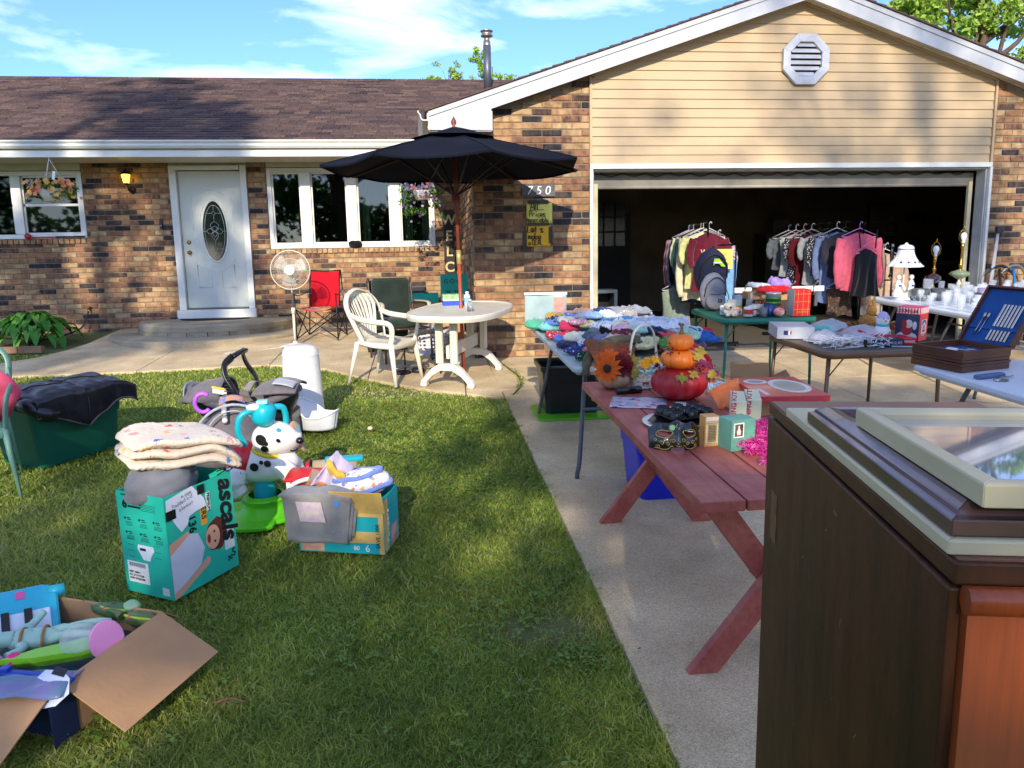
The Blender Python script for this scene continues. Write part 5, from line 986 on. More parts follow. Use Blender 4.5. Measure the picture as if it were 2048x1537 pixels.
# grey bag and quilt in the carton
mb = blob(0, lambda a, b: 1+.18*nz((math.cos(a)*1.5, math.sin(a)*1.5, b*1.5), 1.4, 3), .17, .13, .10, 34, 20); o = mb.build('folded_bag', cloth('#74757a', var=.1, scale=8), None); o.matrix_world = boxA.matrix_world @ Matrix.Translation((-.06, .02, .475)); tag(o, 'folded grey zippered bag stuffed in the teal diaper carton', 'bag')
def quilt(name, label, cat, M0, w, d, layers, th, seed, m_, par=None, drop=.12):
    """soft folded textile: rounded layers joined on a fold"""
    t = thing(name, label, cat, 0, 0); t.matrix_world = M0
    for i in range(layers):
        mb = MB(); z0 = i*th*1.02
        def f(s_, q_, i=i, z0=z0):
            a = 2*PI*s_; b = PI*q_; e = .36; cx = math.copysign(abs(math.cos(a))**e, math.cos(a)); cy = math.copysign(abs(math.sin(a))**e, math.sin(a)); r_ = math.sin(b)**.3; x, y = cx*r_*w/2, cy*r_*d/2
            z_ = -math.cos(b)*th*.52+z0; k = nz((x*6+seed, y*6, i), 1)*.03; fall = -drop*max(0, x/(w/2)-.35)**2*1.2-drop*.7*max(0, -x/(w/2)-.5)**2; q2 = .003*math.sin(x*260)*math.cos(y*40+i); return (x+.01*nz((y*9, i, seed)), y+.012*nz((x*9, i, seed)), z_+k+fall+q2)
        mb.grid(f, 90, 22); mb.build('layer', m_, t)
    return t
M_quilt = mat('#d6c6b0', .9, var=.06, scale=10, bump=.6, bscale=45, sheen=.2, name='quilted_cotton')
def motif_mat(m_, cols, sc, size=.22, frac=.5):
    """small scattered printed motifs on a textile"""
    nt = m_.node_tree; b = nt.nodes['Principled BSDF']; src = b.inputs['Base Color'].links[0].from_socket; tc = nt.nodes.new('ShaderNodeTexCoord')
    v = nt.nodes.new('ShaderNodeTexVoronoi'); v.inputs['Scale'].default_value = sc; v.inputs['Randomness'].default_value = .8; ns = nt.nodes.new('ShaderNodeTexNoise'); ns.inputs['Scale'].default_value = sc*3.5; nt.links.new(tc.outputs['Object'], ns.inputs['Vector']); ad = nt.nodes.new('ShaderNodeVectorMath'); ad.operation = 'MULTIPLY_ADD'; nt.links.new(ns.outputs['Color'], ad.inputs[0]); ad.inputs[1].default_value = (.9/sc,)*3; nt.links.new(tc.outputs['Object'], ad.inputs[2]); nt.links.new(ad.outputs[0], v.inputs['Vector'])
    r1 = nt.nodes.new('ShaderNodeMath'); r1.operation = 'LESS_THAN'; r1.inputs[1].default_value = size; nt.links.new(v.outputs['Distance'], r1.inputs[0])
    sp = nt.nodes.new('ShaderNodeSeparateColor'); nt.links.new(v.outputs['Color'], sp.inputs[0]); r = nt.nodes.new('ShaderNodeValToRGB'); r.color_ramp.interpolation = 'CONSTANT'; e = r.color_ramp.elements
    while len(e) < len(cols): e.new(.5)
    for i, c in enumerate(cols): e[i].position = i/len(cols); e[i].color = lin(c)
    nt.links.new(sp.outputs[0], r.inputs[0]); g_ = nt.nodes.new('ShaderNodeMath'); g_.operation = 'LESS_THAN'; g_.inputs[1].default_value = frac; nt.links.new(sp.outputs[1], g_.inputs[0]); mu = nt.nodes.new('ShaderNodeMath'); mu.operation = 'MULTIPLY'; nt.links.new(r1.outputs[0], mu.inputs[0]); nt.links.new(g_.outputs[0], mu.inputs[1])
    x = nt.nodes.new('ShaderNodeMixRGB'); nt.links.new(mu.outputs[0], x.inputs[0]); nt.links.new(src, x.inputs[1]); nt.links.new(r.outputs[0], x.inputs[2]); nt.links.new(x.outputs[0], b.inputs['Base Color']); return m_
motif_mat(M_quilt, ['#2b6aa8', '#d98f86', '#e0a83a', '#2c7a60', '#1f2f5a', '#c4483a'], 16, .26, .6)
quilt('baby_quilt', 'folded cream quilt with small animal prints on top of the teal carton', 'quilt', boxA.matrix_world @ Matrix.Translation((.07, .03, .565)) @ Matrix.Rotation(R(-25), 4, 'Z') @ Matrix.Rotation(R(9), 4, 'Y'), .50, .34, 3, .046, 2, M_quilt, drop=.10)
# carton B
t = thing('diaper_carton', 'low turquoise and yellow diaper carton with grey blanket hanging over it', 'box', 0, 0); m = Matrix.Rotation(SL, 4, 'X') @ Matrix.Rotation(R(-14.5), 4, 'Z'); cx, cy = -.42, 3.79; m.translation = (cx, cy, G(cy)-.005); t.matrix_world = m; boxB = t
wB, dB, hB = .44, .24, .28; M_tb = mat('#16a8ae', .5, var=.04, name='turquoise_card'); open_box(MB(), wB, dB, hB).build('carton', M_tb, t); FB = -dB/2
M_ye = mat('#dcb667', .55, var=.08, scale=30, name='yellow_print')
for z_, hh in ((.235, .085), (.085, .06)): MB().box((.07, FB-.001, z_), (.26, .001, hh)).build('yellow_panel', M_ye, t)
MB().box((.205, FB-.0013, .14), (.026, .001, .28)).build('yellow_stripe', M_ye, t); text('SAVE 1300', .028, M_ink, t, (.197, FB-.002, .03), (0, 0, 1), (-1, 0, 0)); text('6', .05, mat('#e9f2f2', .5), t, (.12, FB-.001, .012), fx, fz); text('80', .032, mat('#e9f2f2', .5), t, (.06, FB-.001, .018), fx, fz)
MB().box((-.15, FB-.001, .03), (.12, .001, .05)).build('photo_panel', mat('#d3a88c', .6, var=.3, scale=12), t)
X_ = wB/2+.001; MB().box((X_, -.085, .14), (.001, .06, .27)).build('yellow_panel', M_ye, t); text('Pampers', .05, mat('#e9f2f2', .5), t, (X_+.001, -.045, .04), (0, 0, 1), (0, -1, 0), shear=.15); MB().box((X_, .04, .05), (.001, .11, .10)).build('photo_panel', mat('#c99a80', .6, var=.4, scale=10), t)
mb = MB(); mb.box((0, .0, 0), (.26, .0035, .13)); o = mb.build('side_flap', M_ye, t); o.location = (.10, FB-.028, .215+.06); o.rotation_euler = (R(22), 0, 0)
# grey blanket over carton B
def drape(mb, pts_fn, nu, nv, th=.004): mb.grid(pts_fn, nu, nv, thick=th)
M_gb = cloth('#8f8d8a', var=.06, scale=30)
t = thing('grey_blanket', 'folded grey jersey blanket with cartoon applique hanging over the low carton', 'blanket', 0, 0); t.matrix_world = boxB.matrix_world
for k in range(3):
    mb = MB()
    def f(s_, q_, k=k):
        x = -.30+.36*s_+.012*k+.03*q_*(s_-.5)*-1; L_ = .05+q_*(.345-.03*k); o = .012*nz((x*8, q_*3, k), 1)+.004*math.sin(x*30+k)
        if L_ < .15: return (x, FB+.10-L_-.004*k, .295+.006*k+o+.02*math.sin(s_*PI)*(1-q_))
        d_ = L_-.15; return (x-.02*d_*4*s_+.02, FB-.008-.008*(3-k)*1.0-o*.8-.02*d_, .292-d_*.93-.02*k*(s_ < 9)+.006*k)
    mb.grid(f, 24, 24, thick=.004); mb.build('layer', M_gb, t)
ap = MB(); ap.grid(lambda a, b: (-.205+.13*a+.02*b, FB-.044-.004*b, .275-.10*b), 8, 6); ap.build('applique', mat('#cfc0b4', .8, var=.3, scale=30, col2='#b8a0b8'), t); patch(t, (.0, FB-.038, .268), (0, -1, .2), .014, mat('#3f8fd0', .5), 'price_dot')
# printed towels rolled in carton B
M_tw = motif_mat(mat('#dcdbe6', .95, var=.06, bump=.4, bscale=150, name='printed_towel'), ['#d98e3a', '#d0493a', '#5f9f57', '#e0b95a', '#6f86cf'], 30, .34, .75)
t = thing('printed_towel', 'white baby towel with orange prints and blue border in the low carton', 'towel', 0, 0); t.matrix_world = boxB.matrix_world @ Matrix.Translation((.06, .02, .31)) @ Matrix.Rotation(R(-12), 4, 'Y') @ Matrix.Rotation(R(8), 4, 'Z')
mb = blob(0, lambda a, b: 1+.05*nz((math.cos(a)*2, math.sin(a)*2, b*2), 1.5, 5), .155, .10, .075, 40, 22); mb.build('roll', M_tw, t)
for k, (r1, r2, z_) in enumerate(((.155, .10, -.02), (.12, .075, .05))): mb = MB(); mb.tube([(r1*math.cos(2*PI*i/30), r2*math.sin(2*PI*i/30), z_+.004*math.sin(i)) for i in range(30)], .013, 6, closed=True); mb.build('blue_border', cloth('#6f88cc'), t)
t = thing('hooded_towel', 'lavender and yellow hooded towel peaking up at the left of the low carton', 'towel', 0, 0); t.matrix_world = boxB.matrix_world @ Matrix.Translation((-.11, .02, .29))
mb = MB(); mb.grid(lambda a, b: (-.09+.18*a+.05*b, .05*math.sin(a*PI*2)+.03*b, .17*b*math.sin(PI*(.15+.7*a))*(.9+.3*a)+.012*nz((a*6, b*6, 1))), 22, 16, thick=.006); mb.build('hood', cloth('#b3a5c4', col2='#c9bcd2', scale=9), t); mb = MB(); mb.grid(lambda a, b: (.02+.10*a, -.03-.02*a+.02*math.sin(b*6), .16*b*(1-.5*a)+.01*math.sin(a*9)), 10, 8, thick=.005); mb.build('yellow_fold', cloth('#d7a83e'), t)
mb = MB(); mb.box((0, 0, .05), (.12, .09, .10)); o = solo(mb, 'board_book', 'orange and teal board book wedged in the low carton', 'book', -.60, 3.95, .22, rz=30, mt=mat('#d97b35', .5, col2='#1e9a94', scale=7)); o.rotation_euler = (.5, .4, .2)
# toy house and tool
t = thing('toy_workshop', 'red and white plastic toy house frame between the dog rocker and low carton', 'toy', -.60, 4.08, rz=-12)
for x in (-.13, .13):
    for y in (-.09, .09): MB().box((x, y, .13), (.022, .022, .26)).build('post', M_dw, t)
MB().box((.02, -.09, .20), (.2, .012, .10)).build('red_panel', plastic('#c41a22'), t); MB().box((0, -.09, .02), (.28, .02, .03)).build('sill', M_dw, t); MB().box((0, .09, .24), (.28, .02, .04)).build('sill', M_dw, t)
MB().grid(lambda a, b: (-.15+.30*a, -.11+.22*b, .27+.03*math.sin(b*PI)), 4, 8, thick=.01).build('red_roof', plastic('#c9222a'), t); MB().tube(bez([(-.15, -.12, .10), (-.12, -.12, .23), (-.02, -.12, .285), (.1, -.12, .29)], 5), .012, 8).build('white_arch', M_dw, t)
t = thing('toy_drill', 'beige and turquoise toy tool with red tip lying behind the towels', 'toy', -.55, 4.42, .12, rz=4); MB().cyl((-.14, 0, .08), (.12, 0, .08), .045, n=16).build('barrel', plastic('#a8987c'), t); MB().cyl((-.19, 0, .08), (-.13, 0, .08), .036, .048, n=16).build('tip', plastic('#b5202a'), t); MB().rbox((.05, 0, .125), (.22, .07, .02), .01).build('turquoise_lid', M_tq, t); MB().cyl((-.145, 0, .08), (-.13, 0, .08), .05, n=16).build('ring', M_k, t); MB().box((.02, 0, -.03), (.25, .12, .16)).build('tool_box', plastic('#b9a98a'), t)
# cardboard box C with toys
hC = .19; near, right, far = V3((-1.18, 2.37, 0)), V3((-1.01, 2.80, 0)), V3((-1.585, 3.04, 0)); uC = (right-near); lu = uC.length; uC.normalize(); vC = V3((-uC.y, uC.x, 0)); lv = .64
t = thing('cardboard_box', 'open brown cardboard box full of plastic toys at the lawn corner', 'box', 0, 0); cC = near+uC*lu/2+vC*lv/2; ang = math.atan2(uC.y, uC.x); m = Matrix.Rotation(SL, 4, 'X') @ Matrix.Rotation(ang, 4, 'Z'); m.translation = (cC.x, cC.y, G(cC.y)-.01); t.matrix_world = m; boxC = t
open_box(MB(), lu, lv, hC+.01).build('carton', M_kraft, t)
def flap(hinge_a, hinge_b, out_, L_, nm, skew=0):
    a, b, o_ = V3(hinge_a), V3(hinge_b), V3(out_).normalized(); d = (b-a)
    P = [a, b, b-d*skew+o_*L_, a+d*skew*.3+o_*L_]; n = d.cross(o_).normalized()*.0045; mb = MB(); mb.add(P+[p-n for p in P], [(0, 1, 2, 3), (7, 6, 5, 4), (0, 4, 5, 1), (1, 5, 6, 2), (2, 6, 7, 3), (3, 7, 4, 0)]); return mb.build(nm, M_kraft, t)
x0, x1, y0, y1 = -lu/2, lu/2, -lv/2, lv/2; hz = hC+.01
flap((x0, y0, hz), (x1, y0, hz), (.04, -1, -.62), .26, 'flap'); flap((x1, y0, hz), (x1, y1, hz), (1, .1, -.75), .16, 'flap', .12); flap((x0, y1, hz), (x0, y0, hz), (-1, -.05, -.45), .30, 'flap')
MB().box((x0-.002, -.18, .09), (.002, .22, .17)).build('blue_print', mat('#16264f', .6), t); MB().box((x0+.0, y0-.002, .09), (.10, .002, .17)).build('blue_print', mat('#16264f', .6), t)
pn = MB(); po = [(0, 0), (.05, -.015), (.10, .0), (.125, .04), (.10, .085), (.06, .105), (.0, .10), (-.03, .05)]; pn.prism(po, .001); q = pn.build('note', mat('#d6dcea', .8), None); q.matrix_world = Matrix.Translation((-1.262, 2.335, G(2.3)+.155)) @ Matrix.Rotation(R(-20), 4, 'Z') @ Matrix.Rotation(R(-48), 4, 'X'); tag(q, 'torn lined paper note taped to the toy box flap', 'paper note')
mb = MB(); hand(mb, 'Free', (.03, -.002, .06), (.55, 0, -1), (1, 0, .55), .022, .0018); mb.build('handwriting', mat('#6a6a72', .7), q); MB().box((.055, -.002, .10), (.05, .001, .026), Matrix.Rotation(.1, 3, 'Y')).build('tape', plastic('#1a1c1e'), q)
def inC(x, y, z=0, rz=0): return boxC.matrix_world @ Matrix.Translation((x, y, z)) @ Matrix.Rotation(R(rz), 4, 'Z')
mb = MB(); mb.rbox((0, 0, .06), (lu-.03, lv-.03, .12), .02); o = mb.build('toy_filling', mat('#3b5d6e', .6, col2='#2a3f33', scale=9), None); o.matrix_world = inC(0, 0, .0); tag(o, 'jumble of small toys filling the cardboard box bottom', 'toys', kind='stuff')
# toy keyboard leaning at the far left
t = thing('toy_piano', 'turquoise toy piano with white keys and stickers standing in the cardboard box', 'toy piano', 0, 0); t.matrix_world = Matrix.Translation((-1.60, 2.82, G(2.8)+.155)) @ Matrix.Rotation(R(25), 4, 'Z') @ Matrix.Rotation(R(48), 4, 'X')
mb = MB(); mb.rbox((0, 0, 0), (.40, .26, .035), .05); mb.build('case', plastic('#27b3c9'), t); MB().cyl((.17, .10, 0), (.225, .10, 0), .022, n=12).build('knob', plastic('#27b3c9'), t)
for i in range(5): MB().rbox((-.15+i*.072, -.045, .022), (.068, .15, .016), .006).build('white_key', plastic('#e3e7ee'), t)
for i in range(4): MB().rbox((-.114+i*.072, -.005, .034), (.026, .085, .014), .004).build('black_key', M_k, t)
for i, (x, y, c) in enumerate(((-.07, -.085, '#3f9a4a'), (.005, -.085, '#e0a03a'), (.08, -.08, '#d0662e'), (.13, -.06, '#4fb8cf'), (.08, .10, '#e85a9c'), (-.06, .10, '#c03a4a'))): MB().rbox((x, y, .032 if y < 0 else .019), (.032, .03, .003), .004).build('sticker', plastic(c), t)
text('4', .028, mat('#eeeeee', .6), t, (-.078, -.097, .034), (1, 0, 0), (0, 1, 0))
# mint toy horse
t = thing('toy_horse', 'pale mint plastic horse lying on its side in the toy box', 'toy horse', 0, 0); t.matrix_world = Matrix.Translation((-1.42, 2.71, G(2.7)+.16)) @ Matrix.Rotation(R(8), 4, 'Z')
M_mint = plastic('#a9cdb8', .4); mb = blob(0, lambda a, b: 1+.12*math.cos(2*a), .085, .045, .04, 20, 14); mb.build('body', M_mint, t); MB().tube(bez([(-.06, 0, .01), (-.11, -.01, .015), (-.15, -.02, .01), (-.19, -.01, .0)], 5), [.03]*5+[.025]*5+[.03]*3+[.02]*3, 10).build('neck', M_mint, t)
mb = blob(0, None, .04, .02, .02, 14, 8); mb._shift((-.20, -.015, 0), len(mb.v)); mb.build('head', M_mint, t)
for p in ([(.05, .02, .01), (.12, .03, .02), (.19, .045, .02), (.24, .05, .01)], [(.05, -.02, 0), (.11, -.01, .01), (.18, -.01, .0), (.22, -.015, 0)], [(-.03, -.03, 0), (-.02, -.07, 0), (-.05, -.11, 0)], [(-.05, .03, .01), (-.02, .08, .03), (.0, .12, .05)]): MB().tube(bez(p, 5), [.02]*4+[.014]*(5*(len(p)-1)-3), 8).build('leg', M_mint, t)
for x in (-.03, .04): mb = MB(); mb.tube([(x, .047*math.cos(2*PI*i/20), .043*math.sin(2*PI*i/20)) for i in range(20)], .005, 6, closed=True); mb.build('tan_strap', plastic('#a8733a'), t)
# green boat with clear dome
t = thing('toy_plane', 'lime green toy vehicle with clear dome in the toy box', 'toy', 0, 0); t.matrix_world = Matrix.Translation((-1.26, 2.60, G(2.6)+.165)) @ Matrix.Rotation(R(18), 4, 'Z')
mb = MB(); mb.rings([[(x*k, y*k, z_) for x, y in [(-.2, 0), (-.1, -.035), (.05, -.05), (.13, -.035), (.13, .035), (.05, .05), (-.1, .035)]] for z_, k in ((-.02, .8), (0, 1), (.018, .97), (.02, .3))]); mb.build('hull', plastic('#8fd62c'), t)
mb = MB(); mb.lathe([(.068, 0), (.066, .03), (.05, .055), (.025, .068), (.001, .072)], (.045, .0, .02), 24); mb.build('clear_dome', mat('#dfe9ea', .05, alpha=.35, name='clear_dome'), t)
t = thing('pink_toy_wheel', 'flat pink half round toy piece leaning by the clear dome', 'toy', 0, 0); t.matrix_world = Matrix.Translation((-1.13, 2.60, G(2.6)+.20)) @ Matrix.Rotation(R(30), 4, 'Z') @ Matrix.Rotation(R(80), 4, 'X') 
mb = MB(); mb.prism([(.055*math.cos(i*.33), .07*math.sin(i*.33)) for i in range(12)]+[(-.02, -.07), (.02, -.07)], .02, (0, 0, 0), (1, 0, 0), (0, 1, 0)); mb.build('disc', plastic('#dd8fc2'), t, bevel=.003)
for i, (nm, lb, cat, x, y, z_, r_, sc, col) in enumerate((('toy_ball', 'hot pink plastic knob beside the lime toy', 'toy', -1.415, 2.565, .17, .028, (1, 1, .8), '#e8337e'), ('toy_dinosaur', 'dark green toy dinosaur at the far rim of the toy box', 'toy', -1.20, 2.87, .17, .05, (2.1, .7, .6), '#4a6a3c'), ('toy_dinosaur', 'olive toy reptile head at the right rim of the toy box', 'toy', -1.08, 2.78, .175, .04, (1.6, .9, .7), '#5c6f3a'), ('toy_figure', 'mint round toy head between the two green reptiles', 'toy', -1.14, 2.86, .185, .032, (1, 1, .8), '#9bbf8f'))):
    mb = blob(0, lambda a, b: 1+.12*nz((math.cos(a), math.sin(a), b), 2, i), r_*sc[0], r_*sc[1], r_*sc[2], 18, 12); t = thing(nm, lb, cat, x, y, z_, rz=-20); mb.build('body', plastic(col, .4), t)
    if nm == 'toy_dinosaur': MB().tube(bez([(-.08, 0, 0), (-.12, .01, .01), (-.15, .0, .02)], 4), [.02, .018, .016, .014, .012, .01, .008, .006, .004], 6).build('tail', plastic(col, .4), t); patch(t, (-.02, -.03, .02), (0, -1, .6), .009, plastic('#d02020'), 'eye'); MB().tube(bez([(-.05, -.02, .02), (0, -.03, .02), (.06, -.02, .015)], 4), .006, 5).build('yellow_stripe', plastic('#a9c432'), t)
t = thing('zip_bag', 'clear teal bag with royal blue zipper lying across the toy box', 'bag', 0, 0); t.matrix_world = Matrix.Translation((-1.36, 2.42, G(2.4)+.165)) @ Matrix.Rotation(R(-6), 4, 'Z')
mb = MB(); mb.grid(lambda a, b: (-.24+.46*a, -.10+.16*b, .015+.02*nz((a*5, b*4, 3))+.02*math.sin(b*PI)), 24, 10, thick=.003); mb.build('bag_film', mat('#3f8f96', .15, alpha=.85, col2='#8a7fb0', scale=9), t); MB().tube(bez([(-.25, .05, .03), (-.1, .03, .035), (.08, .01, .03), (.22, -.03, .03)], 6), .010, 8, flat=(.7, 1.6)).build('zipper', plastic('#1b3fa8'), t); MB().rbox((-.02, .022, .045), (.03, .03, .014), .004).build('slider', plastic('#1b3fa8'), t)
t = thing('clear_blister', 'clear plastic bubble pack at the left of the toy box', 'package', 0, 0); t.matrix_world = Matrix.Translation((-1.52, 2.56, G(2.56)+.165)); mb = blob(0, lambda a, b: 1+.15*nz((math.cos(a), math.sin(a), b), 2.5, 8), .07, .05, .035, 18, 12); mb.build('blister', mat('#d7c9cf', .1, alpha=.6), t)
# green storage tote with jacket
t = thing('storage_tote', 'large dark green plastic storage tote on the lawn under a black jacket', 'storage tote', 0, 0); nr_, rt_ = V3((-2.59, 5.28, 0)), V3((-2.25, 5.87, 0)); u = (rt_-nr_).normalized(); v = V3((-u.y, u.x, 0)); c_ = nr_+u*.34+v*.24; ang = math.atan2(u.y, u.x); m = Matrix.Rotation(SL, 4, 'X') @ Matrix.Rotation(ang, 4, 'Z'); m.translation = (c_.x, c_.y, G(c_.y)-.01); t.matrix_world = m; toteM = m
M_tg = plastic('#0c5c48', .35, scale=3); 
def tote(t, w, d, h, m_, lid=False, rib_=True):
    def ring(k, z_, o=0): 
        P = []
        for cx, cy, a0 in ((1, 1, 0), (-1, 1, 90), (-1, -1, 180), (1, -1, 270)):
            for j in range(4): a = R(a0+j*30); P.append((cx*(w/2*k+o-.04)+.04*math.cos(a), cy*(d/2*k+o-.04)+.04*math.sin(a), z_))
        return P
    mb = MB(); mb.rings([ring(.86, 0), ring(.90, h*.3), ring(.945, h*.68), ring(.945, h*.685, .008), ring(.97, h*.9, .008)], caps=False); mb.add(ring(.86, .003), [tuple(range(16))]); mb.build('tub', m_, t)
    mb = MB(); mb.rings([ring(.97, h*.9, .008), ring(.975, h*.9, .022), ring(.985, h, .022), ring(.985, h, .008), ring(.975, h*.93, .006)], caps=False); mb.build('rim', m_, t)
    mb = MB(); mb.add(ring(.96, h*.78), [tuple(range(16))]); return mb
tote(t, .70, .48, .40, M_tg).build('clothes_inside', cloth('#15161c'), t)
mb = MB(); mb.lathe([(.001, .004), (.017, .003), (.018, 0)], (.10, -.238, .27), 14, Matrix.Rotation(R(86), 3, 'X')); mb.build('price_sticker', plastic('#dfe8d8'), t)
t = thing('black_jacket', 'black quilted nylon jacket draped over the green storage tote', 'jacket', 0, 0); t.matrix_world = toteM
M_nyl = mat('#14151d', .32, var=.2, scale=5, bump=.5, bscale=14, coat=.2, name='nylon')
def jk(a, b):
    x = -.34+.78*a; y = -.30+.58*b; f = .022*nz((x*4+y*3, y*7, 2), 1.3)+.012*nz((x*14, y*9, 5)); z_ = .45+.05*math.sin(PI*b)+.03*math.sin(PI*a)+f
    edge = max(0, -y-.235)+max(0, x-.36)*.7; corner = max(0, 1-abs(x-.0)/.30)
    if y < -.22: dd = (-.22-y); z_ -= dd*1.1+corner*dd*2.0; y = -.29-.02*corner-f*.4
    if x > .36: z_ -= (x-.36)*.35
    return (x, y, z_)
mb = MB(); mb.grid(jk, 60, 44, thick=.012); mb.build('body', M_nyl, t); MB().tube([jk(i/30, 0.0) for i in range(31)], .008, 6).build('hem_piping', mat('#3c3b40', .6), t)
mb = MB(); mb.tube([V3(jk(i/24, .42+.05*math.sin(i*.5)))+V3((0, 0, .002)) for i in range(25)], .003, 5); mb.tube([V3(jk(.45+.02*math.sin(i), i/20))+V3((0, 0, .002)) for i in range(21)], .003, 5); mb.build('seam', mat('#08080c', .6), t)
MB().tube(bez([(-.30, -.10, .42), (-.34, -.20, .44), (-.28, -.27, .38), (-.2, -.26, .36)], 6), .05, 10).build('sleeve', M_nyl, t); MB().rbox((.28, -.02, .505), (.05, .03, .003), .004).build('tag', plastic('#35b3b0'), t)
# green resin chair at the left edge with pink bag
M_gch = plastic('#6f9c88', .45); gc = resin_chair('green_chair', 'faded green plastic garden chair at the left edge with a pink bag on its seat', -2.80, 4.88, -65, M_gch)
t = thing('pink_bag', 'bright pink and coral bag lying on the green plastic chair', 'bag', -2.72, 4.95, .45); mb = blob(0, lambda a, b: 1+.16*nz((math.cos(a)*1.3, math.sin(a)*1.3, b), 1.6, 4), .21, .17, .17, 30, 20); mb._shift((0, 0, .14), len(mb.v)); mb.build('body', mat('#e01f66', .5, col2='#f06a78', scale=4), t); MB().tube(bez([(-.15, -.12, .26), (-.03, -.17, .30), (.12, -.12, .26)], 6), .014, 6, flat=(.4, 1.4)).build('coral_band', plastic('#f08a80'), t); patch(t, (-.05, -.16, .18), (-.1, -1, .2), .022, plastic('#3c55c8'), 'blue_dot')
MB().tube(bez([(.05, -.14, .1), (.07, -.2, -.02), (.04, -.22, -.12)], 6), .02, 6, flat=(.4, 1.4)).build('strap', mat('#e8467c', .5), t)
# ================================================================ TABLES ON THE DRIVEWAY
M_grl = plastic('#4d5257', .4); M_whp = mat('#cfd6dc', .45, var=.05, name='white_table_plastic')
def folding(name, label, x0, x1, y0, y1, h=.735, mt=None, legm=None, legs=True):
    """blow-moulded folding table, long side along y"""
    cx, cy = (x0+x1)/2, (y0+y1)/2; t = thing(name, label, 'table', cx, cy); w, d = x1-x0, y1-y0; mt = mt or M_whp; legm = legm or M_grl
    MB().rbox((0, 0, h-.02), (w, d, .04), .04).build('table_top', mt, t, bevel=.006); MB().rbox((0, 0, h-.045), (w-.05, d-.05, .02), .03).build('table_rim', mt, t)
    lo = w > d
    for s_ in (-1, 1):
        k = (w if lo else d)/2-.22
        def P(a, b, z): return (b, a, z) if lo else (a, b, z)
        hw_ = (d if lo else w)/2-.05
        for q_ in (-1, 1): MB().tube(bez([P(q_*(hw_-.10), s_*(k-.12), h-.05), P(q_*(hw_-.08), s_*(k-.08), h-.14), P(q_*(hw_-.02), s_*(k+.08), .14), P(q_*hw_, s_*(k+.10), .03), P(q_*hw_, s_*(k+.10), .0)], 5), .014, 10).build('leg', legm, t)
        MB().tube([P(-(hw_-.05), s_*(k), .42), P(hw_-.05, s_*(k), .42)], .011, 8).build('crossbar', legm, t)
    return t
folding('clothes_table', 'pale folding table heaped with used baby clothes by the brick pier', .86, 1.64, 4.45, 6.30, mt=mat('#aebbb8', .45))
folding('glassware_table', 'white folding table crowded with lamps and glassware at the garage mouth', 4.72, 5.48, 6.0, 7.83)
folding('glassware_table', 'white folding table of glass tumblers along the right brick pier', 5.5, 7.3, 7.2, 7.96)
folding('silverware_table', 'white folding table holding the open silverware chest at the right edge', 2.84, 3.60, 2.35, 4.22)
def card_table(name, label, x0, y0, s, top, frm):
    t = thing(name, label, 'table', x0+s/2, y0+s/2); h = .715
    MB().rbox((0, 0, h-.008), (s-.05, s-.05, .014), .05).build('table_top', top, t); fr_ = MB(); fr_.tube([(math.copysign(s/2-.012, 1)*a, (s/2-.012)*b, h-.014) for a, b in ((-.9, -1), (.9, -1), (1, -.9), (1, .9), (.9, 1), (-.9, 1), (-1, .9), (-1, -.9))], .017, 8, closed=True, flat=(1.4, 1)); fr_.build('table_edge', frm, t)
    for a in (-1, 1):
        for b in (-1, 1):
            MB().tube([(a*(s/2-.05), b*(s/2-.05), h-.03), (a*(s/2-.03), b*(s/2-.03), 0)], [.015, .011], 8).build('leg', frm, t); MB().tube([(a*(s/2-.16), b*(s/2-.05), h-.03), (a*(s/2-.045), b*(s/2-.045), h-.17)], .005, 5).build('leg_brace', frm, t)
    return t
card_table('card_table', 'green metal card table with backpack, mugs and tins', 2.56, 6.40, .87, mat('#1f5d4c', .6, var=.1), mat('#13705c', .35, .2))
card_table('card_table', 'brown metal card table with string lights, plastic bags and cookie jar box', 2.57, 4.70, .88, mat('#5f5a50', .7, var=.15), mat('#6f5238', .35, .3))
# picnic table
t = thing('picnic_table', 'dark red painted wooden picnic table with crossed plank legs', 'picnic table', 1.19, 3.11); M_rp = mat('#96423a', .5, var=.14, scale=7, bump=.35, bscale=30, col2='#b06454', name='worn_red_paint')
for i in range(5): MB().box((-.30+i*.150, 0, .722), (.143, 1.80, .036)).build('plank', M_rp, t, bevel=.003)
for s_ in (-1, 1):
    y = .74 if s_ > 0 else -.575
    MB().box((0, y+.045*s_, .683), (.68, .038, .04)).build('batten', M_rp, t)
    for q_, (yy_) in ((1, .0), (-1, .041)):
        a, b = V3((-q_*.27, y+yy_*s_, .70)), V3((q_*.25, y+yy_*s_, .0)); d = (b-a); L_ = d.length; ang = math.atan2(d.z, d.x); n = V3((-math.sin(ang), 0, math.cos(ang))); hw_ = .046
        po = [(a.x-n.x*hw_*0-.055, .70), (a.x+.055, .70), (b.x+.055, 0), (b.x-.055, 0)]
        MB().prism(po, .038, (0, y+yy_*s_-.019, 0)).build('leg', M_rp, t, bevel=.003)
    MB().box((0, y-.05*s_, .345), (.05, .04, .09)).build('brace_block', M_rp, t)
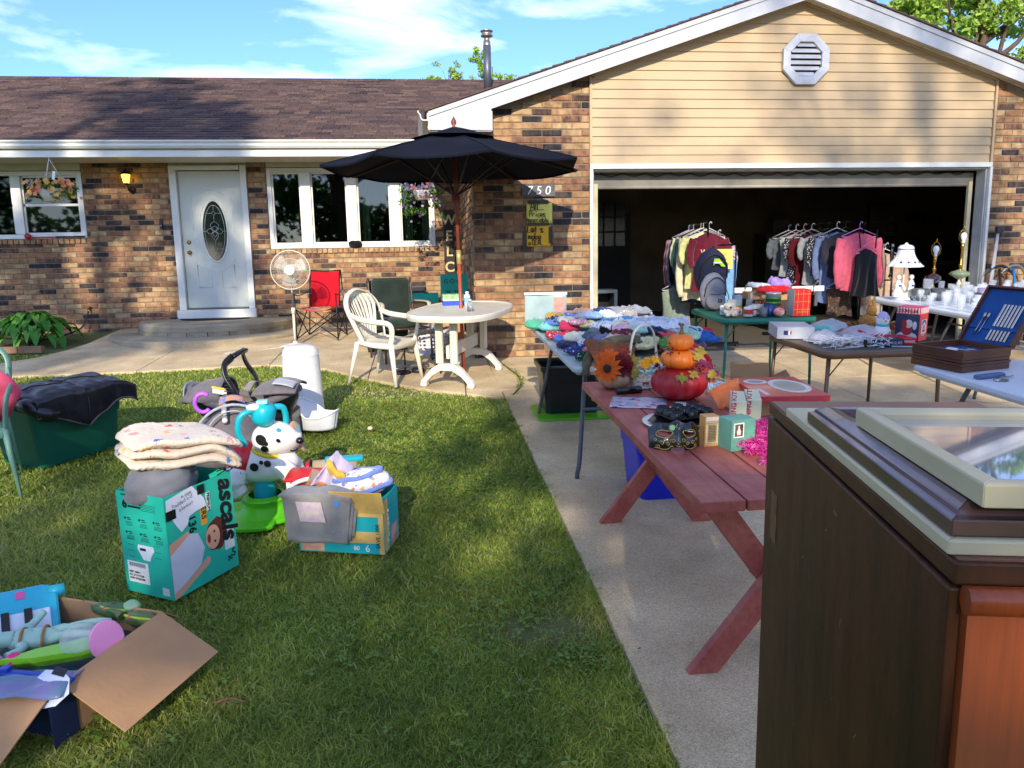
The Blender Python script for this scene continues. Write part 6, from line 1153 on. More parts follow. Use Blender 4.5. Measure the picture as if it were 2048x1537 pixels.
# bins below
def bin_(name, label, x, y, w, d, h, m_, rz=0, hh=0):
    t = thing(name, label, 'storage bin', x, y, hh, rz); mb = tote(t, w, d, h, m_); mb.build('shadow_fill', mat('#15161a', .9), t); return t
bin_('storage_bin', 'royal blue plastic bin under the red picnic table', 1.47, 4.33, .62, .44, .40, plastic('#1226b8', .3))
bin_('storage_bin', 'black plastic tote under the clothes table', 1.18, 6.30, .50, .42, .40, plastic('#14181c', .3), 0, .02)
t = thing('lime_tray', 'lime green plastic lid lying under the black tote', 'lid', 1.20, 6.22); MB().rbox((0, 0, .010), (.66, .52, .02), .05).build('lid_body', plastic('#58a81c', .35), t)
t = thing('card_box', 'open brown carton with raised flap on the driveway behind the pumpkins', 'box', 2.86, 6.45, rz=-18); open_box(MB(), .34, .28, .17).build('carton', M_kraft, t)
for a, b, o_, L_ in (((-.17, .14), (.17, .14), (0, .6, .8), .15), ((-.17, -.14), (-.17, .14), (-1, 0, .35), .14), ((.17, -.14), (.17, .14), (1, .2, .5), .16)):
    mb = MB(); a, b, o_ = V3((*a, .17)), V3((*b, .17)), V3(o_).normalized()*L_; mb.add([a, b, b+o_, a+o_], [(0, 1, 2, 3)]); q = mb.build('flap', M_kraft, t); sm = q.modifiers.new('thickness', 'SOLIDIFY'); sm.thickness = .004
# ---------------------------------------------------------------- heap of clothes
CM = {}
def cm(c, c2=None, motif=None):
    k = (c, c2, motif)
    if k not in CM:
        m_ = cloth(c, col2=c2, scale=14 if c2 else 25) if c2 else mat(c, .92, var=.14, scale=25, bump=.4, bscale=180.0+len(CM), sheen=.2, spec=.2)
        if motif: m_ = motif_mat(mat(c, .92, var=.1, scale=25, bump=.3, bscale=190+len(CM)), motif, 55, .33, .8)
        CM[k] = m_
    return CM[k]
def rag(w, d, h, seed, m_, folds=1.0, A=2.6):
    """crumpled or roughly folded piece of cloth"""
    mb = MB(); q = random.Random(seed); ph = q.uniform(0, 6); kx = q.uniform(10, 20)
    def f(s_, q_):
        a = 2*PI*s_; b = PI*q_; e = .7; cx = math.copysign(abs(math.cos(a))**e, math.cos(a)); cy = math.copysign(abs(math.sin(a))**e, math.sin(a)); r_ = math.sin(b)**.55; x, y = cx*r_*w/2, cy*r_*d/2
        n1_ = nz((x*9, y*9, seed), 1); wx, wy = x+.03*nz((x*12, y*12, seed+2), 1), y+.03*nz((x*12, y*12, seed+9), 1); n2_ = abs(nz((wx*13+3, wy*19, seed+.5), 1)); n3_ = abs(nz((wx*34, wy*24, seed+4), 1)); up_z = max(0, -math.cos(b))**.5; z_ = -math.cos(b)*h*.42
        z_ += up_z*h*(.35*n1_-.95*n2_**.8+.30-.45*n3_**.8); k = 1+.4*n1_+.22*nz((cx*2, cy*2, seed), 1); return (x*k, y*k, max(z_+h/2, 0))
    mb.grid(f, 56, 26); return mb
CL = [  # label, x, y, lift, w, d, h, rz, colour, second colour, motif
 ('grey knit top on the far right corner of the clothes heap', 1.62, 6.05, .10, .34, .26, .07, 10, '#8f9398', None, None), ('cream folded sweater under the grey knit at the far right', 1.60, 6.02, .03, .40, .3, .09, 5, '#c9c4b4', None, None),
 ('lavender floral dress at the back of the clothes heap', 1.22, 6.05, .03, .34, .26, .10, -10, '#9a9cc8', None, ('#d9d6e6', '#5a5f9a')), ('pink and white floral blouse on the far side of the heap', 1.50, 5.8, .03, .42, .26, .10, 8, '#cdb6bd', None, ('#d98a9c', '#e8e2e2')),
 ('sheer mint green net cloth at the back left table edge', .98, 6.0, 0, .26, .3, .09, 30, '#4fae88', None, None), ('aqua mesh baby vest near the back left edge', .97, 5.82, .02, .2, .16, .07, 0, '#7cc4bd', None, None),
 ('hot pink rolled sock bundle in the heap', 1.08, 5.62, .04, .16, .1, .08, 15, '#d8345e', None, None), ('red polka dot cloth at the left table edge', .96, 5.45, .01, .16, .11, .06, -10, '#c9303c', None, ('#e8dede',)),
 ('bright blue rolled shirt at the left table edge', .98, 5.28, .01, .15, .09, .06, 5, '#4b74c4', None, None), ('yellow baby hat in the middle of the heap', 1.20, 5.55, .07, .12, .1, .06, 0, '#d8cf7a', None, None),
 ('white shirt with grey spots in the middle of the heap', 1.33, 5.4, .06, .26, .24, .10, 20, '#dcdcdc', None, ('#3b3b42', '#8a8a90')), ('royal blue top with teal trim behind the white shirts', 1.42, 5.58, .08, .30, .12, .07, 28, '#3a5fb4', '#3aa7b8', None),
 ('large crumpled white shirt on the right of the heap', 1.66, 5.42, .04, .42, .34, .12, -12, '#c9cdd8', None, None), ('pale blue floral sheet hanging over the right table edge', 1.84, 5.62, -.04, .26, .26, .12, 12, '#b9c6d4', None, ('#d8a0a8', '#e9e9ee')),
 ('pink striped shirt on the far right of the heap', 1.70, 5.78, .02, .4, .16, .08, 5, '#c9909e', '#e0c4c8', None), ('ivory romper near the front left edge', 1.06, 5.18, .03, .2, .16, .07, 14, '#d4d0bd', None, None),
 ('white and navy baby suit in the front left of the heap', 1.14, 5.05, .02, .22, .16, .06, -18, '#d8d8de', None, ('#1c2a5a',)), ('small navy shorts at the left edge', .97, 5.10, .0, .14, .1, .05, 10, '#222a4c', None, None),
 ('black velvet leggings standing up in the heap', 1.20, 4.98, .05, .09, .07, .13, 0, '#0e0e12', None, None), ('black and white striped top beside the black leggings', 1.36, 5.0, .05, .24, .14, .07, -8, '#101014', None, ('#e4e4e4',)),
 ('folded slate purple fleece at the front left of the heap', 1.18, 4.84, .04, .32, .18, .09, 12, '#5d5f8c', None, None), ('navy patterned pajamas near the front left corner', 1.0, 4.83, .0, .2, .13, .07, 0, '#2c3f72', None, ('#c8503c', '#d8d8e0')),
 ('denim blue trousers under the white shirt', 1.52, 5.14, .02, .34, .18, .08, -6, '#43587a', None, None), ('grey camouflage shirt right of the striped top', 1.50, 4.98, .05, .2, .2, .08, 40, '#8a8c8e', None, ('#3e4044',)),
 ('white crumpled blouse at the centre front of the heap', 1.56, 5.12, .09, .34, .2, .09, 8, '#dddfe4', None, None), ('mint green frock right of the centre blouse', 1.74, 5.0, .05, .18, .3, .08, -30, '#a8cbb0', None, None),
 ('tie dye white and coral top at the right of the heap', 1.80, 5.1, .07, .18, .14, .06, 0, '#d8b0a8', '#e8e4dc', None), ('bright red shirt bundle at the right of the heap', 1.86, 5.12, .03, .2, .14, .08, -30, '#d01c2c', None, None),
 ('navy and blue jersey on the right of the heap', 1.84, 4.98, .03, .24, .14, .09, -25, '#1c2f78', '#2c6cb4', None), ('dark denim jacket over the far right table edge', 1.92, 5.4, -.06, .2, .34, .10, 5, '#1f2c44', None, None),
 ('green leafy print cloth near the front right', 1.56, 4.72, .04, .15, .34, .10, -28, '#4f8a2c', None, ('#c8d8a0', '#7a4c9c', '#e8e8d0')), ('pale yellow baby leggings at the front of the heap', 1.40, 4.72, .05, .10, .3, .07, -30, '#d8cc98', None, None),
 ('charcoal grey lacy cloth at the front of the heap', 1.32, 4.74, .04, .10, .3, .07, -34, '#3c3a40', '#5a585e', None), ('mottled grey fur scarf at the front of the heap', 1.22, 4.74, .07, .11, .34, .08, -38, '#b0a8a0', '#6a6460', None),
 ('dark green and white bootie at the front left corner', .98, 4.64, .0, .13, .1, .06, 0, '#12402c', None, ('#e8e8e8',)), ('red and white striped hat near the front left corner', 1.05, 4.72, .03, .13, .09, .06, 20, '#c8303a', '#e4e0e0', None),
 ('blue gingham shirt folded at the back of the heap', 1.05, 6.18, .01, .22, .2, .07, 3, '#7f8fb8', '#b8c2d8', None), ('grey marl cardigan deep in the middle of the heap', 1.3, 5.2, .02, .36, .3, .10, 0, '#6e7078', None, None),
 ('plum coloured vest near the right front', 1.68, 4.82, .01, .22, .16, .07, -15, '#5a2c4c', None, None), ('teal shirt peeping out behind the blue shirt', 1.24, 5.72, .02, .26, .14, .08, 10, '#3f8fa0', None, None)]
for i, (lb, x, y, z_, w, d, h_, rz, c1, c2, mo) in enumerate(CL):
    solo(rag(w*1.15, d*1.15, h_*.9, i+3, None), 'garment', lb, 'clothing', x, y, .733+z_, rz, 'loose clothes heaped on the clothes table', mt=cm(c1, c2, mo))
q = random.Random(17)
for i, (nm, c) in enumerate(zip('off white,pearl grey,navy,baby blue,rose,sage,charcoal,ivory,lilac,teal,mustard,sky blue,heather grey,maroon,peach,stone,indigo,snow white,dusky pink,mint,ink black,oatmeal,cornflower,pale lemon,silver grey,denim,chalk,wine red,powder pink,slate'.split(','), 'dcdcd8 b4b8be 1f2a4e 8fb4dc cf7f92 8fae94 34353c ddd6c4 a79cc8 2f8f98 c9a23c 86b8de 8d9096 6a1c30 dca68c a39c90 33407c e4e6ea c48c98 9ccbb8 121318 c8bca4 6484c8 e0dca0 a8acb0 4a6488 d4d4d0 7c1a34 deb4bc 56606c'.split())):
    x = .96+q.random()*.82; y = 4.75+q.random()*1.35; solo(rag(.15, .11, .055, i+203, None), 'baby_garment', '%s baby garment tucked among the heaped clothes' % nm, 'clothing', x, y, .733+.05+.06*math.sin((x-.9)*3.3), q.uniform(-60, 60), 'loose clothes heaped on the clothes table', mt=cm('#'+c, None, ('#'+['d8d8e0', '3a4a78', 'c85a6a'][i % 3],) if i % 3 == 0 else None))
def hang_cloth(name, label, cat, P, Q, nu, nv, m_, fold=.012, kf=22, seed=1):
    """cloth falling from the edge line P[0]-P[1] over to Q[0]-Q[1] with control rows between"""
    rows = [P]+Q; mb = MB()
    def f(a, b):
        k = b*(len(rows)-1); i = min(int(k), len(rows)-2); t_ = k-i; A = V3(rows[i][0]).lerp(V3(rows[i+1][0]), t_); B = V3(rows[i][1]).lerp(V3(rows[i+1][1]), t_); p = A.lerp(B, a); n = nz((a*5, b*3, seed), 1.5)
        return p+V3((.3*n*fold, -fold*math.sin(a*kf+seed+b)-fold*n, n*fold*.6))
    mb.grid(f, nu, nv, thick=.006); o = mb.build(name, m_); return tag(o, label, cat)
gT = G(4.45)+.74
hang_cloth('fleece_blanket', 'rust brown fuzzy fleece hanging over the near end of the clothes table', 'blanket', ((.98, 4.66, gT+.13), (1.24, 4.66, gT+.11)), [((.94, 4.5, gT+.13), (1.24, 4.5, gT+.10)), ((.98, 4.38, gT+.03), (1.22, 4.38, gT+.02)), ((1.02, 4.36, gT-.12), (1.22, 4.36, gT-.14)), ((1.04, 4.36, gT-.24), (1.22, 4.36, gT-.26))], 24, 26, mat('#8f4f28', .95, var=.2, scale=60, bump=1, bscale=300), .018, 14)
mb = MB(); mb.tube(bez([(.93, 4.42, gT-.06), (.95, 4.44, gT+.03), (1.03, 4.52, gT+.10), (1.18, 4.60, gT+.13), (1.32, 4.66, gT+.12)], 6), [.026]*5+[.03]*15+[.03]*5, 12, flat=(1, .8)); tag(mb.build('camouflage_sleeve', mat('#4a4632', .95, col2='#6f664c', scale=22, bump=.4)), 'olive camouflage sleeve curling over the near left table corner', 'sleeve')
hang_cloth('red_dress', 'bright red dress hanging off the right side of the clothes table', 'dress', ((1.50, 5.0, gT+.15), (1.66, 4.92, gT+.13)), [((1.50, 4.8, gT+.14), (1.68, 4.72, gT+.11)), ((1.53, 4.6, gT+.05), (1.72, 4.52, gT+.02)), ((1.56, 4.5, gT-.08), (1.75, 4.44, gT-.12))], 20, 20, cm('#d01c2c'), .02, 16, 3)
t = thing('white_basin', 'white plastic basin under the brown fleece at the near table end', 'basin', 1.10, 4.50, .655); mb = MB(); mb.lathe([(.001, 0), (.09, 0), (.13, .06), (.145, .062), (.13, .07)], n=24); mb.build('bowl', plastic('#cfd4d4', .3), t)
t = thing('bedding_bag', 'clear zip bag holding printed card and mint fabric at the far left table corner', 'bag', .98, 6.22, .74, rz=-6)
mb = MB(); mb.grid(lambda a, b: (-.17+.34*a, .01*math.sin(a*5), .02+.25*b), 8, 8, thick=.004); mb.build('bag_film', mat('#bcd2cf', .15, alpha=.75), t); MB().box((0, .0, .262), (.35, .02, .018)).build('zipper', plastic('#dfe4e6'), t); MB().box((-.03, .02, .14), (.22, .004, .2)).build('card_insert', mat('#a8c8c0', .5, col2='#d8d6a4', scale=9), t); MB().box((.11, -.01, .17), (.09, .004, .12)).build('coral_label', mat('#cf7a68', .6, col2='#e0a898', scale=20), t); MB().box((-.04, .015, .10), (.2, .003, .02)).build('yellow_strip', plastic('#d8bc3a'), t)
# ---------------------------------------------------------------- on the picnic table
PT = .741
def pumpkin(t, z0, r_, h_, m_, ribs, nm='pumpkin_body', c=(0, 0)):
    mb = MB()
    def f(s_, q_):
        a = 2*PI*s_; b = PI*q_; g_ = 1-.075*abs(math.cos(a*ribs/2))**5*math.sin(b); dip = .16*math.exp(-((b-PI)/.5)**2)+.1*math.exp(-(b/.4)**2); rr = math.sin(b)**.8*g_; return (c[0]+rr*r_*math.cos(a), c[1]+rr*r_*math.sin(a), z0+h_/2-math.cos(b)*h_/2*(1-dip*(1 if b > PI/2 else -.0)))
    mb.grid(f, 96, 20); return mb.build(nm, m_, t)
def leaf_mb(mb, c, ax, dr, L_, val, curl=.25):
    """maple leaf with lobes"""
    ax, dr = V3(ax).normalized(), V3(dr).normalized(); s_ = ax.cross(dr).normalized(); po = [(0, 0), (.12, .12), (.1, .35), (.32, .28), (.48, .48), (.36, .58), (.42, .78), (.22, .70), (.12, .82), (0, 1.1), (-.12, .82), (-.22, .70), (-.42, .78), (-.36, .58), (-.48, .48), (-.32, .28), (-.1, .35), (-.12, .12)]
    P = [V3(c)+dr*y*L_+s_*x*L_-ax*(curl*L_*(x*x*1.6+(y-.3)**2*.6)) for x, y in po]; mid = V3(c)+dr*.45*L_+ax*.02*L_; mb.add([mid]+P, [(0, 1+i, 1+(i+1) % 18) for i in range(18)], val)
M_aut = ramp_mat('autumn_leaf', [(0, '#7c7a2c'), (.35, '#a08a34'), (.65, '#c9661c'), (1, '#8f1f1c')], .7, nscale=30, namt=.3, trl=.15)
t = thing('pumpkin_stack', 'tower of three artificial pumpkins, red below and two orange above', 'pumpkins', 1.20, 3.52, PT)
pumpkin(t, 0, .135, .165, mat('#a3161c', .45, var=.15, scale=9), 12, 'red_pumpkin'); pumpkin(t, .145, .093, .10, mat('#d06a14', .45, var=.15, scale=9), 10, 'middle_pumpkin'); pumpkin(t, .235, .062, .085, mat('#d8701a', .5, var=.2, scale=9), 8, 'top_pumpkin')
MB().tube(bez([(0, 0, .31), (.004, .0, .335), (.0, .0, .355), (-.012, 0, .365)], 4), [.010]*4+[.007]*9, 8).build('stem', mat('#7c6a3c', .8, var=.3), t)
mb = MB(); q = random.Random(8)
for c, dr, L_, v_ in (((.03, -.075, .245), (.8, -.5, -.5), .075, .3), ((.05, -.05, .25), (1, -.1, -.3), .07, .35), ((-.03, -.12, .155), (-.2, -.7, -.6), .065, .15), ((.0, -.12, .16), (.7, -.6, -.4), .06, .25), ((.11, -.06, .155), (1, -.5, -.9), .07, .2), ((-.09, -.07, .15), (-1, -.3, -.2), .05, .95), ((.07, -.08, .16), (.8, -.8, .0), .05, .9), ((.125, -.03, .13), (.7, -.3, -1), .06, .7)): leaf_mb(mb, c, (dr[0]*.4, -1, .8), dr, L_, v_)
mb.build('leaf', M_aut, t, attr=True)['kind'] = 'stuff'
mb = MB()
for c0_, n_ in (((-.08, -.05, .245), 22), ((.10, -.05, .165), 40), ((-.11, -.04, .155), 26), ((.06, -.09, .17), 20)):
    for _ in range(n_): mb.ball((c0_[0]+q.gauss(0, .022), c0_[1]+q.gauss(0, .015), c0_[2]+q.gauss(0, .012)), .0048, 6)
mb.build('berries', plastic('#6d1420', .3), t)['kind'] = 'stuff'
t = thing('flower_pumpkin', 'small tan ribbed pumpkin topped with orange and dark red silk flowers', 'flower arrangement', .955, 3.80, PT); pumpkin(t, 0, .088, .10, mat('#a38766', .6, var=.15, scale=14), 10)
mb = MB()
for k in range(2): petals(mb, (-.055, -.06, .115+.002*k), .082-.012*k, 13, (-.35, -1, .35), .66+.05*k, .12, .36)
petals(mb, (-.04, -.02, .165), .06, 9, (-.3, -.6, .8), .78, .15, .5); petals(mb, (.06, -.03, .14), .05, 8, (.6, -.6, .6), .8, .15, .5); fl = mb.build('orange_petals', ramp_mat('silk_petal', [(0, '#e0761c'), (.7, '#e2681a'), (1, '#c93a1a')], .7, trl=.25), t, attr=True)
mb = MB(); mb.lathe([(.001, .012), (.018, .008), (.022, 0)], (-.059, -.072, .118), 14, Matrix.Rotation(R(70), 3, 'X')); mb.build('seed_head', mat('#3a2a18', .9, bump=1, bscale=300), t)
mb = MB()
for k in range(26): a = k*2.4; rr = .010+.0016*k; petals(mb, (.025+rr*math.cos(a)*.6, -.055+.01*math.sin(a), .13+rr*math.sin(a)*.7), .035, 3, (.1+math.cos(a)*.5, -1, .4+math.sin(a)*.5), .5, .5, .9)
mb.build('dark_rose', mat('#6f0e14', .7, var=.3, scale=30), t); mb = MB()
for c, dr, L_, v_ in (((.05, -.05, .10), (.9, -.4, -.1), .075, .15), ((.06, -.03, .13), (.8, -.2, .5), .07, .2), ((.03, -.02, .17), (.3, 0, 1), .05, .95), ((-.08, -.03, .15), (-.8, 0, .6), .05, .7)): leaf_mb(mb, c, (0, -1, .5), dr, L_, v_)
mb.build('leaf', M_aut, t, attr=True)['kind'] = 'stuff'; mb = MB()
for _ in range(40): mb.ball((.05+q.gauss(0, .02), -.0+q.gauss(0, .015), .185+q.gauss(0, .018)), .0045, 6)
mb.build('berries', plastic('#7d1a1c', .3), t)['kind'] = 'stuff'
# white basket
t = thing('easter_basket', 'white wicker basket with tall handle and aqua tinsel trim', 'basket', 1.10, 3.80, PT); M_wk = mat('#d9d9cc', .6, var=.1, name='white_wicker'); mb = MB()
for k in range(9): mb.tube([(r_*math.cos(2*PI*i/32)*1, r_*math.sin(2*PI*i/32)*.9, .008+k*.011+.003*(i % 2)*(1 if k % 2 else -1)) for i in range(32) for r_ in [(.058+.0018*k)+.002*(1 if (i+k) % 2 else -1)]], .006, 5, closed=True)
mb.build('woven_wall', M_wk, t); MB().lathe([(.001, .004), (.058, .004)], n=24).build('bottom', M_wk, t); MB().tube(bez([(-.068, 0, .02), (-.07, 0, .16), (-.05, 0, .285), (0, 0, .325), (.05, 0, .285), (.07, 0, .16), (.068, 0, .02)], 6), .017, 6, flat=(.2, 1.2)).build('handle', mat('#d2cdb4', .6), t)
def tinsel(mb, pts, r_, n, ln, seed):
    q = random.Random(seed); m_ = len(pts)-1
    for _ in range(n):
        k = q.random()*m_; i = int(k); p = V3(pts[i]).lerp(V3(pts[i+1]), k-i); d = V3((q.gauss(0, 1), q.gauss(0, 1), q.gauss(0, 1))).normalized(); s_ = d.orthogonal().normalized()*.0014; e = p+d*ln*q.uniform(.6, 1.1); mb.add([p-s_, p+s_, e+s_*.6, e-s_*.6], [(0, 1, 2, 3)], q.random())
    return mb
def foil(a, b, c): return ramp_mat('foil', [(0, a), (.5, b), (1, c)], .22, spec=1)
ring_ = [(.075*math.cos(2*PI*i/24), .068*math.sin(2*PI*i/24), .088+.004*math.sin(i*2)) for i in range(25)]
tinsel(MB(), ring_, .01, 1100, .020, 4).build('aqua_tinsel', foil('#2b9fb4', '#62c8d6', '#a8e4ea'), t, attr=True)['kind'] = 'stuff'
mb = MB(); [petals(mb, (.03*i, -.02+.02*(i % 2), .12+.01*i), .035, 12, (.2, -.7, .7), .5, .2, .4) for i in (0, 1, 2)]; mb.build('yellow_sunflower', mat('#dca312', .7, var=.2), t); mb = MB(); [mb.ball((.055+.0*i, -.06+.01*i, .125), .012, 8) for i in range(1)]; mb.build('seed_head', mat('#2c1d10', .9), t)
mb = MB(); mb.tube([(0, 0, 0), (.012, -.004, .004), (.03, -.003, 0)], .006, 6); tag(mb.build('red_clip', plastic('#b01c22')), 'tiny red clip on the front of the white basket', 'clip').matrix_world = Matrix.Translation((1.08, 3.725, G(3.72)+PT+.035))
# printed bag, roll, plate, mould tray, mask
t = thing('gift_bag_pack', 'flat clear pack with lilac and aqua butterfly print at the left table edge', 'package', .985, 3.46, PT, rz=-18)
mb = MB(); mb.grid(lambda a, b: (-.13+.26*a, -.11+.22*b, .004+.006*abs(nz((a*4, b*4, 7), 1))), 14, 12, thick=.002); mb.build('printed_film', motif_mat(mat('#c4c0cf', .18, var=.12, scale=14, coat=.5), ['#a06fb4', '#d0486a', '#4f9fc0', '#c9b8e0', '#3a3f6a'], 26, .36, .7), t)
t = thing('black_roll', 'short black roll of bin bags lying behind the butterfly pack', 'roll', .99, 3.66, PT+.018, rz=8); MB().cyl((-.065, 0, 0), (.065, 0, 0), .018, n=14).build('roll', plastic('#0e0f10', .25), t)
t = thing('papers', 'aqua and maroon printed papers under the red pumpkin', 'papers', 1.13, 3.36, PT, rz=10)
for i, (x, y, c) in enumerate(((0, 0, '#3f9fb8'), (-.05, .03, '#8c3038'), (.03, -.03, '#cfd6de'))): MB().box((x, y, .002+i*.0015), (.17, .12, .0012), Matrix.Rotation(i*.4, 3, 'Z')).build('sheet', mat(c, .5, var=.2, scale=20), t)
t = thing('serving_tray', 'round white tray with a black orange rimmed platter on it', 'tray', 1.06, 3.06, PT); mb = MB(); mb.lathe([(.001, .004), (.12, .004), (.165, .016), (.168, .014), (.12, .0), (.001, 0)], n=36); mb.build('white_tray', plastic('#e0e0d8', .25), t)
mb = MB(); mb.lathe([(.001, .012), (.12, .014), (.15, .024), (.152, .022), (.12, .010), (.001, .009)], n=6); mb.build('black_platter', plastic('#141312', .3), t)
for k in range(3): MB().box((.10*math.cos(k*1.0-2.3), .12*math.sin(k*1.0-2.3), .023), (.09, .012, .003), Matrix.Rotation(k*1.0-.75, 3, 'Z')).build('orange_band', plastic('#cc5a16'), t)
t = thing('cake_mould', 'black silicone cake mould with round cups on the tray', 'baking mould', 1.09, 3.12, PT+.026, rz=14); MB().rbox((0, 0, .004), (.22, .17, .006), .02).build('sheet', plastic('#0b0c0e', .25), t)
for i in range(3):
    for j in range(3):
        mb = MB(); mb.lathe([(.029, .006), (.027, .028), (.022, .034), (.020, .028), (.001, .026)], (-.075+i*.075, -.055+j*.055, 0), 20, rib=10, ribd=.12); mb.build('cup', plastic('#0b0c0e', .25), t)
t = thing('carnival_mask', 'black Venetian carnival mask with gold scrolls on the picnic table edge', 'mask', .925, 2.76, PT, rz=-4)
def mk(a, b):
    x = (a*2-1)*.098; u_ = a*2-1; top = .105-.02*abs(u_)**2*1.5+.012*math.cos(u_*PI*3)*.4; bot = .0+(.012 if abs(u_) < .28 else 0)+.02*max(0, .3-abs(abs(u_)-.0))*1.5; z_ = bot+(top-bot)*b; y = -.06+.055*u_*u_+.03*b*b-.022*math.exp(-(u_/.18)**2)*(1-b)**.5-.012*math.exp(-((abs(u_)-.62)/.22)**2)*math.exp(-((b-.3)/.3)**2)
    return (x, y, z_)
mb = MB(); NU, NV = 48, 26
g_ = [[mk(i/NU, j/NV) for j in range(NV+1)] for i in range(NU+1)]; vs = [p for r_ in g_ for p in r_]; fs = []
for i in range(NU):
    for j in range(NV):
        u_ = (i+.5)/NU*2-1; b = (j+.5)/NV
        if ((abs(u_)-.48)/.25)**2+((b-.62-.10*(abs(u_)-.48))/.10)**2 < 1: continue
        fs.append((i*(NV+1)+j, (i+1)*(NV+1)+j, (i+1)*(NV+1)+j+1, i*(NV+1)+j+1))
mb.add(vs, fs, sm=True); o = mb.build('face', mat('#0b0b0a', .25, var=.05, coat=.5), t); sm_ = o.modifiers.new('thickness', 'SOLIDIFY'); sm_.thickness = .003
M_gold = mat('#cbb45c', .35, .5, name='gold_paint'); mb = MB()
def mline(P, w=.0015): mb.tube([V3(mk(max(0, min(1, a)), max(0, min(1, b))))+V3((0, -.0015, 0)) for a, b in P], w, 4)
for s_ in (-1, 1):
    mline([(.5+s_*(.24+.145*math.cos(i*.42)), .62+.135*math.sin(i*.42)) for i in range(16)], .002)
    for c0_, r_ in (((.10, .28), .05), ((.19, .27), .04), ((.30, .30), .045), ((.40, .40), .03), ((.36, .14), .04)):
        mline([(.5+s_*(c0_[0]+r_*math.cos(i*.7)*(1-i*.07)), c0_[1]+r_*2.0*math.sin(i*.7)*(1-i*.07)) for i in range(11)])
    mline([(.5+s_*(.10+.035*i), .06+.02*math.sin(i)) for i in range(10)], .002)
mline([(.5, .1), (.47, .16), (.53, .22), (.47, .3), (.5, .36)]); mline([(.44, .08), (.5, .02), (.56, .08)]); mline([(.5, .9), (.46, .8), (.54, .74), (.5, .7)]); mb.build('gold_scrolls', M_gold, t); patch(t, mk(.40, .80), (-.2, -1, .4), .011, plastic('#2fa05a'), 'green_gem', 1, .006)
def carton_thing(label, x, y, rz, w, d, h_, body, front=None, cat='box', hh=PT, name='small_box'):
    t = thing(name, label, cat, x, y, hh, rz); MB().box((0, 0, h_/2), (w, d, h_)).build('box_body', body, t, bevel=.0015)
    if front: 
        for (a, b, w2, h2, c) in front: MB().box((a, -d/2-.0006, b), (w2, .001, h2)).build('printed_panel', mat(c, .5, var=.12, scale=30) if isinstance(c, str) else c, t)
    return t
t = carton_thing('tan paperboard tea box with lace border and small red logo', 1.062, 2.76, 5, .058, .05, .118, mat('#c4944e', .7), [(0, .052, .05, .088, '#dcc79c'), (0, .052, .036, .07, '#d3b57e'), (0, .108, .052, .016, '#e4d8c4')])
mb = MB(); [mb.box((-.022+.0047*(i % 10), -.0268, .012 if i < 10 else .092), (.0025, .001, .0025)) for i in range(20)]; [mb.box((.0, -.0275, .03+i*.006), (.026, .0006, .0013)) for i in range(9)]; mb.build('printed_dots', M_ink, t)['kind'] = 'stuff'
t = carton_thing('mint green gift box with framed picture of a white vase', 1.15, 2.71, 14, .105, .085, .118, mat('#5f9a86', .55, var=.12, scale=14), [(-.022, .080, .045, .056, '#dfe2da'), (-.022, .080, .036, .046, '#5a2a22')]); pp = MB(); pp.prism([(-.030, .062), (-.014, .062), (-.012, .075), (-.018, .088), (-.018, .098), (-.026, .098), (-.026, .088), (-.032, .075)], -.0006, (0, -.0438, 0)); pp.build('printed_vase', mat('#d8d4c4', .5), t)
for i, x in enumerate((1.245, 1.315)):
    t = carton_thing(('craft kit box with light blue cover and pink spine, nearest the mint box' if i == 0 else 'second craft kit box with cream spine beside the dresser'), x, 2.93+.02*i, 70, .20, .055, .145, mat('#d8d6ae', .6, var=.06), [(.0, .075, .19, .135, '#5b93c4')], hh=PT)
    pp = MB(); q = random.Random(i)
    for k in range(16): a = q.uniform(-.09, .09); b = q.uniform(.02, .13); pp.prism([(a+.011*math.cos(j*.9), b+.009*math.sin(j*.9)) for j in range(7)], -.0004, (0, -.0287, 0), val=q.random())
    pp.build('printed_pattern', ramp_mat('kit_print', [(0, '#c23a6e'), (.4, '#e4d8e4'), (.7, '#d8b43a'), (1, '#3a4f9a')], .5, const=True), t, attr=True)
    text('RAINING KIT', .026, mat('#c23a5c', .5), t, (-.1005, .012, .035), (0, 0, 1), (0, 1, 0), bold=.0006)
t = carton_thing('plain brown box supporting the red bakeware box', 1.56, 3.32, 4, .26, .34, .075, M_kraft)
t = thing('bakeware_box', 'flat glossy red box with dish pictures lying beside the pumpkins', 'box', 1.575, 3.26, PT+.077, rz=-4); MB().box((0, 0, .013), (.30, .40, .026)).build('box_body', mat('#c02c3c', .35, var=.08, coat=.3), t, bevel=.001)
for (x, y, a, b, c) in ((-.07, .10, .055, .05, '#d4cfc6'), (-.07, .10, .035, .03, '#8c8c8c'), (.05, .0, .085, .14, '#d8d4c8'), (.05, .0, .062, .11, '#a9a48c')):
    pp = MB(); pp.prism([(x+a*math.cos(i*.35), y+b*math.sin(i*.35)) for i in range(18)], .0006 if c in ('#d4cfc6', '#d8d4c8') else .0012, (0, 0, .0262), (1, 0, 0), (0, 1, 0)); pp.build('printed_dish', mat(c, .4), t)
MB().box((-.11, -.11, .0267), (.02, .12, .001)).build('white_print', mat('#e4d0d0', .5), t)
mb = MB()
mb.grid(lambda a, b: (-.06+.16*a+.02*b, -.10+.12*b, .01+.11*math.sin(b*2.2)*(.5+.5*a)+.015*nz((a*6, b*6, 4), 1)), 18, 16, thick=.002); o = solo(mb, 'tissue_paper', 'crumpled orange tissue paper between red pumpkin and red box', 'tissue paper', 1.315, 3.36, PT, 20, mt=mat('#e0641a', .6, var=.12, trans=0, col2='#e58a4a', scale=8))
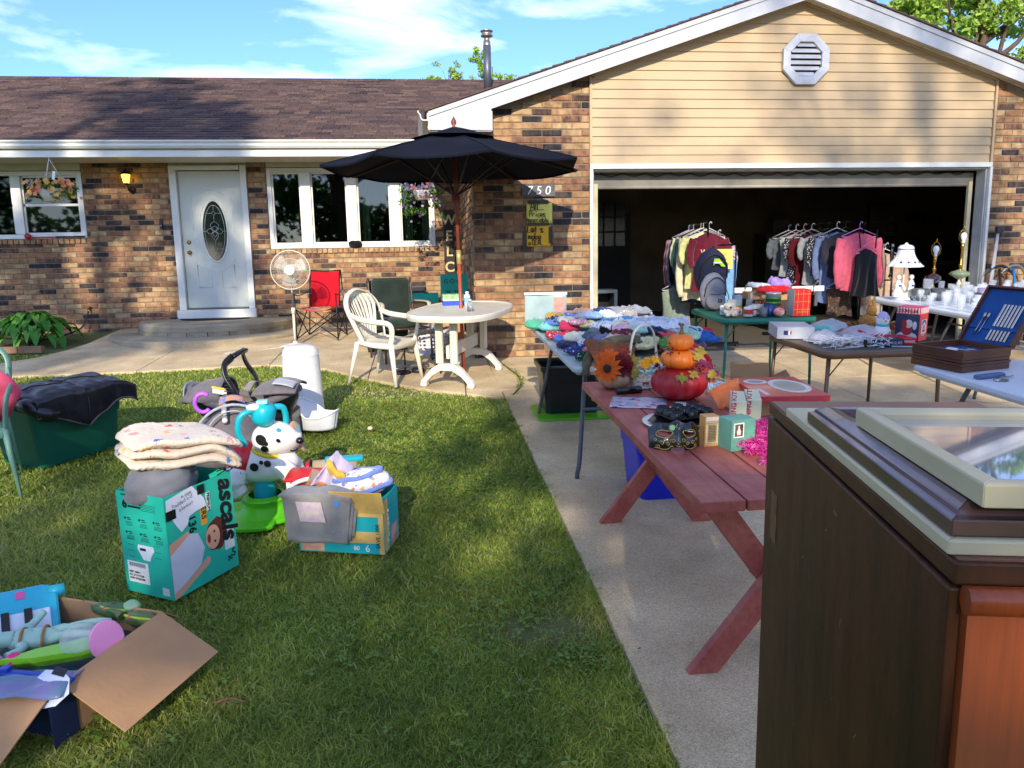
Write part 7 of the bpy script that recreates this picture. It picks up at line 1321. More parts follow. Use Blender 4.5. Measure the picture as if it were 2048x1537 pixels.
o = solo(rag(.15, .12, .11, 88, None), 'pink_crochet_hat', 'hot pink crochet bag behind the pumpkin tower', 'bag', 1.46, 3.88, PT, mt=mat('#d02c6a', .8, bump=1, bscale=90, col2='#e05a8c', scale=30))
t = thing('white_tinsel', 'small heap of white and blue tinsel behind the red pumpkin', 'tinsel', 1.44, 3.66, PT); pts = [(.06*math.cos(i), .05*math.sin(i*1.3), .02+.012*math.sin(i*2)) for i in range(14)]; tinsel(MB(), pts, .01, 800, .022, 9).build('tinsel_strand', foil('#7fb0c8', '#d8e4e8', '#f2f4f4'), t, attr=True)
# magenta garland
t = thing('tinsel_garland', 'shiny magenta tinsel garland in looped rows against the dresser', 'tinsel', 1.225, 2.60, PT, rz=0)
for k, (x, y, z_, L_) in enumerate(((.0, .16, .075, .16), (-.01, .07, .03, .17), (.0, .0, .02, .15), (.01, -.12, .02, .15), (.0, .10, .055, .12))):
    pts = [(x-L_/2+L_*i/10, y+.008*math.sin(i), z_+.006*math.sin(i*1.7)) for i in range(11)]; tinsel(MB(), pts, .01, 1500, .024, 20+k).build('garland_row', foil('#a0106c', '#d01a8c', '#ff7ac4'), t, attr=True)['kind'] = 'stuff'
# ---------------------------------------------------------------- dresser and frames in the right foreground
near, farp = V3((.508, .665, 0)), V3((.70, 1.49, 0)); u = (farp-near); L_ = u.length; u.normalize(); v = V3((u.y, -u.x, 0)); ang = math.atan2(u.y, u.x)-PI/2; HD = .85-G(1.1)
t = thing('dresser', 'dark brown wooden dresser with orange brown front in the right foreground', 'dresser', 0, 0); c_ = near+u*L_/2+v*.20; m = Matrix.Rotation(ang, 4, 'Z'); m.translation = (c_.x, c_.y, G(c_.y)); t.matrix_world = m; dm = m
M_dkw = mat('#35200f', .42, var=.3, scale=3, bump=.12, bscale=18, spec=.25, col2='#4c2a18', name='dark_wood'); M_orw = mat('#7a3514', .35, var=.2, scale=2.5, bump=.08, bscale=30, col2='#9a4a1e', coat=.2, name='cherry_wood')
def wood_grain(m_, ax=(1, 1, 14), amt=.35):
    nt = m_.node_tree; b = nt.nodes['Principled BSDF']; src = b.inputs['Base Color'].links[0].from_socket; tc = nt.nodes.new('ShaderNodeTexCoord'); mp = nt.nodes.new('ShaderNodeMapping'); mp.inputs['Scale'].default_value = ax; n = nt.nodes.new('ShaderNodeTexNoise'); n.inputs['Scale'].default_value = 3; n.inputs['Detail'].default_value = 8; n.inputs['Roughness'].default_value = .7
    nt.links.new(tc.outputs['Object'], mp.inputs[0]); nt.links.new(mp.outputs[0], n.inputs[0]); mr = nt.nodes.new('ShaderNodeMapRange'); mr.inputs[1].default_value = .3; mr.inputs[2].default_value = .7; mr.inputs[3].default_value = 1-amt; mr.inputs[4].default_value = 1+amt; nt.links.new(n.outputs[0], mr.inputs[0])
    s_ = nt.nodes.new('ShaderNodeVectorMath'); s_.operation = 'SCALE'; nt.links.new(src, s_.inputs[0]); nt.links.new(mr.outputs[0], s_.inputs['Scale']); nt.links.new(s_.outputs[0], b.inputs['Base Color'])
wood_grain(M_dkw, (7, 7, .9), .45); wood_grain(M_orw, (22, 22, 1.0), .25); wood_grain(M_rp, (16, .8, 16), .26)
HT = .85-G(c_.y)
MB().box((-.19, 0, (HT-.03)/2), (.02, L_, HT-.03)).build('side_panel', M_dkw, t, bevel=.004); MB().box((.19, 0, (HT-.03)/2), (.02, L_, HT-.03)).build('side_panel', M_dkw, t); MB().box((0, L_/2-.01, (HT-.03)/2), (.36, .02, HT-.03)).build('back_panel', M_dkw, t)
MB().box((.0, -.01, HT-.012), (.40, L_+.0, .024)).build('top_board', M_dkw, t, bevel=.003); MB().box((.0, -.01, HT+.0008), (.392, L_-.01, .0016)).build('dresser_top', mat('#6a4334', .4, var=.15, scale=3, col2='#7d5545'), t)
MB().box((.0, -L_/2-.006, (HT-.045)/2), (.375, .016, HT-.045)).build('front_panel', M_orw, t); mb = MB(); mb.tube([(-.19, -L_/2-.012, HT-.038), (.20, -L_/2-.012, HT-.038)], .014, 10, flat=(1.1, .9)); mb.build('front_moulding', M_orw, t)
MB().box((-.2005, .335, HT-.22), (.0015, .05, .10)).build('side_scrape', mat('#6b4a22', .7, var=.4, scale=30), t)
q = random.Random(6); mb = MB()
for k in range(26): y, z_ = q.uniform(-.41, .40), HT-.06-q.random()**1.3*.75; mb.rib([(-.2004, y, z_), (-.2004, y+q.gauss(0, .008), z_-q.uniform(.002, .02))], q.uniform(.0008, .0022), (-1, 0, 0), .0004)
mb.build('scratches', mat('#8c7a66', .8), t)['kind'] = 'stuff'
def pframe(label, x, y, z, w, d, bw, th, m_, inner=None, rz=0, mt2=None, hollow=True):
    q = thing('picture_frame', label, 'picture frame', 0, 0); q.matrix_world = dm @ Matrix.Translation((x, y, z)) @ Matrix.Rotation(R(rz), 4, 'Z')
    for sx, sy, ww, dd in ((0, -1, w, bw), (0, 1, w, bw), (-1, 0, bw, d), (1, 0, bw, d)):
        cx, cy = sx*(w/2-bw/2), sy*(d/2-bw/2); P = []
        # mitred bar with a stepped profile
        if sy: pr_ = [(-w/2, sy*d/2), (w/2, sy*d/2), (w/2-bw, sy*(d/2-bw)), (-w/2+bw, sy*(d/2-bw))]
        else: pr_ = [(sx*w/2, -d/2), (sx*w/2, d/2), (sx*(w/2-bw), d/2-bw), (sx*(w/2-bw), -d/2+bw)]
        a, b, c, e = [V3((*p, 0)) for p in pr_]
        prof = ((0, 0), (0, th*.55), (.12, th*.62), (.18, th*.82), (.42, th), (.66, th*.95), (.74, th*.75), (.86, th*.72), (1, th*.6), (1, 0)) if inner else ((0, 0), (0, th*.9), (.08, th), (.5, th), (.9, th*.92), (1, th*.8), (1, 0))
        la = [a.lerp(e, k)+V3((0, 0, h_)) for k, h_ in prof]; lb = [b.lerp(c, k)+V3((0, 0, h_)) for k, h_ in prof]
        mb = MB(); mb.rings([la, lb], caps=True); o = mb.build('frame_bar', m_, q); mdl = o.modifiers.new('edge', 'BEVEL'); mdl.width = .0012; mdl.limit_method = 'ANGLE'
    if mt2: MB().box((0, 0, th*.45), (w-2*bw, d-2*bw, .003)).build('glazing', mt2, q)
    return q
M_crm = mat('#c2b792', .4, var=.08, name='cream_frame'); M_brn = mat('#3b241d', .3, var=.25, scale=6, col2='#5c4038', coat=.4, name='brown_frame'); M_glz = mat('#5e6a78', .03, spec=1, coat=1, var=.05, name='picture_glass'); M_artw = mat('#8d96a0', .04, coat=1, spec=1, var=.1, scale=6)
zt = HT+.002
pframe('thin cream picture frame lying lowest on the dresser', .0, -.080, zt, .405, .68, .042, .016, M_crm); pframe('wide dark brown moulded picture frame between two cream frames', .0, -.14, zt+.017, .395, .545, .06, .03, M_brn, inner=True, mt2=M_glz)
top = pframe('glazed cream picture frame on top of the pile reflecting the sky', .0, -.225, zt+.048, .345, .385, .024, .026, M_crm, mt2=M_artw)
# ---------------------------------------------------------------- silverware chest
t = thing('silverware_chest', 'open wooden silverware chest with blue lining and knives in the lid', 'silverware chest', 0, 0); Np, Lp, Rp = V3((2.93, 3.86, 0)), V3((2.82, 4.18, 0)), V3((3.29, 3.95, 0)); ex_ = (Rp-Np).normalized(); ang = math.atan2(ex_.y, ex_.x); cc_ = (Lp+Rp)/2; m = Matrix.Rotation(SL, 4, 'X') @ Matrix.Rotation(ang, 4, 'Z'); m.translation = (cc_.x, cc_.y, G(cc_.y)+.737); t.matrix_world = m
M_wal = mat('#4a2718', .4, var=.3, scale=5, col2='#6a3d22', bump=.1, bscale=40, name='walnut'); wood_grain(M_wal, (2, 2, 30), .35); M_felt = mat('#154a86', .95, var=.12, scale=12, name='blue_felt'); M_sil = mat('#b9b4ac', .18, 1, var=.12, scale=30, name='silver')
w, d = .37, .335
for i, (z_, hh, k) in enumerate(((.017, .034, 1), (.043, .014, 1.02), (.060, .016, .99), (.081, .022, 1.0), (.099, .010, 1.02))): 
    if i < 3: MB().box((0, 0, z_), (w*k, d*k, hh)).build('case_tier', M_wal, t, bevel=.002)
for sx, sy, ww, dd in ((0, -1, w, .012), (0, 1, w, .012), (-1, 0, .012, d-.024), (1, 0, .012, d-.024)): MB().box((sx*(w/2-.006), sy*(d/2-.006), .095), (ww, dd, .05)).build('case_side', M_wal, t, bevel=.0015)
MB().box((0, 0, .080), (w-.024, d-.024, .012)).build('blue_tray', M_felt, t)
lid = MB(); lid.box((0, 0, 0), (.012, d, .37)); 
lo = lid.build('lid', M_wal, t); LM = Matrix.Translation((w/2+.0, 0, .122)) @ Matrix.Rotation(R(33), 4, 'Y') @ Matrix.Translation((.02, 0, .185)); lo.matrix_local = LM
for sy in (-1, 1): MB().box((-.018, sy*(d/2-.006), 0), (.03, .012, .37)).build('lid_side', M_wal, lo)
MB().box((-.018, 0, .179), (.03, d-.024, .012)).build('lid_side', M_wal, lo); MB().box((-.0075, 0, -.005), (.004, d-.026, .35)).build('felt_lining', M_felt, lo); MB().box((-.014, 0, -.085), (.008, d-.03, .02)).build('felt_loop', M_felt, lo)
for i in range(6):
    y = .005-i*.022; k = MB(); k.box((-.016, y, -.12), (.003, .013, .085)); k.build('knife_blade', M_sil, lo); k = MB(); k.rbox((-.017, y, -.0), (.008, .015, .15), .004); k.build('knife_handle', M_sil, lo)
for i, y in enumerate((.075, .10)): MB().tube([(-.016, y, -.14), (-.016, y-.004, -.02)], .003, 6).build('spoon_handle', M_sil, lo); mb = blob(0, None, .004, .009, .017, 12, 8); mb._shift((-.017, y-.004, -.005), len(mb.v)); mb.build('spoon_bowl', M_sil, lo)
for i in range(7): q = random.Random(i); MB().tube([(q.uniform(-.14, 0), q.uniform(-.12, .12), .092), (q.uniform(-.02, .14), q.uniform(-.12, .12), .098)], .005, 6, flat=(.4, 1.2)).build('loose_cutlery', M_sil, t)
MB().rbox((-.08, .0, .098), (.12, .06, .012), .01, .5).build('white_sleeve', plastic('#e0e4ea'), t); mb = MB(); mb.lathe([(.02, 0), (.024, .006), (.001, .002)], (.06, -.02, .095), 14); mb.build('spoon_bowl', M_sil, t)
t = thing('carving_knife_case', 'slate blue sheathed carving set lying in front of the silverware chest', 'knife case', 2.985, 3.73, .738, rz=14); MB().rbox((0, 0, .010), (.20, .042, .020), .012).build('sheath', plastic('#54688e', .4), t); MB().tube(bez([(.02, -.045, .008), (.07, -.05, .008), (.13, -.035, .008)], 5), .004, 6).build('strap', M_steel, t)
t = thing('wristwatch', 'silver wristwatch with metal band on the white table', 'watch', 2.96, 3.645, .738); mb = MB(); mb.lathe([(.001, .012), (.014, .012), (.017, .006), (.016, 0)], n=18); mb.build('watch_face', M_sil, t); MB().tube(bez([(-.0, 0, .004), (.035, .01, .006), (.06, .0, .005), (.035, -.016, .004), (0, -.008, .004)], 6), .006, 6, flat=(.4, 1.4)).build('band', mat('#8a7a5c', .3, .9), t)
t = thing('game_box', 'flat box with colourful printed lid at the right end of the white table', 'box', 3.33, 3.52, .738, rz=14); MB().box((0, 0, .03), (.36, .30, .06)).build('box_body', mat('#9a9484', .6), t); MB().box((0, 0, .068), (.365, .305, .016)).build('box_lid', mat('#b8632c', .5, col2='#c9a83a', scale=10), t)
# ---------------------------------------------------------------- green card table goods
CT = .722
def backpack(label, x, y, h, rz, m_, m2, s=1, trim=None):
    t = thing('backpack', label, 'backpack', x, y, h, rz); mb = blob(0, lambda a, b: 1+.05*nz((math.cos(a)*2, math.sin(a)*2, b*2), 1.5), .155*s, .09*s, .215*s, 28, 20); mb._shift((0, 0, .20*s), len(mb.v)); mb.v = [(a, b, max(c, 0)) for a, b, c in mb.v]; mb.build('main_bag', m_, t)
    mb = blob(0, lambda a, b: 1+.06*nz((math.cos(a)*2, math.sin(a)*2, b*2), 1.7, 2), .12*s, .05*s, .10*s, 22, 14); mb._shift((0, -.075*s, .11*s), len(mb.v)); mb.build('front_pocket', m_, t)
    MB().tube(bez([(-.13*s, -.055*s, .16*s), (-.11*s, -.075*s, .29*s), (0, -.075*s, .365*s), (.11*s, -.075*s, .29*s), (.13*s, -.055*s, .16*s)], 6), .006*s, 6).build('zipper', m2, t); MB().tube([(-.09*s, -.125*s, .19*s), (0, -.125*s, .185*s), (.09*s, -.115*s, .195*s)], .004*s, 5).build('pocket_zipper', m2, t)
    MB().tube(bez([(-.03*s, .0, .405*s), (0, 0, .44*s), (.03*s, 0, .405*s)], 5), .007*s, 6).build('top_loop', m2, t)
    if trim: MB().rbox((.02, -.128*s, .115*s), (.04, .006, .028), .004).build('patch', plastic('#0c0c0e'), t); text('vc', .022, mat('#d8d8d8', .6), t, (.006, -.1325*s, .109*s), fx, fz); MB().tube(bez([(.13*s, .02, .30*s), (.18*s, -.03, .15*s), (.15*s, -.05, .0)], 6), .009, 6, flat=(.4, 1.5)).build('strap', plastic(trim), t)
    return t
backpack('grey school backpack with black zips standing on the green card table', 2.735, 7.10, CT, 8, mat('#7e7e84', .9, var=.2, scale=7, bump=.5, bscale=60), M_dark, .86, '#7fc41c')
bk2 = backpack('navy and black sports backpack hung behind the grey backpack', 2.96, 7.75, .80, 0, mat('#131833', .8, var=.1), M_dark, 1.15); MB().box((.01, -.15, .34), (.09, .004, .014)).build('white_logo', plastic('#e4e4e4'), bk2); mb = MB(); mb.prism([(-.02, .38), (.03, .38), (.10, .30), (.06, .30), (.01, .35), (-.03, .31)], .006, (0, -.13, 0)); mb.build('lime_flash', plastic('#9fd41f'), bk2)
def mug(label, x, y, h, r_, H_, m_, rz=0, cat='mug', name='mug', handle=True, band=None, inner=True):
    t = thing(name, label, cat, x, y, h, rz); mb = MB(); mb.lathe([(.001, 0), (r_*.92, 0), (r_, H_*.1), (r_, H_), (r_*.93, H_), (r_*.9, H_*.15), (.001, H_*.12)], n=20); mb.build('cup_body', m_, t)
    if handle: MB().tube(bez([(r_*.95, 0, H_*.8), (r_*1.6, 0, H_*.75), (r_*1.6, 0, H_*.3), (r_*.95, 0, H_*.2)], 5), r_*.13, 6).build('handle', m_, t)
    if band: mb = MB(); mb.lathe([(r_*1.01, H_*band[0]), (r_*1.01, H_*band[1])], n=20); mb.build('painted_band', plastic(band[2]), t)
    return t
WH = plastic('#dcd8d0', .2)
for a in (('white mug with red snowman print at the front of the green table', 2.86, 6.55, .042, .085, plastic('#d9cfc8'), (.3, .8, '#c23a36')), ('red and green tartan mug on the green table', 2.76, 6.62, .038, .08, mat('#9a2426', .4, col2='#e0d8d0', scale=60), None), ('white mug with red stripes beside the tartan mug', 2.93, 6.62, .04, .09, WH, (.55, .7, '#c22a2c')), ('clear glass mug with handle at the centre front of the green table', 3.0, 6.55, .036, .08, M_clear, None), ('dark blue mug behind the red striped ornament', 3.08, 6.60, .042, .10, plastic('#1c3a7c'), None), ('gold rimmed jar on the green table', 2.99, 6.66, .042, .06, plastic('#b8a470'), (.75, .95, '#c9a445')), ('small pale mug beside the white plush dog', 2.70, 6.72, .035, .085, WH, (.2, .5, '#8fa0a8'))): mug(a[0], a[1], a[2], CT, a[3], a[4], a[5], rnd.uniform(-60, 60), band=a[6])
t = thing('candy_jar', 'jar with black and orange striped lid among the mugs', 'jar', 3.03, 6.74, CT+.0); mb = MB(); mb.lathe([(.001, 0), (.05, 0), (.055, .02), (.055, .08), (.048, .095)], n=20); mb.build('jar_body', plastic('#cfc4b0'), t); mb = MB(); mb.lathe([(.05, .095), (.05, .125), (.001, .127)], n=20); mb.build('lid', mat('#14110f', .4), t)
for i in range(5): MB().box((-.04+i*.02, -.048+.004*abs(i-2), .11), (.008, .004, .02), Matrix.Rotation(.5, 3, 'Y')).build('orange_stripe', plastic('#d06a1c'), t)
t = thing('striped_ball', 'red and cream round ornament in front of the blue mug', 'ornament', 3.12, 6.50, CT); mb = blob(0, None, .05, .045, .04, 20, 14); mb._shift((0, 0, .04), len(mb.v)); mb.build('ball', mat('#c4463e', .4, col2='#dccfc4', scale=14), t)
for i, (c, lb) in enumerate((('#1f3fa8', 'blue round tin at the bottom of the tin stack'), ('#b8202c', 'red round tin second from the bottom of the tin stack'), ('#3f7a34', 'olive green tartan tin in the middle of the tin stack'), ('#157a48', 'emerald green tin fourth in the tin stack'), ('#aeb4c0', 'silver white tin on top of the tin stack'))):
    t = thing('round_tin', lb, 'tin', 3.14, 6.66, CT+i*.040, group='stack of round tins on the green table'); mb = MB(); mb.lathe([(.001, 0), (.066, 0), (.066, .027), (.069, .028), (.069, .038), (.066, .04), (.001, .04)], n=28); mb.build('tin_body', mat(c, .3, .3, var=.12, scale=30), t)
    mb = MB(); mb.tube([(.0695*math.cos(2*PI*k/28), .0695*math.sin(2*PI*k/28), .029) for k in range(28)], .0015, 4, closed=True); mb.build('gold_rim', M_gold, t)
t = carton_thing('tall red gift box with gold tartan lines on the green table', 3.33, 6.56, 2, .155, .13, .235, mat('#c3141c', .5, var=.05), None, hh=CT, name='gift_box')
for i in range(3): MB().box((-.045+i*.05, -.0662, .117), (.003, .001, .234)).build('gold_line', M_gold, t)
for i in range(3): MB().box((0, -.0663, .06+i*.068), (.154, .001, .003)).build('gold_line', M_gold, t)
MB().box((-.079, 0, .117), (.002, .129, .234)).build('grey_side', mat('#9a9a98', .5), t); text('SHOWERS', .022, M_gold, t, (-.05, -.067, .03), fx, fz)
carton_thing('plain tan carton on top of cans at the back of the green table', 3.12, 7.0, 0, .20, .14, .065, M_kraft, [(-.07, .035, .02, .05, '#c8ccd0')], hh=CT+.11)
carton_thing('green and white soap box behind the mugs', 2.93, 6.98, 5, .075, .06, .15, mat('#c4c8b4', .4, col2='#7fa8c8', scale=14), [(0, .03, .075, .05, '#b8a020')], hh=CT); carton_thing('blue storage box below the tan carton', 3.15, 6.9, 0, .16, .12, .10, plastic('#2450a0'), hh=CT)
carton_thing('clear acrylic box beside the soap box', 3.02, 6.86, 0, .08, .06, .12, mat('#b8bcb8', .15, alpha=.7), hh=CT); carton_thing('small grey card standing by the plush dog', 2.80, 6.80, 0, .075, .02, .13, mat('#9aa0a2', .6), hh=CT)
carton_thing('open tan box behind the tins with red cloth over its edge', 3.28, 7.0, 0, .30, .24, .20, M_kraft, hh=CT); solo(rag(.32, .12, .07, 61, None), 'red_cloth', 'red cloth drooping from the tan box behind the tins', 'cloth', 3.22, 6.86, CT+.17, mt=cm('#c01824')); solo(rag(.2, .15, .09, 62, None), 'lavender_scarf', 'bunched lavender scarf on top of the tan box', 'scarf', 3.38, 7.02, CT+.20, mt=cm('#8a6cc0', '#a48fd0')); solo(rag(.18, .12, .05, 63, None), 'white_cloth', 'white cloth beside the lavender scarf', 'cloth', 3.18, 7.05, CT+.20, mt=cm('#c9ccd0'))
t = thing('plush_dog', 'small white plush dog with black nose among the mugs', 'plush toy', 2.70, 6.60, CT)
for i, (x, y, z_, r_) in enumerate(((0, .02, .04, .045), (-.01, -.01, .09, .035), (-.035, 0, .10, .018), (.02, 0, .10, .018), (-.025, -.035, .02, .018), (.025, -.035, .02, .018))): mb = blob(0, lambda a, b: 1+.18*nz((math.cos(a)*3, math.sin(a)*3, b*3), 2, i), r_, r_, r_, 16, 10); mb._shift((x, y, z_), len(mb.v)); mb.build(('body', 'head', 'ear', 'ear', 'paw', 'paw')[i], cloth('#c9c4b4', bump=1), t)
patch(t, (-.005, -.045, .085), (0, -1, 0), .009, M_k, 'nose')
t = thing('hook_rail', 'white wooden coat rail with metal hooks behind the green table', 'coat rail', 3.62, 7.55, .80, rz=2); MB().box((0, 0, .06), (.98, .02, .055)).build('rail', mat('#dcdcd4', .4), t, bevel=.003)
for i in range(4): MB().tube(bez([(-.38+i*.25, -.015, .0), (-.38+i*.25, -.03, .03), (-.38+i*.25, -.018, .07), (-.38+i*.25, -.02, .10), (-.36+i*.25, -.045, .135), (-.355+i*.25, -.035, .145)], 5), .008, 6).build('hook', M_steel, t)
for x in (-.42, .42): MB().box((x, .02, -.04), (.03, .02, .16)).build('bracket', M_grl, t)
MB().box((0, .06, -.45), (.9, .3, .02)).build('shelf_back', mat('#3a3834', .7), t) if 0 else None
# ---------------------------------------------------------------- brown card table goods
t = carton_thing('white jersey box with sports league logo at the corner of the brown table', 2.70, 5.42, -14, .26, .32, .085, mat('#b8babe', .4, var=.05), None, hh=CT, name='jersey_box'); MB().box((-.06, -.161, .045), (.05, .001, .032)).build('logo', plastic('#1c2f6c'), t); MB().box((-.045, -.162, .045), (.016, .001, .03)).build('logo_white', plastic('#e8e8ea'), t); MB().box((-.035, -.1625, .045), (.01, .001, .024)).build('logo_red', plastic('#b8202c'), t)
M_film = mat('#cfd3d8', .12, alpha=.55, name='bag_film')
def zipbag(label, x, y, h, rz, c, w, d, hh, seed, zipc=None, c2=None):
    t = thing('plastic_bag', label, 'bag', x, y, h, rz); o = rag(w*.85, d*.85, hh*.75, seed, None).build('contents', cm(c, c2), t); mb = MB(); mb.grid(lambda a, b: (-w/2+w*a, -d/2+d*b, .006+hh*1.05*math.sin(a*PI)**.5*math.sin(b*PI)**.5+.016*nz((a*7, b*7, seed), 1)), 26, 22); mb.build('bag_film', M_film, t)
    if zipc: MB().box((0, d/2, .035), (w, .03, .006), Matrix.Rotation(-.5, 3, 'X')).build('zipper', plastic(zipc), t)
    return t
zipbag('clear zip bag of aqua and orange fabric on the brown table', 3.02, 5.45, CT, 20, '#36a890', .36, .30, .10, 71, '#4a55c4', '#6fc4b4'); zipbag('clear bag with crimson cloth on the brown table', 3.12, 5.18, CT, -10, '#b01a3c', .34, .26, .09, 72, None); zipbag('white and pink packaged linens on the jersey box side', 2.80, 5.12, CT, 10, '#d6d0d4', .24, .18, .07, 73, None, '#d87a8c'); zipbag('flat silver bag with black label behind the string lights', 3.02, 5.05, CT, 0, '#b8b8bc', .28, .14, .05, 74, None, '#3c3c44')
solo(rag(.22, .10, .05, 75, None), 'red_scarf', 'bright red folded scarf at the right of the crimson bag', 'scarf', 3.22, 5.02, CT, -5, mt=cm('#b80f22'))
t = thing('string_lights', 'tangled heap of white icicle string lights on the brown table', 'string lights', 2.90, 4.88, CT); mb = MB(); q = random.Random(12); M_wr = plastic('#d4d6da', .4)
for k in range(46):
    p = V3((q.uniform(-.2, .2), q.uniform(-.08, .08), q.uniform(.01, .06))); mb.tube(bez([p, p+V3((q.gauss(0, .03), q.gauss(0, .03), q.uniform(-.01, .03))), p+V3((q.gauss(0, .05), q.gauss(0, .04), q.uniform(-.02, .02))), p+V3((q.gauss(0, .06), q.gauss(0, .05), q.uniform(-.03, .0)))], 4), .0028, 4)
mb.build('wire', M_wr, t); mb = MB()
for k in range(120): p = V3((q.uniform(-.21, .21), q.uniform(-.09, .08), q.uniform(.008, .065))); d_ = V3((q.gauss(0, 1), q.gauss(0, 1), q.gauss(0, .6))).normalized()*.022; mb.tube([p, p+d_], [.0042, .002], 5)
mb.build('bulb', M_wr, t)['kind'] = 'stuff'; MB().box((.03, -.06, .03), (.018, .015, .05)).build('black_plug', M_dark, t); MB().tube([(.2, -.09, .01), (.34, -.14, .012)], .003, 5).build('loose_wire', M_wr, t)
t = carton_thing('flat navy box with white lettering on the brown table', 3.12, 4.90, -3, .22, .10, .048, mat('#1a2a44', .4), None, hh=CT); text('0 HULAS', .03, mat('#c8ccd4', .5), t, (-.02, -.0512, .012), fx, fz); t = carton_thing('short red box with white lettering beside the navy box', 3.29, 4.94, 6, .115, .10, .042, plastic('#d01a26'), None, hh=CT); text('WINNER', .024, mat('#ece4e4', .5), t, (-.052, -.0512, .012), fx, fz)
t = thing('snowman', 'white ceramic snowman with lilac hat and turquoise scarf', 'figurine', 3.22, 5.10, CT, rz=-10); M_cer = mat('#dcdad6', .25, var=.06, scale=20, name='glazed_white'); mb = MB(); mb.lathe([(.001, 0), (.05, 0), (.06, .03), (.058, .07), (.044, .10), (.036, .11), (.046, .135), (.046, .155), (.034, .178), (.001, .185)], n=24); mb.build('body', M_cer, t)
mb = MB(); mb.tube([(.04*math.cos(2*PI*i/20), .04*math.sin(2*PI*i/20), .11) for i in range(20)], .009, 6, closed=True, flat=(1.3, .6)); mb.build('scarf', plastic('#2fa8b4'), t); mb = MB(); mb.lathe([(.046, .160), (.036, .182), (.02, .20), (.001, .206)], n=20); mb.build('hat', plastic('#b7a4cc'), t); MB().cyl((0, -.045, .145), (.004, -.07, .143), .006, .001, 6).build('carrot_nose', plastic('#c97a3a'), t)
for x in (-.014, .014): patch(t, (x, -.046, .158), (x*8, -1, .1), .004, M_k, 'eye')
for i, (x, y, z_, v_) in enumerate(((-.04, -.03, .05, 0), (.03, -.045, .06, 1), (.0, -.055, .035, 1))): patch(t, (x, y-.006, z_), (x*10, -1, 0), .009, plastic('#4fae9c' if v_ else '#b98fc0'), 'painted_spot')
t = thing('wicker_bunny', 'tan straw rabbit decoration with long ears behind the snowman', 'decoration', 3.35, 5.50, CT); M_str = mat('#a07438', .9, var=.3, scale=50, bump=1, bscale=200)
for nm, x, y, z_, a, b, c in (('body', 0, 0, .07, .07, .05, .07), ('head', .02, -.01, .16, .04, .035, .04), ('ear', .0, 0, .225, .013, .01, .05), ('ear', .04, 0, .225, .013, .01, .05)): mb = blob(0, lambda p, s_: 1+.15*nz((math.cos(p)*3, math.sin(p)*3, s_*3), 2), a, b, c, 18, 12); mb._shift((x, y, z_), len(mb.v)); mb.build(nm, M_str, t)
for k, (nm, lb, x, y, c, c2) in enumerate((('ribbon_wreath', 'brown ribbon and aqua bow heap left of the snowman', 3.12, 5.42, '#8a5a30', '#3fb8b4'), ('gift_bow', 'tan burlap bow with red trim behind the cookie box', 3.50, 5.45, '#a88a58', '#b8442c'))):
    t = thing(nm, lb, 'decoration', x, y, CT); q = random.Random(40+k)
    for j in range(9): a = j*.7; MB().tube(bez([(0, 0, .03), (.05*math.cos(a), .04*math.sin(a), .07+.02*q.random()), (.08*math.cos(a+.5), .06*math.sin(a+.5), .04), (0, 0, .035)], 5), .012, 6, flat=(.2, 1.4)).build('ribbon_loop', cloth(c if j % 3 else c2), t)
mug('small clear glass bowl with copper beads left of the ribbon heap', 3.02, 5.55, CT, .05, .06, mat('#b8a48c', .1, alpha=.7), handle=False, name='glass_bowl', cat='bowl')
# cookie jar box
t = thing('cookie_jar_box', 'tall cookie jar box with red white striped top and wintry picture faces', 'box', 3.45, 5.06, CT, rz=-3); t2 = t
bw_, bd_, bh_ = .205, .17, .235; m_ = Matrix.Rotation(SL, 4, 'X') @ Matrix.Rotation(R(37), 4, 'Z'); cxk, cyk = 3.44, 5.10; m_.translation = (cxk, cyk, G(cyk)+CT); t.matrix_world = m_
MB().box((0, 0, bh_/2), (.16, .16, bh_)).build('box_body', mat('#d8222a', .45, var=.04), t, bevel=.001); MB().box((0, 0, bh_+.0015), (.16, .16, .003)).build('pink_top', mat('#c84a70', .5), t)
for i in range(8):
    MB().box((-.07+i*.02, -.0806, bh_-.022), (.010, .001, .042)).build('white_stripe', plastic('#e8e4e0'), t); MB().box((-.0806, -.07+i*.02, bh_-.022), (.001, .010, .042)).build('pale_stripe', plastic('#cfc4c8'), t)
text('COOKIE JAR', .030, M_ink, t, (-.0818, .076, bh_-.034), (0, -1, 0), (0, 0, 1), sx=.85)
MB().box((-.0808, 0, .095), (.001, .158, .188)).build('night_panel', mat('#222c48', .5, var=.3, scale=20), t)
for (y, z_, a, b, c, e) in ((.0, .03, .07, .035, '#c9c9d0', .0006), (.0, .075, .038, .036, '#a81e28', .0010), (-.01, .120, .026, .030, '#cfc0b8', .0014), (.02, .115, .018, .034, '#9a1c26', .0018), (-.05, .11, .014, .03, '#c4ccd8', .0012)): pp = MB(); pp.prism([(a*math.cos(i*.42), z_+b*math.sin(i*.42)) for i in range(15)], -.0005, (-.0813-e, y, 0), (0, -1, 0), (0, 0, 1)); pp.build('printed_shape', mat(c, .5, var=.15, scale=40), t)
MB().box((.005, -.0808, .098), (.092, .001, .10)).build('picture_panel', mat('#d8d4d0', .5), t)
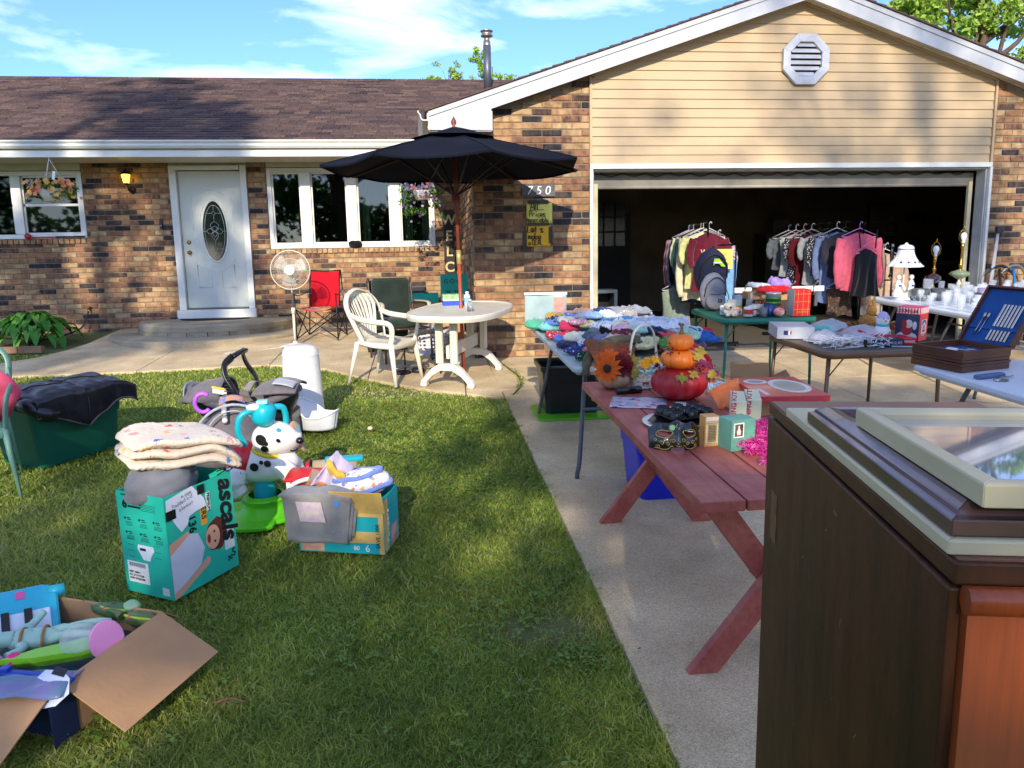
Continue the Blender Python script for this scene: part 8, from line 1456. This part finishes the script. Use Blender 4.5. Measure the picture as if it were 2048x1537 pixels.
for (x, z_, a, b, c, e) in ((.005, .125, .040, .022, '#34406c', .0004), (.005, .105, .024, .026, '#c8c4c8', .0008), (.008, .095, .014, .014, '#c02a30', .0012), (.005, .070, .026, .010, '#b8302c', .0010)): pp = MB(); pp.prism([(x+a*math.cos(i*.42), z_+b*math.sin(i*.42)) for i in range(15)], -.0005, (0, -.0815-e, 0), (1, 0, 0), (0, 0, 1)); pp.build('printed_shape', mat(c, .5, var=.15, scale=40), t)
text('COOKIE JAR', .010, mat('#e8dcd8', .5), t, (-.028, -.0808, .035), fx, fz)
# ---------------------------------------------------------------- glassware table
GT = .737; M_gls = mat('#e6eef0', .04, trans=.9, spec=.6, var=.02, name='cut_glass')
M_glt = mat('#dfe6ea', .06, alpha=.26, spec=1, coat=1, var=.05, name='thin_glass')
def tumbler(name, label, x, y, r_, H_, k=0, h=GT, m_=None):
    mb = MB(); pr_ = {0: [(.001, .004), (r_*.8, .004), (r_*.82, 0), (r_*.85, 0), (r_, H_), (r_*.93, H_), (r_*.78, .01), (.001, .01)], 1: [(.001, 0), (r_*.7, 0), (r_*.7, .005), (.006, .012), (.006, H_*.4), (r_*.8, H_*.55), (r_, H_*.8), (r_*.85, H_), (r_*.8, H_), (r_*.9, H_*.8), (.001, H_*.48)], 2: [(.001, 0), (r_*.6, 0), (r_, H_*.6), (r_*1.1, H_), (r_*1.03, H_), (r_*.9, H_*.6), (.001, H_*.15)]}[k]
    mb.lathe(pr_, n=18, rib=8 if k != 1 else 0, ribd=.05); return solo(mb, name, label, {0: 'glass', 1: 'wine glass', 2: 'bowl'}[k], x, y, h, 0, 'clear glasses on the glassware tables', mt=m_ or M_glt)
q = random.Random(31); k = 0
GL_ = [(x_, y_) for y_ in (6.25, 6.45, 6.65, 6.85, 7.05) for x_ in (4.82, 4.95, 5.08, 5.21, 5.34)]+[(x_, y_) for y_ in (7.32, 7.5, 7.68, 7.85) for x_ in (5.62, 5.78, 5.94, 6.1, 6.26, 6.42, 6.58, 6.74, 6.9, 7.06, 7.2)]
ords = ['first', 'second', 'third', 'fourth', 'fifth', 'sixth', 'seventh', 'eighth', 'ninth', 'tenth', 'eleventh']
kinds = ['plain tumbler', 'stemmed glass', 'flared bowl']
for i, (x_, y_) in enumerate(GL_):
    kk = q.choice((0, 0, 0, 1, 1, 2)); tb = i < 25; row = (i//5 if tb else (i-25)//11); col = (i % 5 if tb else (i-25) % 11)
    tumbler('drinking_glass', 'clear %s, %s from left, %s nearest row of the %s table' % (kinds[kk], ords[col], ords[row], 'lamp' if tb else 'brick pier'), x_+q.uniform(-.03, .03), y_+q.uniform(-.04, .04), q.uniform(.03, .042), q.uniform(.09, .15), kk)
for i, (x_, y_, r_, H_, lb) in enumerate(((5.0, 7.3, .09, .12, 'large cut glass bowl in front of the cranberry lamp'), (5.2, 7.28, .09, .12, 'large cut glass bowl below the clear lamp'), (5.36, 6.95, .08, .10, 'wide pressed glass dish beside the stemware'))): solo(MB().lathe([(.001, 0), (r_*.6, 0), (r_*.95, H_*.5), (r_, H_), (r_*.94, H_), (r_*.85, H_*.5), (.001, H_*.12)], n=24, rib=12, ribd=.06), 'glass_bowl', lb, 'bowl', x_, y_, GT, mt=M_gls)
mug('frosted glass beer stein with turquoise sticker', 5.30, 7.62, GT, .05, .19, M_glt, name='glass_vase', cat='vase', handle=False); mug('blue and pink printed tumbler among the clear glasses', 5.55, 7.15, GT, .035, .13, mat('#8fa8cc', .2, col2='#c88aa8', scale=30), handle=False, name='printed_tumbler', cat='tumbler')
# lamps
t = thing('porcelain_lamp', 'white and blue porcelain lamp with flared scalloped shade and figures', 'lamp', 4.90, 7.45, GT); M_bl = plastic('#2a3f9a'); mb = MB(); mb.lathe([(.001, 0), (.10, 0), (.10, .02), (.07, .035), (.05, .06), (.001, .07)], n=24); mb.build('base', M_cer, t); MB().cyl((0, 0, .06), (0, 0, .40), .008, n=10).build('stem', M_cer, t)
mb = MB(); mb.grid(lambda a, b: tuple(V3((math.cos(2*PI*a), math.sin(2*PI*a), 0))*((.075+.10*(1-b)**2.2)*(1+.04*math.sin(a*2*PI*9)*(1-b)))+V3((0, 0, .34+.19*b))), 72, 12, thick=.003); mb.build('shade', mat('#dcdcd8', .4, var=.04, name='porcelain'), t)
mb = MB(); mb.lathe([(.075, .53), (.06, .55), (.02, .56), (.012, .575), (.001, .58)], n=24); mb.build('shade_top', M_cer, t); mb = MB(); mb.tube([(.078*math.cos(2*PI*i/30), .078*math.sin(2*PI*i/30), .515) for i in range(30)], .004, 5, closed=True); mb.build('blue_ring', M_bl, t)
for i in range(5): a = -2.4+i*.5; patch(t, (.135*math.cos(a), .135*math.sin(a), .385), (math.cos(a), math.sin(a), .6), .013, M_bl, 'blue_flower')
for sx in (-1, 1):
    fg = MB(); fg.lathe([(.05, 0), (.055, .04), (.03, .09), (.035, .13), (.02, .165), (.012, .175)], (sx*.07, -.03, .03), 16); o = fg.build('figure', M_cer, t); mb = blob(0, None, .024, .024, .026, 14, 10); mb._shift((sx*.07, -.03, .23), len(mb.v)); mb.build('figure_head', M_cer, o); MB().tube(bez([(sx*.05, -.05, .165), (sx*.03, -.07, .13), (sx*.02, -.07, .10)], 4), .012, 8).build('figure_arm', M_cer, o); patch(o, (sx*.07, -.062, .15), (0, -1, .2), .015, M_bl, 'blue_collar')
def oil_lamp(label, x, y, z0, gcol, metal, H_, fr_):
    t = thing('converted_oil_lamp', label, 'lamp', x, y, GT); mb = MB(); mb.lathe([(.001, 0), (.055, 0), (.055, .02), (.03, .035), (.018, .06), (.026, .09), (.012, .115), (.012, .13)], (0, 0, z0), 20); mb.build('foot', metal, t)
    mb = MB(); mb.lathe([(.012, .13), (.04, .145), (.085*fr_, .18), (.09*fr_, .195), (.07*fr_, .215), (.03, .235), (.012, .24)], (0, 0, z0), 28, rib=14, ribd=.05); mb.build('font', gcol, t)
    mb = MB(); mb.lathe([(.012, .24), (.012, .27), (.024, .285), (.010, .30), (.010, H_-.06), (.017, H_-.055), (.017, H_), (.001, H_)], (0, 0, z0), 16); mb.build('stem', M_brass, t)
    mb = MB(); mb.lathe([(.014, H_), (.016, H_+.03), (.031, H_+.06), (.031, H_+.085), (.018, H_+.108), (.001, H_+.112)], (0, 0, z0), 18); mb.build('bulb', plastic('#dfe2e4', .25), t)
    MB().tube(bez([(-.018, 0, z0+H_), (-.052, 0, z0+H_+.05), (-.045, 0, z0+H_+.11), (0, 0, z0+H_+.15), (.045, 0, z0+H_+.11), (.052, 0, z0+H_+.05), (.018, 0, z0+H_)], 6), .0025, 5).build('harp', M_brass, t); MB().cyl((0, 0, z0+H_+.15), (0, 0, z0+H_+.185), .006, .003, 8).build('finial', M_brass, t)
oil_lamp('cranberry glass lamp base with bare bulb and brass harp', 5.42, 7.72, .0, mat('#3c0d14', .08, coat=1, name='cranberry_glass'), M_brass, .42, .9); oil_lamp('pale green glass lamp base with bare bulb, tallest of the lamps', 5.78, 7.80, .03, mat('#9fae84', .08, trans=.5, coat=.5, name='green_glass'), plastic('#c4c4b4', .25), .52, 1.2)
# ---------------------------------------------------------------- clothes racks
def hanger(par, x, y, z, m_, w=.40):
    MB().tube(bez([(x, y, z), (x, y, z+.045), (x+.022, y, z+.068), (x+.035, y, z+.05)], 5), .0032, 5).build('hook', m_, par)
    MB().tube([(x, y, z), (x-w/2, y, z-.085), (x-w/2+.01, y, z-.095), (x+w/2-.01, y, z-.095), (x+w/2, y, z-.085)], .0045, 6, closed=True).build('hanger_bar', m_, par)
def garment(label, x, y, z, w, L_, c, sl=.5, c2=None, rz=0, hc='#d8d8d8', cat='shirt', flare=1.0, group=None, neck=True, motif=None, text_=None, sw=.055):
    """a garment on its hanger; z = shoulder height; sl = sleeve length"""
    t = thing('hanging_garment', label, cat, x, y, z=z, group=group); t.rotation_euler = (0, 0, R(rz)); m_ = cm(c, c2, motif); hanger(t, 0, 0, .025, plastic(hc), w); sd = x*13+y*7
    for side in (-1, 1):
        mb = MB()
        def f(a, b):
            u_ = a*2-1; hw_ = w/2*(1-.10*math.sin(b*PI))*(1+(flare-1)*b); sh = -.075*abs(u_)**1.3-.02*(side < 0)*(abs(u_) < .3)*(1-abs(u_)/.3); z_ = sh*(1-b)*1.0-.02-L_*b+.012*math.sin(u_*5+sd)*b; y_ = side*(.012+.035*math.cos(u_*PI/2)**.5*min(1, b*4+.2))+.022*math.sin(u_*9+sd+b*1.5)*b+.012*nz((u_*3, b*4, sd), 1); return (u_*hw_, y_, z_)
        mb.grid(f, 22, 18); mb.build('front' if side < 0 else 'back', m_, t)
    if sl:
        for s_ in (-1, 1):
            mb = MB(); P = bez([(s_*w*.46, 0, -.10), (s_*(w*.56), -.01, -.10-sl*.35), (s_*(w*.55+.015), -.03, -.10-sl*.75), (s_*(w*.52), -.02, -.10-sl)], 5); n_ = len(P); mb.tube(P, [sw*(1.1-.45*i/n_)*(1+.08*math.sin(i*1.7)) for i in range(n_)], 10, flat=(1, .62)); mb.build('sleeve', m_, t)
    if text_: o = text(text_[0], text_[1], mat(text_[2], .7), t, (text_[3], -.062, text_[4]), (1, 0, 0), (0, 0, 1), bold=.002)
    return t
M_rk = mat('#101012', .35, .6, name='black_tube')
t = thing('clothes_rack', 'black wheeled clothes rack at the garage mouth, behind the grey backpack', 'clothes rack', 0, 0, z=0)
for (x, y, z_) in ((3.44, 9.12, 1.53), (3.56, 10.25, 1.53)): MB().tube([(x, y, .07), (x, y, z_)], .012, 8).build('post', M_rk, t)
MB().tube(bez([(3.44, 9.12, 1.50), (3.44, 9.15, 1.545), (3.50, 9.7, 1.55), (3.56, 10.22, 1.545), (3.56, 10.25, 1.50)], 5), .011, 8).build('top_rod', M_rk, t); MB().tube([(3.80, 9.12, .07), (3.80, 9.12, 1.27)], .010, 8).build('side_post', M_rk, t); MB().tube([(3.44, 9.12, 1.27), (3.80, 9.12, 1.27), (3.86, 10.0, 1.27)], .009, 8).build('lower_rod', M_rk, t)
MB().box((3.43, 9.12, .065), (.86, .045, .03)).build('foot_rail', M_rk, t); MB().box((3.6, 10.25, .085), (.7, .045, .03)).build('foot_rail', M_rk, t); MB().tube([(3.44, 9.12, .09), (3.56, 10.25, .09)], .011, 6).build('base_rod', M_rk, t); MB().tube([(3.1, 9.12, .10), (3.44, 9.12, .42)], .008, 6).build('brace', M_rk, t)
for x, y in ((3.02, 9.12), (3.84, 9.12), (3.28, 10.25), (3.92, 10.25)): MB().lathe([(.001, -.012), (.025, -.012), (.028, 0), (.025, .012), (.001, .012)], (x, y, .03), 12, Matrix.Rotation(R(90), 3, 'Y')).build('caster', M_dark, t)
GR1 = 'clothes on the left clothes rack'; zr = 1.455
for i, a in enumerate((('dusty pink long sleeved blouse, farthest on the left rack', '#b8707c', .55, .72, '#101010', 1.0, None), ('lavender grey cardigan second from the back of the left rack', '#8f8ca8', .5, .70, '#d8d8d8', 1, None), ('black long sweater on the left rack', '#15151a', .5, .72, '#2c3a9c', 1, None), ('cream and lime sports top on the left rack', '#cfc9b4', .3, .62, '#d8d8d8', 1, ('#c8d83a',)), ('forest green blouse on the left rack', '#1f5a4c', .4, .7, '#101010', 1, None), ('steel blue denim shirt on the left rack', '#2c465c', .6, .78, '#101010', 1, None), ('long cream cardigan on the left rack', '#cfc4a4', .62, .74, '#d8c8b0', 1, None), ('pale yellow ruffled top on the left rack', '#d8d48c', .25, .6, '#d8d8d8', 1, None))):
    y = 10.15-i*.125; garment(a[0], 3.55-.013*i-.02, y, zr, .44, a[3], a[1], a[2], hc=a[4], group=GR1, rz=-12+4*(i % 3), motif=a[6])
garment('maroon team shirt with white lettering at the front of the left rack', 3.46, 9.14, zr-.01, .42, .62, '#5c1224', .28, rz=4, group=GR1, hc='#e8e4ee', text_=('WITH', .085, '#d8b48c', -.13, -.26))
garment('long pale green skirt hanging low at the back of the left rack', 3.32, 9.9, .78, .40, .50, '#7f8c80', 0, group=GR1, cat='skirt'); garment('floral lilac top behind the maroon shirt', 3.66, 9.35, zr-.10, .34, .55, '#b8a4b4', .2, motif=('#6a3a6a', '#e0d8dc'), group=GR1)
for i, (lb, c) in enumerate((('light blue jeans at the front of the lower rod', '#6f9cc4'), ('pale washed jeans second on the lower rod', '#9ab8d0'), ('mid blue jeans third on the lower rod', '#3f6490'), ('dark denim skirt at the back of the lower rod', '#24406c'))): garment(lb, 3.72+.05*i, 9.2+i*.14, 1.16, .26, .70-.08*i, c, 0, hc='#101014', group='jeans on the lower rod of the left rack', cat='jeans')
t = thing('paper_sign', 'small yellow handwritten price paper clipped to the left clothes rack', 'sign', 3.60, 9.05, z=1.10); MB().box((0, 0, 0), (.26, .003, .24)).build('card', mat('#d8bf5c', .7, var=.05), t); mb = MB(); hand(mb, 'hang up', (-.10, -.003, .05), fx, fz, .035, .003); hand(mb, 'and name', (-.11, -.003, -.01), fx, fz, .033, .003); hand(mb, 'clothes $', (-.10, -.003, -.07), fx, fz, .033, .003); mb.build('handwriting', mat('#8a6a2c', .7), t)
# second rack
t = thing('clothes_rack', 'black two tier clothes rack at the right of the garage mouth', 'clothes rack', 0, 0, z=0)
for (x, y, z_) in ((5.27, 9.12, 1.50), (4.85, 10.3, 1.53), (5.68, 9.12, 1.24)): MB().tube([(x, y, .07), (x, y, z_)], .012, 8).build('post', M_rk, t)
MB().tube(bez([(5.27, 9.12, 1.47), (5.26, 9.15, 1.52), (5.06, 9.7, 1.535), (4.86, 10.27, 1.53), (4.85, 10.3, 1.50)], 5), .011, 8).build('top_rod', M_rk, t)
for z_ in (1.22, .80, .36): MB().tube([(5.27, 9.12, z_), (5.68, 9.12, z_)], .010, 8).build('cross_rod', M_rk, t)
MB().box((5.3, 9.12, .05), (.95, .045, .03)).build('foot_rail', M_rk, t); MB().box((4.9, 10.3, .05), (.7, .045, .03)).build('foot_rail', M_rk, t)
GR2 = 'clothes on the right clothes rack'
for i, a in enumerate((('slate grey short top, farthest on the right rack', '#5c646c', .2, .42, '#e0e0e0'), ('white tank top on the right rack', '#b4b8b4', 0, .5, '#f0e4e8'), ('navy spotted blouse on the right rack', '#14162a', .22, .55, '#e8b8c0'), ('dark red blouse deep in the right rack', '#5c1018', .3, .75, '#d8d8d8'), ('light grey tee with knot on the right rack', '#9a9ea0', .22, .6, '#101014'), ('black and white printed shirt on the right rack', '#17171c', .3, .5, '#101014'), ('powder blue long blouse on the right rack', '#6c7ca4', .45, .8, '#d8d8d8'), ('charcoal grey shirt just behind the pink hoodie', '#2c2c34', .28, .52, '#101014'))):
    y = 10.2-i*.125; garment(a[0], 4.88+.047*i-.06, y, 1.44, .42, a[3], a[1], a[2], hc=a[4], group=GR2, rz=-16+5*(i % 3), motif=('#d8d8d8',) if i in (2, 5) else None)
garment('bright pink hooded sweatshirt at the front of the right rack', 5.22, 9.12, 1.42, .48, .64, '#c4566c', .52, rz=2, group=GR2, hc='#d08ac8', cat='hoodie', sw=.07); garment('black denim overall dress in front of the pink hoodie', 5.25, 9.0, 1.22, .28, .52, '#0d0e16', 0, rz=2, group=GR2, hc='#d08ac8', cat='dress', flare=1.45)
for s_ in (-1, 1): MB().tube([(5.25+s_*.10, 8.97, 1.20), (5.25+s_*.12, 8.99, 1.40)], .014, 6, flat=(.3, 1)).build('strap', M_dark, bpy.data.objects[[o.name for o in bpy.data.objects if o.get('label') == 'black denim overall dress in front of the pink hoodie'][0]]).matrix_parent_inverse = Matrix.Translation((5.25, 9.0, 1.22)).inverted()
garment('beige crew neck sweatshirt hanging on the low right rod', 5.72, 9.35, 1.16, .46, .58, '#b59a80', .50, rz=-4, group=GR2, hc='#f0f0f0', cat='sweatshirt', sw=.065); garment('long cream trousers below the beige sweatshirt', 5.58, 9.4, .70, .36, .50, '#b8ac9c', 0, group=GR2, cat='trousers'); garment('brown tartan skirt under the overall dress', 5.12, 9.35, .78, .36, .36, '#4c3a30', 0, group=GR2, cat='skirt', motif=('#8a7660', '#2c1c14'))
for i, (lb, x, c) in enumerate((('beige woven belt looped on the right rack', 5.52, '#a08c74'), ('black leather belt beside the beige belt', 5.63, '#141416'))): t = thing('belt', lb, 'belt', x, 9.08, z=1.2, group='belts on the right rack'); MB().tube(bez([(0, 0, .05), (-.02, -.02, -.1), (.01, -.02, -.35), (-.01, 0, -.5+.15*i), (.02, .02, -.3), (.015, .02, .0)], 6), .014, 6, flat=(.25, 1.2)).build('belt_strap', plastic(c), t); MB().box((0, -.02, .03), (.03, .006, .03)).build('buckle', M_steel, t)
# yellow rope, tools, cover on the right
t = thing('rope', 'coiled pale yellow rope on the garage floor behind the clothes heap', 'rope', 0, 0, z=.09)
mb = MB(); mb.tube(bez([(2.2, 9.5, .01), (2.5, 9.45, .015), (2.8, 9.5, .01), (3.05, 9.45, .015), (3.3, 9.5, .01)], 10), .016, 8); mb.tube(bez([(2.1, 9.6, .03), (2.4, 9.5, .03), (2.7, 9.6, .035), (3.1, 9.52, .03)], 10), .014, 8); mb.build('rope_strand', mat('#b8a468', .9, bump=1, bscale=80), t)
def pick(label, x, hc, hd_, y=8.78, tip=0):
    t = thing('pickaxe', label, 'garden tool', x, y, 0, 0); MB().tube([(.04, -.12, .0), (.0, .06, .93)], .016, 8).build('shaft', mat(hc, .5), t); MB().tube(bez([(-.20, .05, .84), (-.10, .05, .93), (0, .055, .96), (.10, .05, .93), (.22, .05, .80+tip)], 6), [.008]*4+[.018]*17+[.008]*4, 8, flat=(1, .7)).build('pick_head', mat(hd_, .4, .6), t)
pick('pickaxe with brown handle leaning on the right brick pier', 7.05, '#3a241c', '#3c3c40'); pick('pickaxe with bright blue handle leaning on the right brick pier', 7.24, '#1679c0', '#8a8e90', tip=-.06)
t = thing('closed_umbrella', 'white folded poles with grey cap leaning on the right door jamb', 'poles', 6.95, 8.82); 
for k in range(3): MB().tube([(-.14+k*.025, -.10, 0), (.05+k*.006, .06, 1.36)], .011, 6).build('pole', plastic('#d4d0c4'), t)
MB().rbox((.06, .05, 1.40), (.09, .07, .08), .02).build('cap', plastic('#3a3a3c'), t)
t = thing('grill_cover', 'black fabric covered grill at the far right edge beside the brick', 'covered grill', 7.75, 8.3); mb = blob(0, lambda a, b: 1+.05*nz((math.cos(a)*2, math.sin(a)*2, b), 2), .38, .25, .42, 24, 14); mb._shift((0, 0, .95), len(mb.v)); mb.v = [(x, y, z_ if z_ > .75 else .75) for x, y, z_ in mb.v]; mb.build('cover', cloth('#0c0c10'), t); MB().box((0, 0, .38), (.5, .4, .76)).build('cart', M_dark, t)
# ---------------------------------------------------------------- garage clutter, dim
t = thing('workbench', 'long pale workbench along the dark back wall of the garage', 'workbench', 10.0, 14.6, z=.02); MB().box((0, 0, .9), (2.0, .7, .08)).build('bench_top', mat('#8a7d68', .7), t)
for x in (-.9, .9): MB().box((x, 0, .43), (.09, .6, .86)).build('leg', mat('#5a4c3c', .8), t)
t = thing('wall_shelf', 'thin wooden shelf on the dark garage wall above the workbench', 'shelf', 10.3, 15.35, z=1.75); MB().box((0, 0, 0), (1.1, .28, .03)).build('board', mat('#6c6250', .7), t); MB().box((-.4, .08, -.1), (.03, .1, .16)).build('bracket', M_grl, t)
for i, (x, z_, w, h_, c, lb) in enumerate(((9.4, 1.1, .35, .25, '#1c3a6c', 'blue plastic crate on the garage workbench'), (9.9, 1.08, .3, .2, '#5c1c1c', 'dark red tool box on the garage workbench'), (10.4, 1.12, .3, .28, '#1a1a1c', 'black case on the garage workbench'), (10.2, 1.85, .3, .18, '#2c2c2c', 'dark basket on the garage wall shelf'), (7.2, 1.72, .34, .28, '#6a6a68', 'pale monitor on top of the garage cabinet'))):
    t = thing('storage_crate' if i else 'plastic_crate', lb, 'crate', x, 14.55 if z_ < 1.5 else 15.2, z=z_-h_/2-.02); MB().rbox((0, 0, h_/2), (w, .3, h_), .02).build('crate_body', plastic(c, .6), t); MB().rbox((0, 0, h_+.012), (w+.02, .32, .024), .02).build('crate_lid', plastic(c, .5), t)
t = thing('cabinet', 'tall grey cabinet standing in the dark back of the garage', 'cabinet', 7.2, 15.1, z=.02); MB().box((0, 0, .78), (.8, .5, 1.52)).build('cabinet_body', mat('#57554f', .6), t)
for s_ in (-1, 1): MB().box((s_*.2, -.256, .78), (.38, .012, 1.46)).build('cabinet_door', mat('#66635b', .5), t)
t = thing('utility_cord', 'orange extension cord looped beside the garage workbench', 'cord', 11.0, 14.2, z=.9); mb = MB(); mb.tube(bez([(-.6, 0, .05), (-.3, -.1, .25), (0, 0, .4), (.1, .1, .1), (-.3, .05, .15), (0, -.05, .3)], 8), .012, 6); mb.build('cord', mat('#8a4c1c', .5), t)
t = thing('floor_fan_box', 'grey framed crate on the garage floor behind the clothes heap', 'crate', 2.55, 11.5, z=.02)
for x in (-.3, .3): MB().box((x, 0, .3), (.05, .4, .6)).build('side', mat('#5a6878', .6), t)
MB().box((0, 0, .62), (.65, .4, .05)).build('top', mat('#5a6878', .6), t); MB().box((0, .15, .3), (.55, .02, .5)).build('panel', M_dark, t)
for o in list(bpy.data.objects):                                             # RIGHTRACK set further right
    lb = o.get('label') or ''
    if o.parent is None and (o.get('group') in (GR2, 'belts on the right rack') or lb.startswith('black two tier')): o.location.x += .17
    if o.name.startswith('hanging_garment'): o.scale = (1, 1, 1.13)
NGRASS = 560000
# ================================================================ GRASS
def inpoly(x, y, P):
    c = np.zeros(len(x), bool); n = len(P)
    for i in range(n):
        x0, y0 = P[i]; x1, y1 = P[(i+1) % n]; k = ((y0 > y) != (y1 > y)) & (x < (x1-x0)*(y-y0)/(y1-y0+1e-12)+x0); c ^= k
    return c
LAWN = [(.73, -1), (.73, 6.86), (.4, 7.1), (-.03, 7.38), (-.6, 7.96), (-1.13, 8.63), (-1.79, 8.98), (-2.4, 8.93), (-3.2, 8.84), (-4.9, 8.77), (-7.5, 8.22), (-14, 8.2), (-14, -1)]
BED = [(-7.5, 8.93), (-5.1, 9.48), (-4.75, 9.9), (-4.66, 10.2), (-5.3, 10.3), (-9, 10.2), (-9, 8.9)]
def npnoise(x, y, s, seed):
    q = np.random.RandomState(seed); g = q.rand(64, 64); u = (x*s) % 64; v = (y*s) % 64; i = u.astype(int); j = v.astype(int); a = u-i; b = v-j; a = a*a*(3-2*a); b = b*b*(3-2*b); i2 = (i+1) % 64; j2 = (j+1) % 64
    return g[i, j]*(1-a)*(1-b)+g[i2, j]*a*(1-b)+g[i, j2]*(1-a)*b+g[i2, j2]*a*b
def grass(n, seed=5):
    q = np.random.RandomState(seed); d = 1.5*(12/1.5)**(q.rand(n)**.92)            # denser near the viewer
    fx = q.uniform(-.75, .62, n); x = fx*d+.11*d; y = d; k = inpoly(x, y, LAWN) | inpoly(x, y, BED)
    k &= (x < .70+.05*(npnoise(x*0+3, y, 3.1, 8)-.5)+.05*(npnoise(x*0, y, 11, 7)-.5)) | (y > 6.6)
    x, y, d = x[k], y[k], d[k]; pn = npnoise(x, y, .9, 1)*.5+npnoise(x, y, 2.7, 2)*.3+npnoise(x, y, 9, 3)*.2
    bare = np.exp(-(((x-.42)/.22)**2+((y-2.85)/.13)**2))+.8*np.exp(-(((x+.35)/.5)**2+((y-7.3)/.22)**2))+.5*np.exp(-(((x+2.0)/.9)**2+((y-7.6)/.35)**2))
    keep = q.rand(len(x)) > np.clip(bare*1.1, 0, .9); x, y, d, pn, bare = x[keep], y[keep], d[keep], pn[keep], bare[keep]; n = len(x)
    z = .05*(y-8.94); z = np.where(y > 8.94, .062*(y-8.94), z)-.03
    h = (.013+.027*q.rand(n)**1.8)*(.7+.7*pn)*(1-.4*bare); edge = np.exp(-((x-.70)/.06)**2); h *= 1+.45*edge
    w = (.0013+.0011*q.rand(n))*np.clip(d/2.6, 1, 3.2); ang = q.uniform(0, 2*PI, n); lean = h*(.3+1.5*q.rand(n)); la = q.uniform(0, 2*PI, n)
    wx, wy = np.cos(ang)*w, np.sin(ang)*w; lx, ly = np.cos(la)*lean, np.sin(la)*lean
    P = np.stack([np.stack([x-wx, y-wy, z], 1), np.stack([x+wx, y+wy, z], 1), np.stack([x+wx*.8+lx*.35, y+wy*.8+ly*.35, z+h*.6], 1), np.stack([x-wx*.8+lx*.35, y-wy*.8+ly*.35, z+h*.6], 1), np.stack([x+lx, y+ly, z+h*(1-.25*q.rand(n))], 1)], 1).reshape(-1, 3)
    b = np.arange(n)*5; F = np.concatenate([np.stack([b, b+1, b+2], 1), np.stack([b, b+2, b+3], 1), np.stack([b+3, b+2, b+4], 1)])
    val = np.clip(.42+.55*(pn-.5)+.17*q.normal(size=n)+.35*bare+.25*(q.rand(n) > .93), 0, 1)
    return P, F, np.repeat(val, 5)
P_, F_, V_ = grass(NGRASS)
M_grass = ramp_mat('grass', [(0, '#5c762a'), (.3, '#839a38'), (.55, '#a6b450'), (.75, '#bcbe6a'), (.9, '#cabe82'), (1, '#d2c69a')], .55, trl=.4, spec=.35, nscale=1.3, namt=.25)
tag(npmesh('lawn_grass', P_, F_, M_grass, V_), 'mown green lawn with yellowish and thin patches in front of the house', 'grass', kind='stuff')
# clover and broad leaves
q = np.random.RandomState(9); cc = [(.25, 2.9, .35, 300), (.45, 3.25, .3, 250), (-.1, 5.3, .7, 1800), (.3, 5.9, .4, 1200), (-1.2, 2.3, .5, 300), (.2, 4.2, .4, 250), (.55, 2.6, .12, 200), (-.3, 3.0, .6, 240), (.1, 2.1, .5, 150), (.4, 4.6, .3, 500), (-.5, 6.4, .5, 700)]
V = []; A = []
for cx, cy, r_, n in cc:
    for _ in range(n//3):
        x, y = cx+q.normal()*r_*.6, cy+q.normal()*r_*.5
        if x > .72: continue
        z = G(y)-.03+q.uniform(.02, .045); a0 = q.uniform(0, 6.28); s = q.uniform(.009, .02); v_ = q.uniform(.05, .6)
        for k in range(3):
            a = a0+k*2.09; c, sn = math.cos(a), math.sin(a); V += [(x, y, z), (x+s*(c-.5*sn), y+s*(sn+.5*c), z+.003), (x+s*1.5*c, y+s*1.5*sn, z-.003), (x+s*(c+.5*sn), y+s*(sn-.5*c), z+.004)]; A += [v_]*4
V = np.array(V); tag(npmesh('clover', V, np.arange(len(V)).reshape(-1, 4), ramp_mat('clover', [(0, '#6c8c34'), (1, '#9eb45c')], .5, trl=.35), np.array(A)), 'clover and low weeds growing among the grass', 'weeds', kind='stuff')
V = []; A = []
for _ in range(170):                                                               # twigs, seeds and dry bits
    x, y = .74+abs(q.normal())*.8, q.uniform(1.6, 8.6); a = q.uniform(0, 6.28); s = q.uniform(.003, .016); w = q.uniform(.001, .004); z = G(y)+.003
    c, sn = math.cos(a), math.sin(a); V += [(x, y, z), (x+s*c, y+s*sn, z), (x+s*c-w*sn, y+s*sn+w*c, z+.002), (x-w*sn, y+w*c, z+.002)]; A += [q.rand()]*4
V = np.array(V); tag(npmesh('driveway_litter', V, np.arange(len(V)).reshape(-1, 4), ramp_mat('litter', [(0, '#33281c'), (.6, '#7a6442'), (1, '#cbbf98')], .9), np.array(A)), 'small dry bits and twigs scattered on the concrete', 'litter', kind='stuff')
V = []; A = []                                                                     # weeds in the crack
for p in cr:
    for _ in range(5 if 7.2 < p.y < 8.2 else 1):
        x, y = p.x+q.normal()*.012, p.y+q.normal()*.03; z = G(y)+q.uniform(.002, .02); a = q.uniform(0, 6.28); s = q.uniform(.012, .03)
        V += [(x, y, z-.01), (x+s*math.cos(a)-.004, y+s*math.sin(a), z+.01), (x+2*s*math.cos(a), y+2*s*math.sin(a), z+.004), (x+s*math.cos(a)+.005, y+s*math.sin(a)+.004, z+.008)]; A += [q.uniform(.1, .8)]*4
V = np.array(V); tag(npmesh('crack_weeds', V, np.arange(len(V)).reshape(-1, 4), M_grass, np.array(A)), 'small weeds sprouting along the curved crack by the garage corner', 'weeds', kind='stuff')
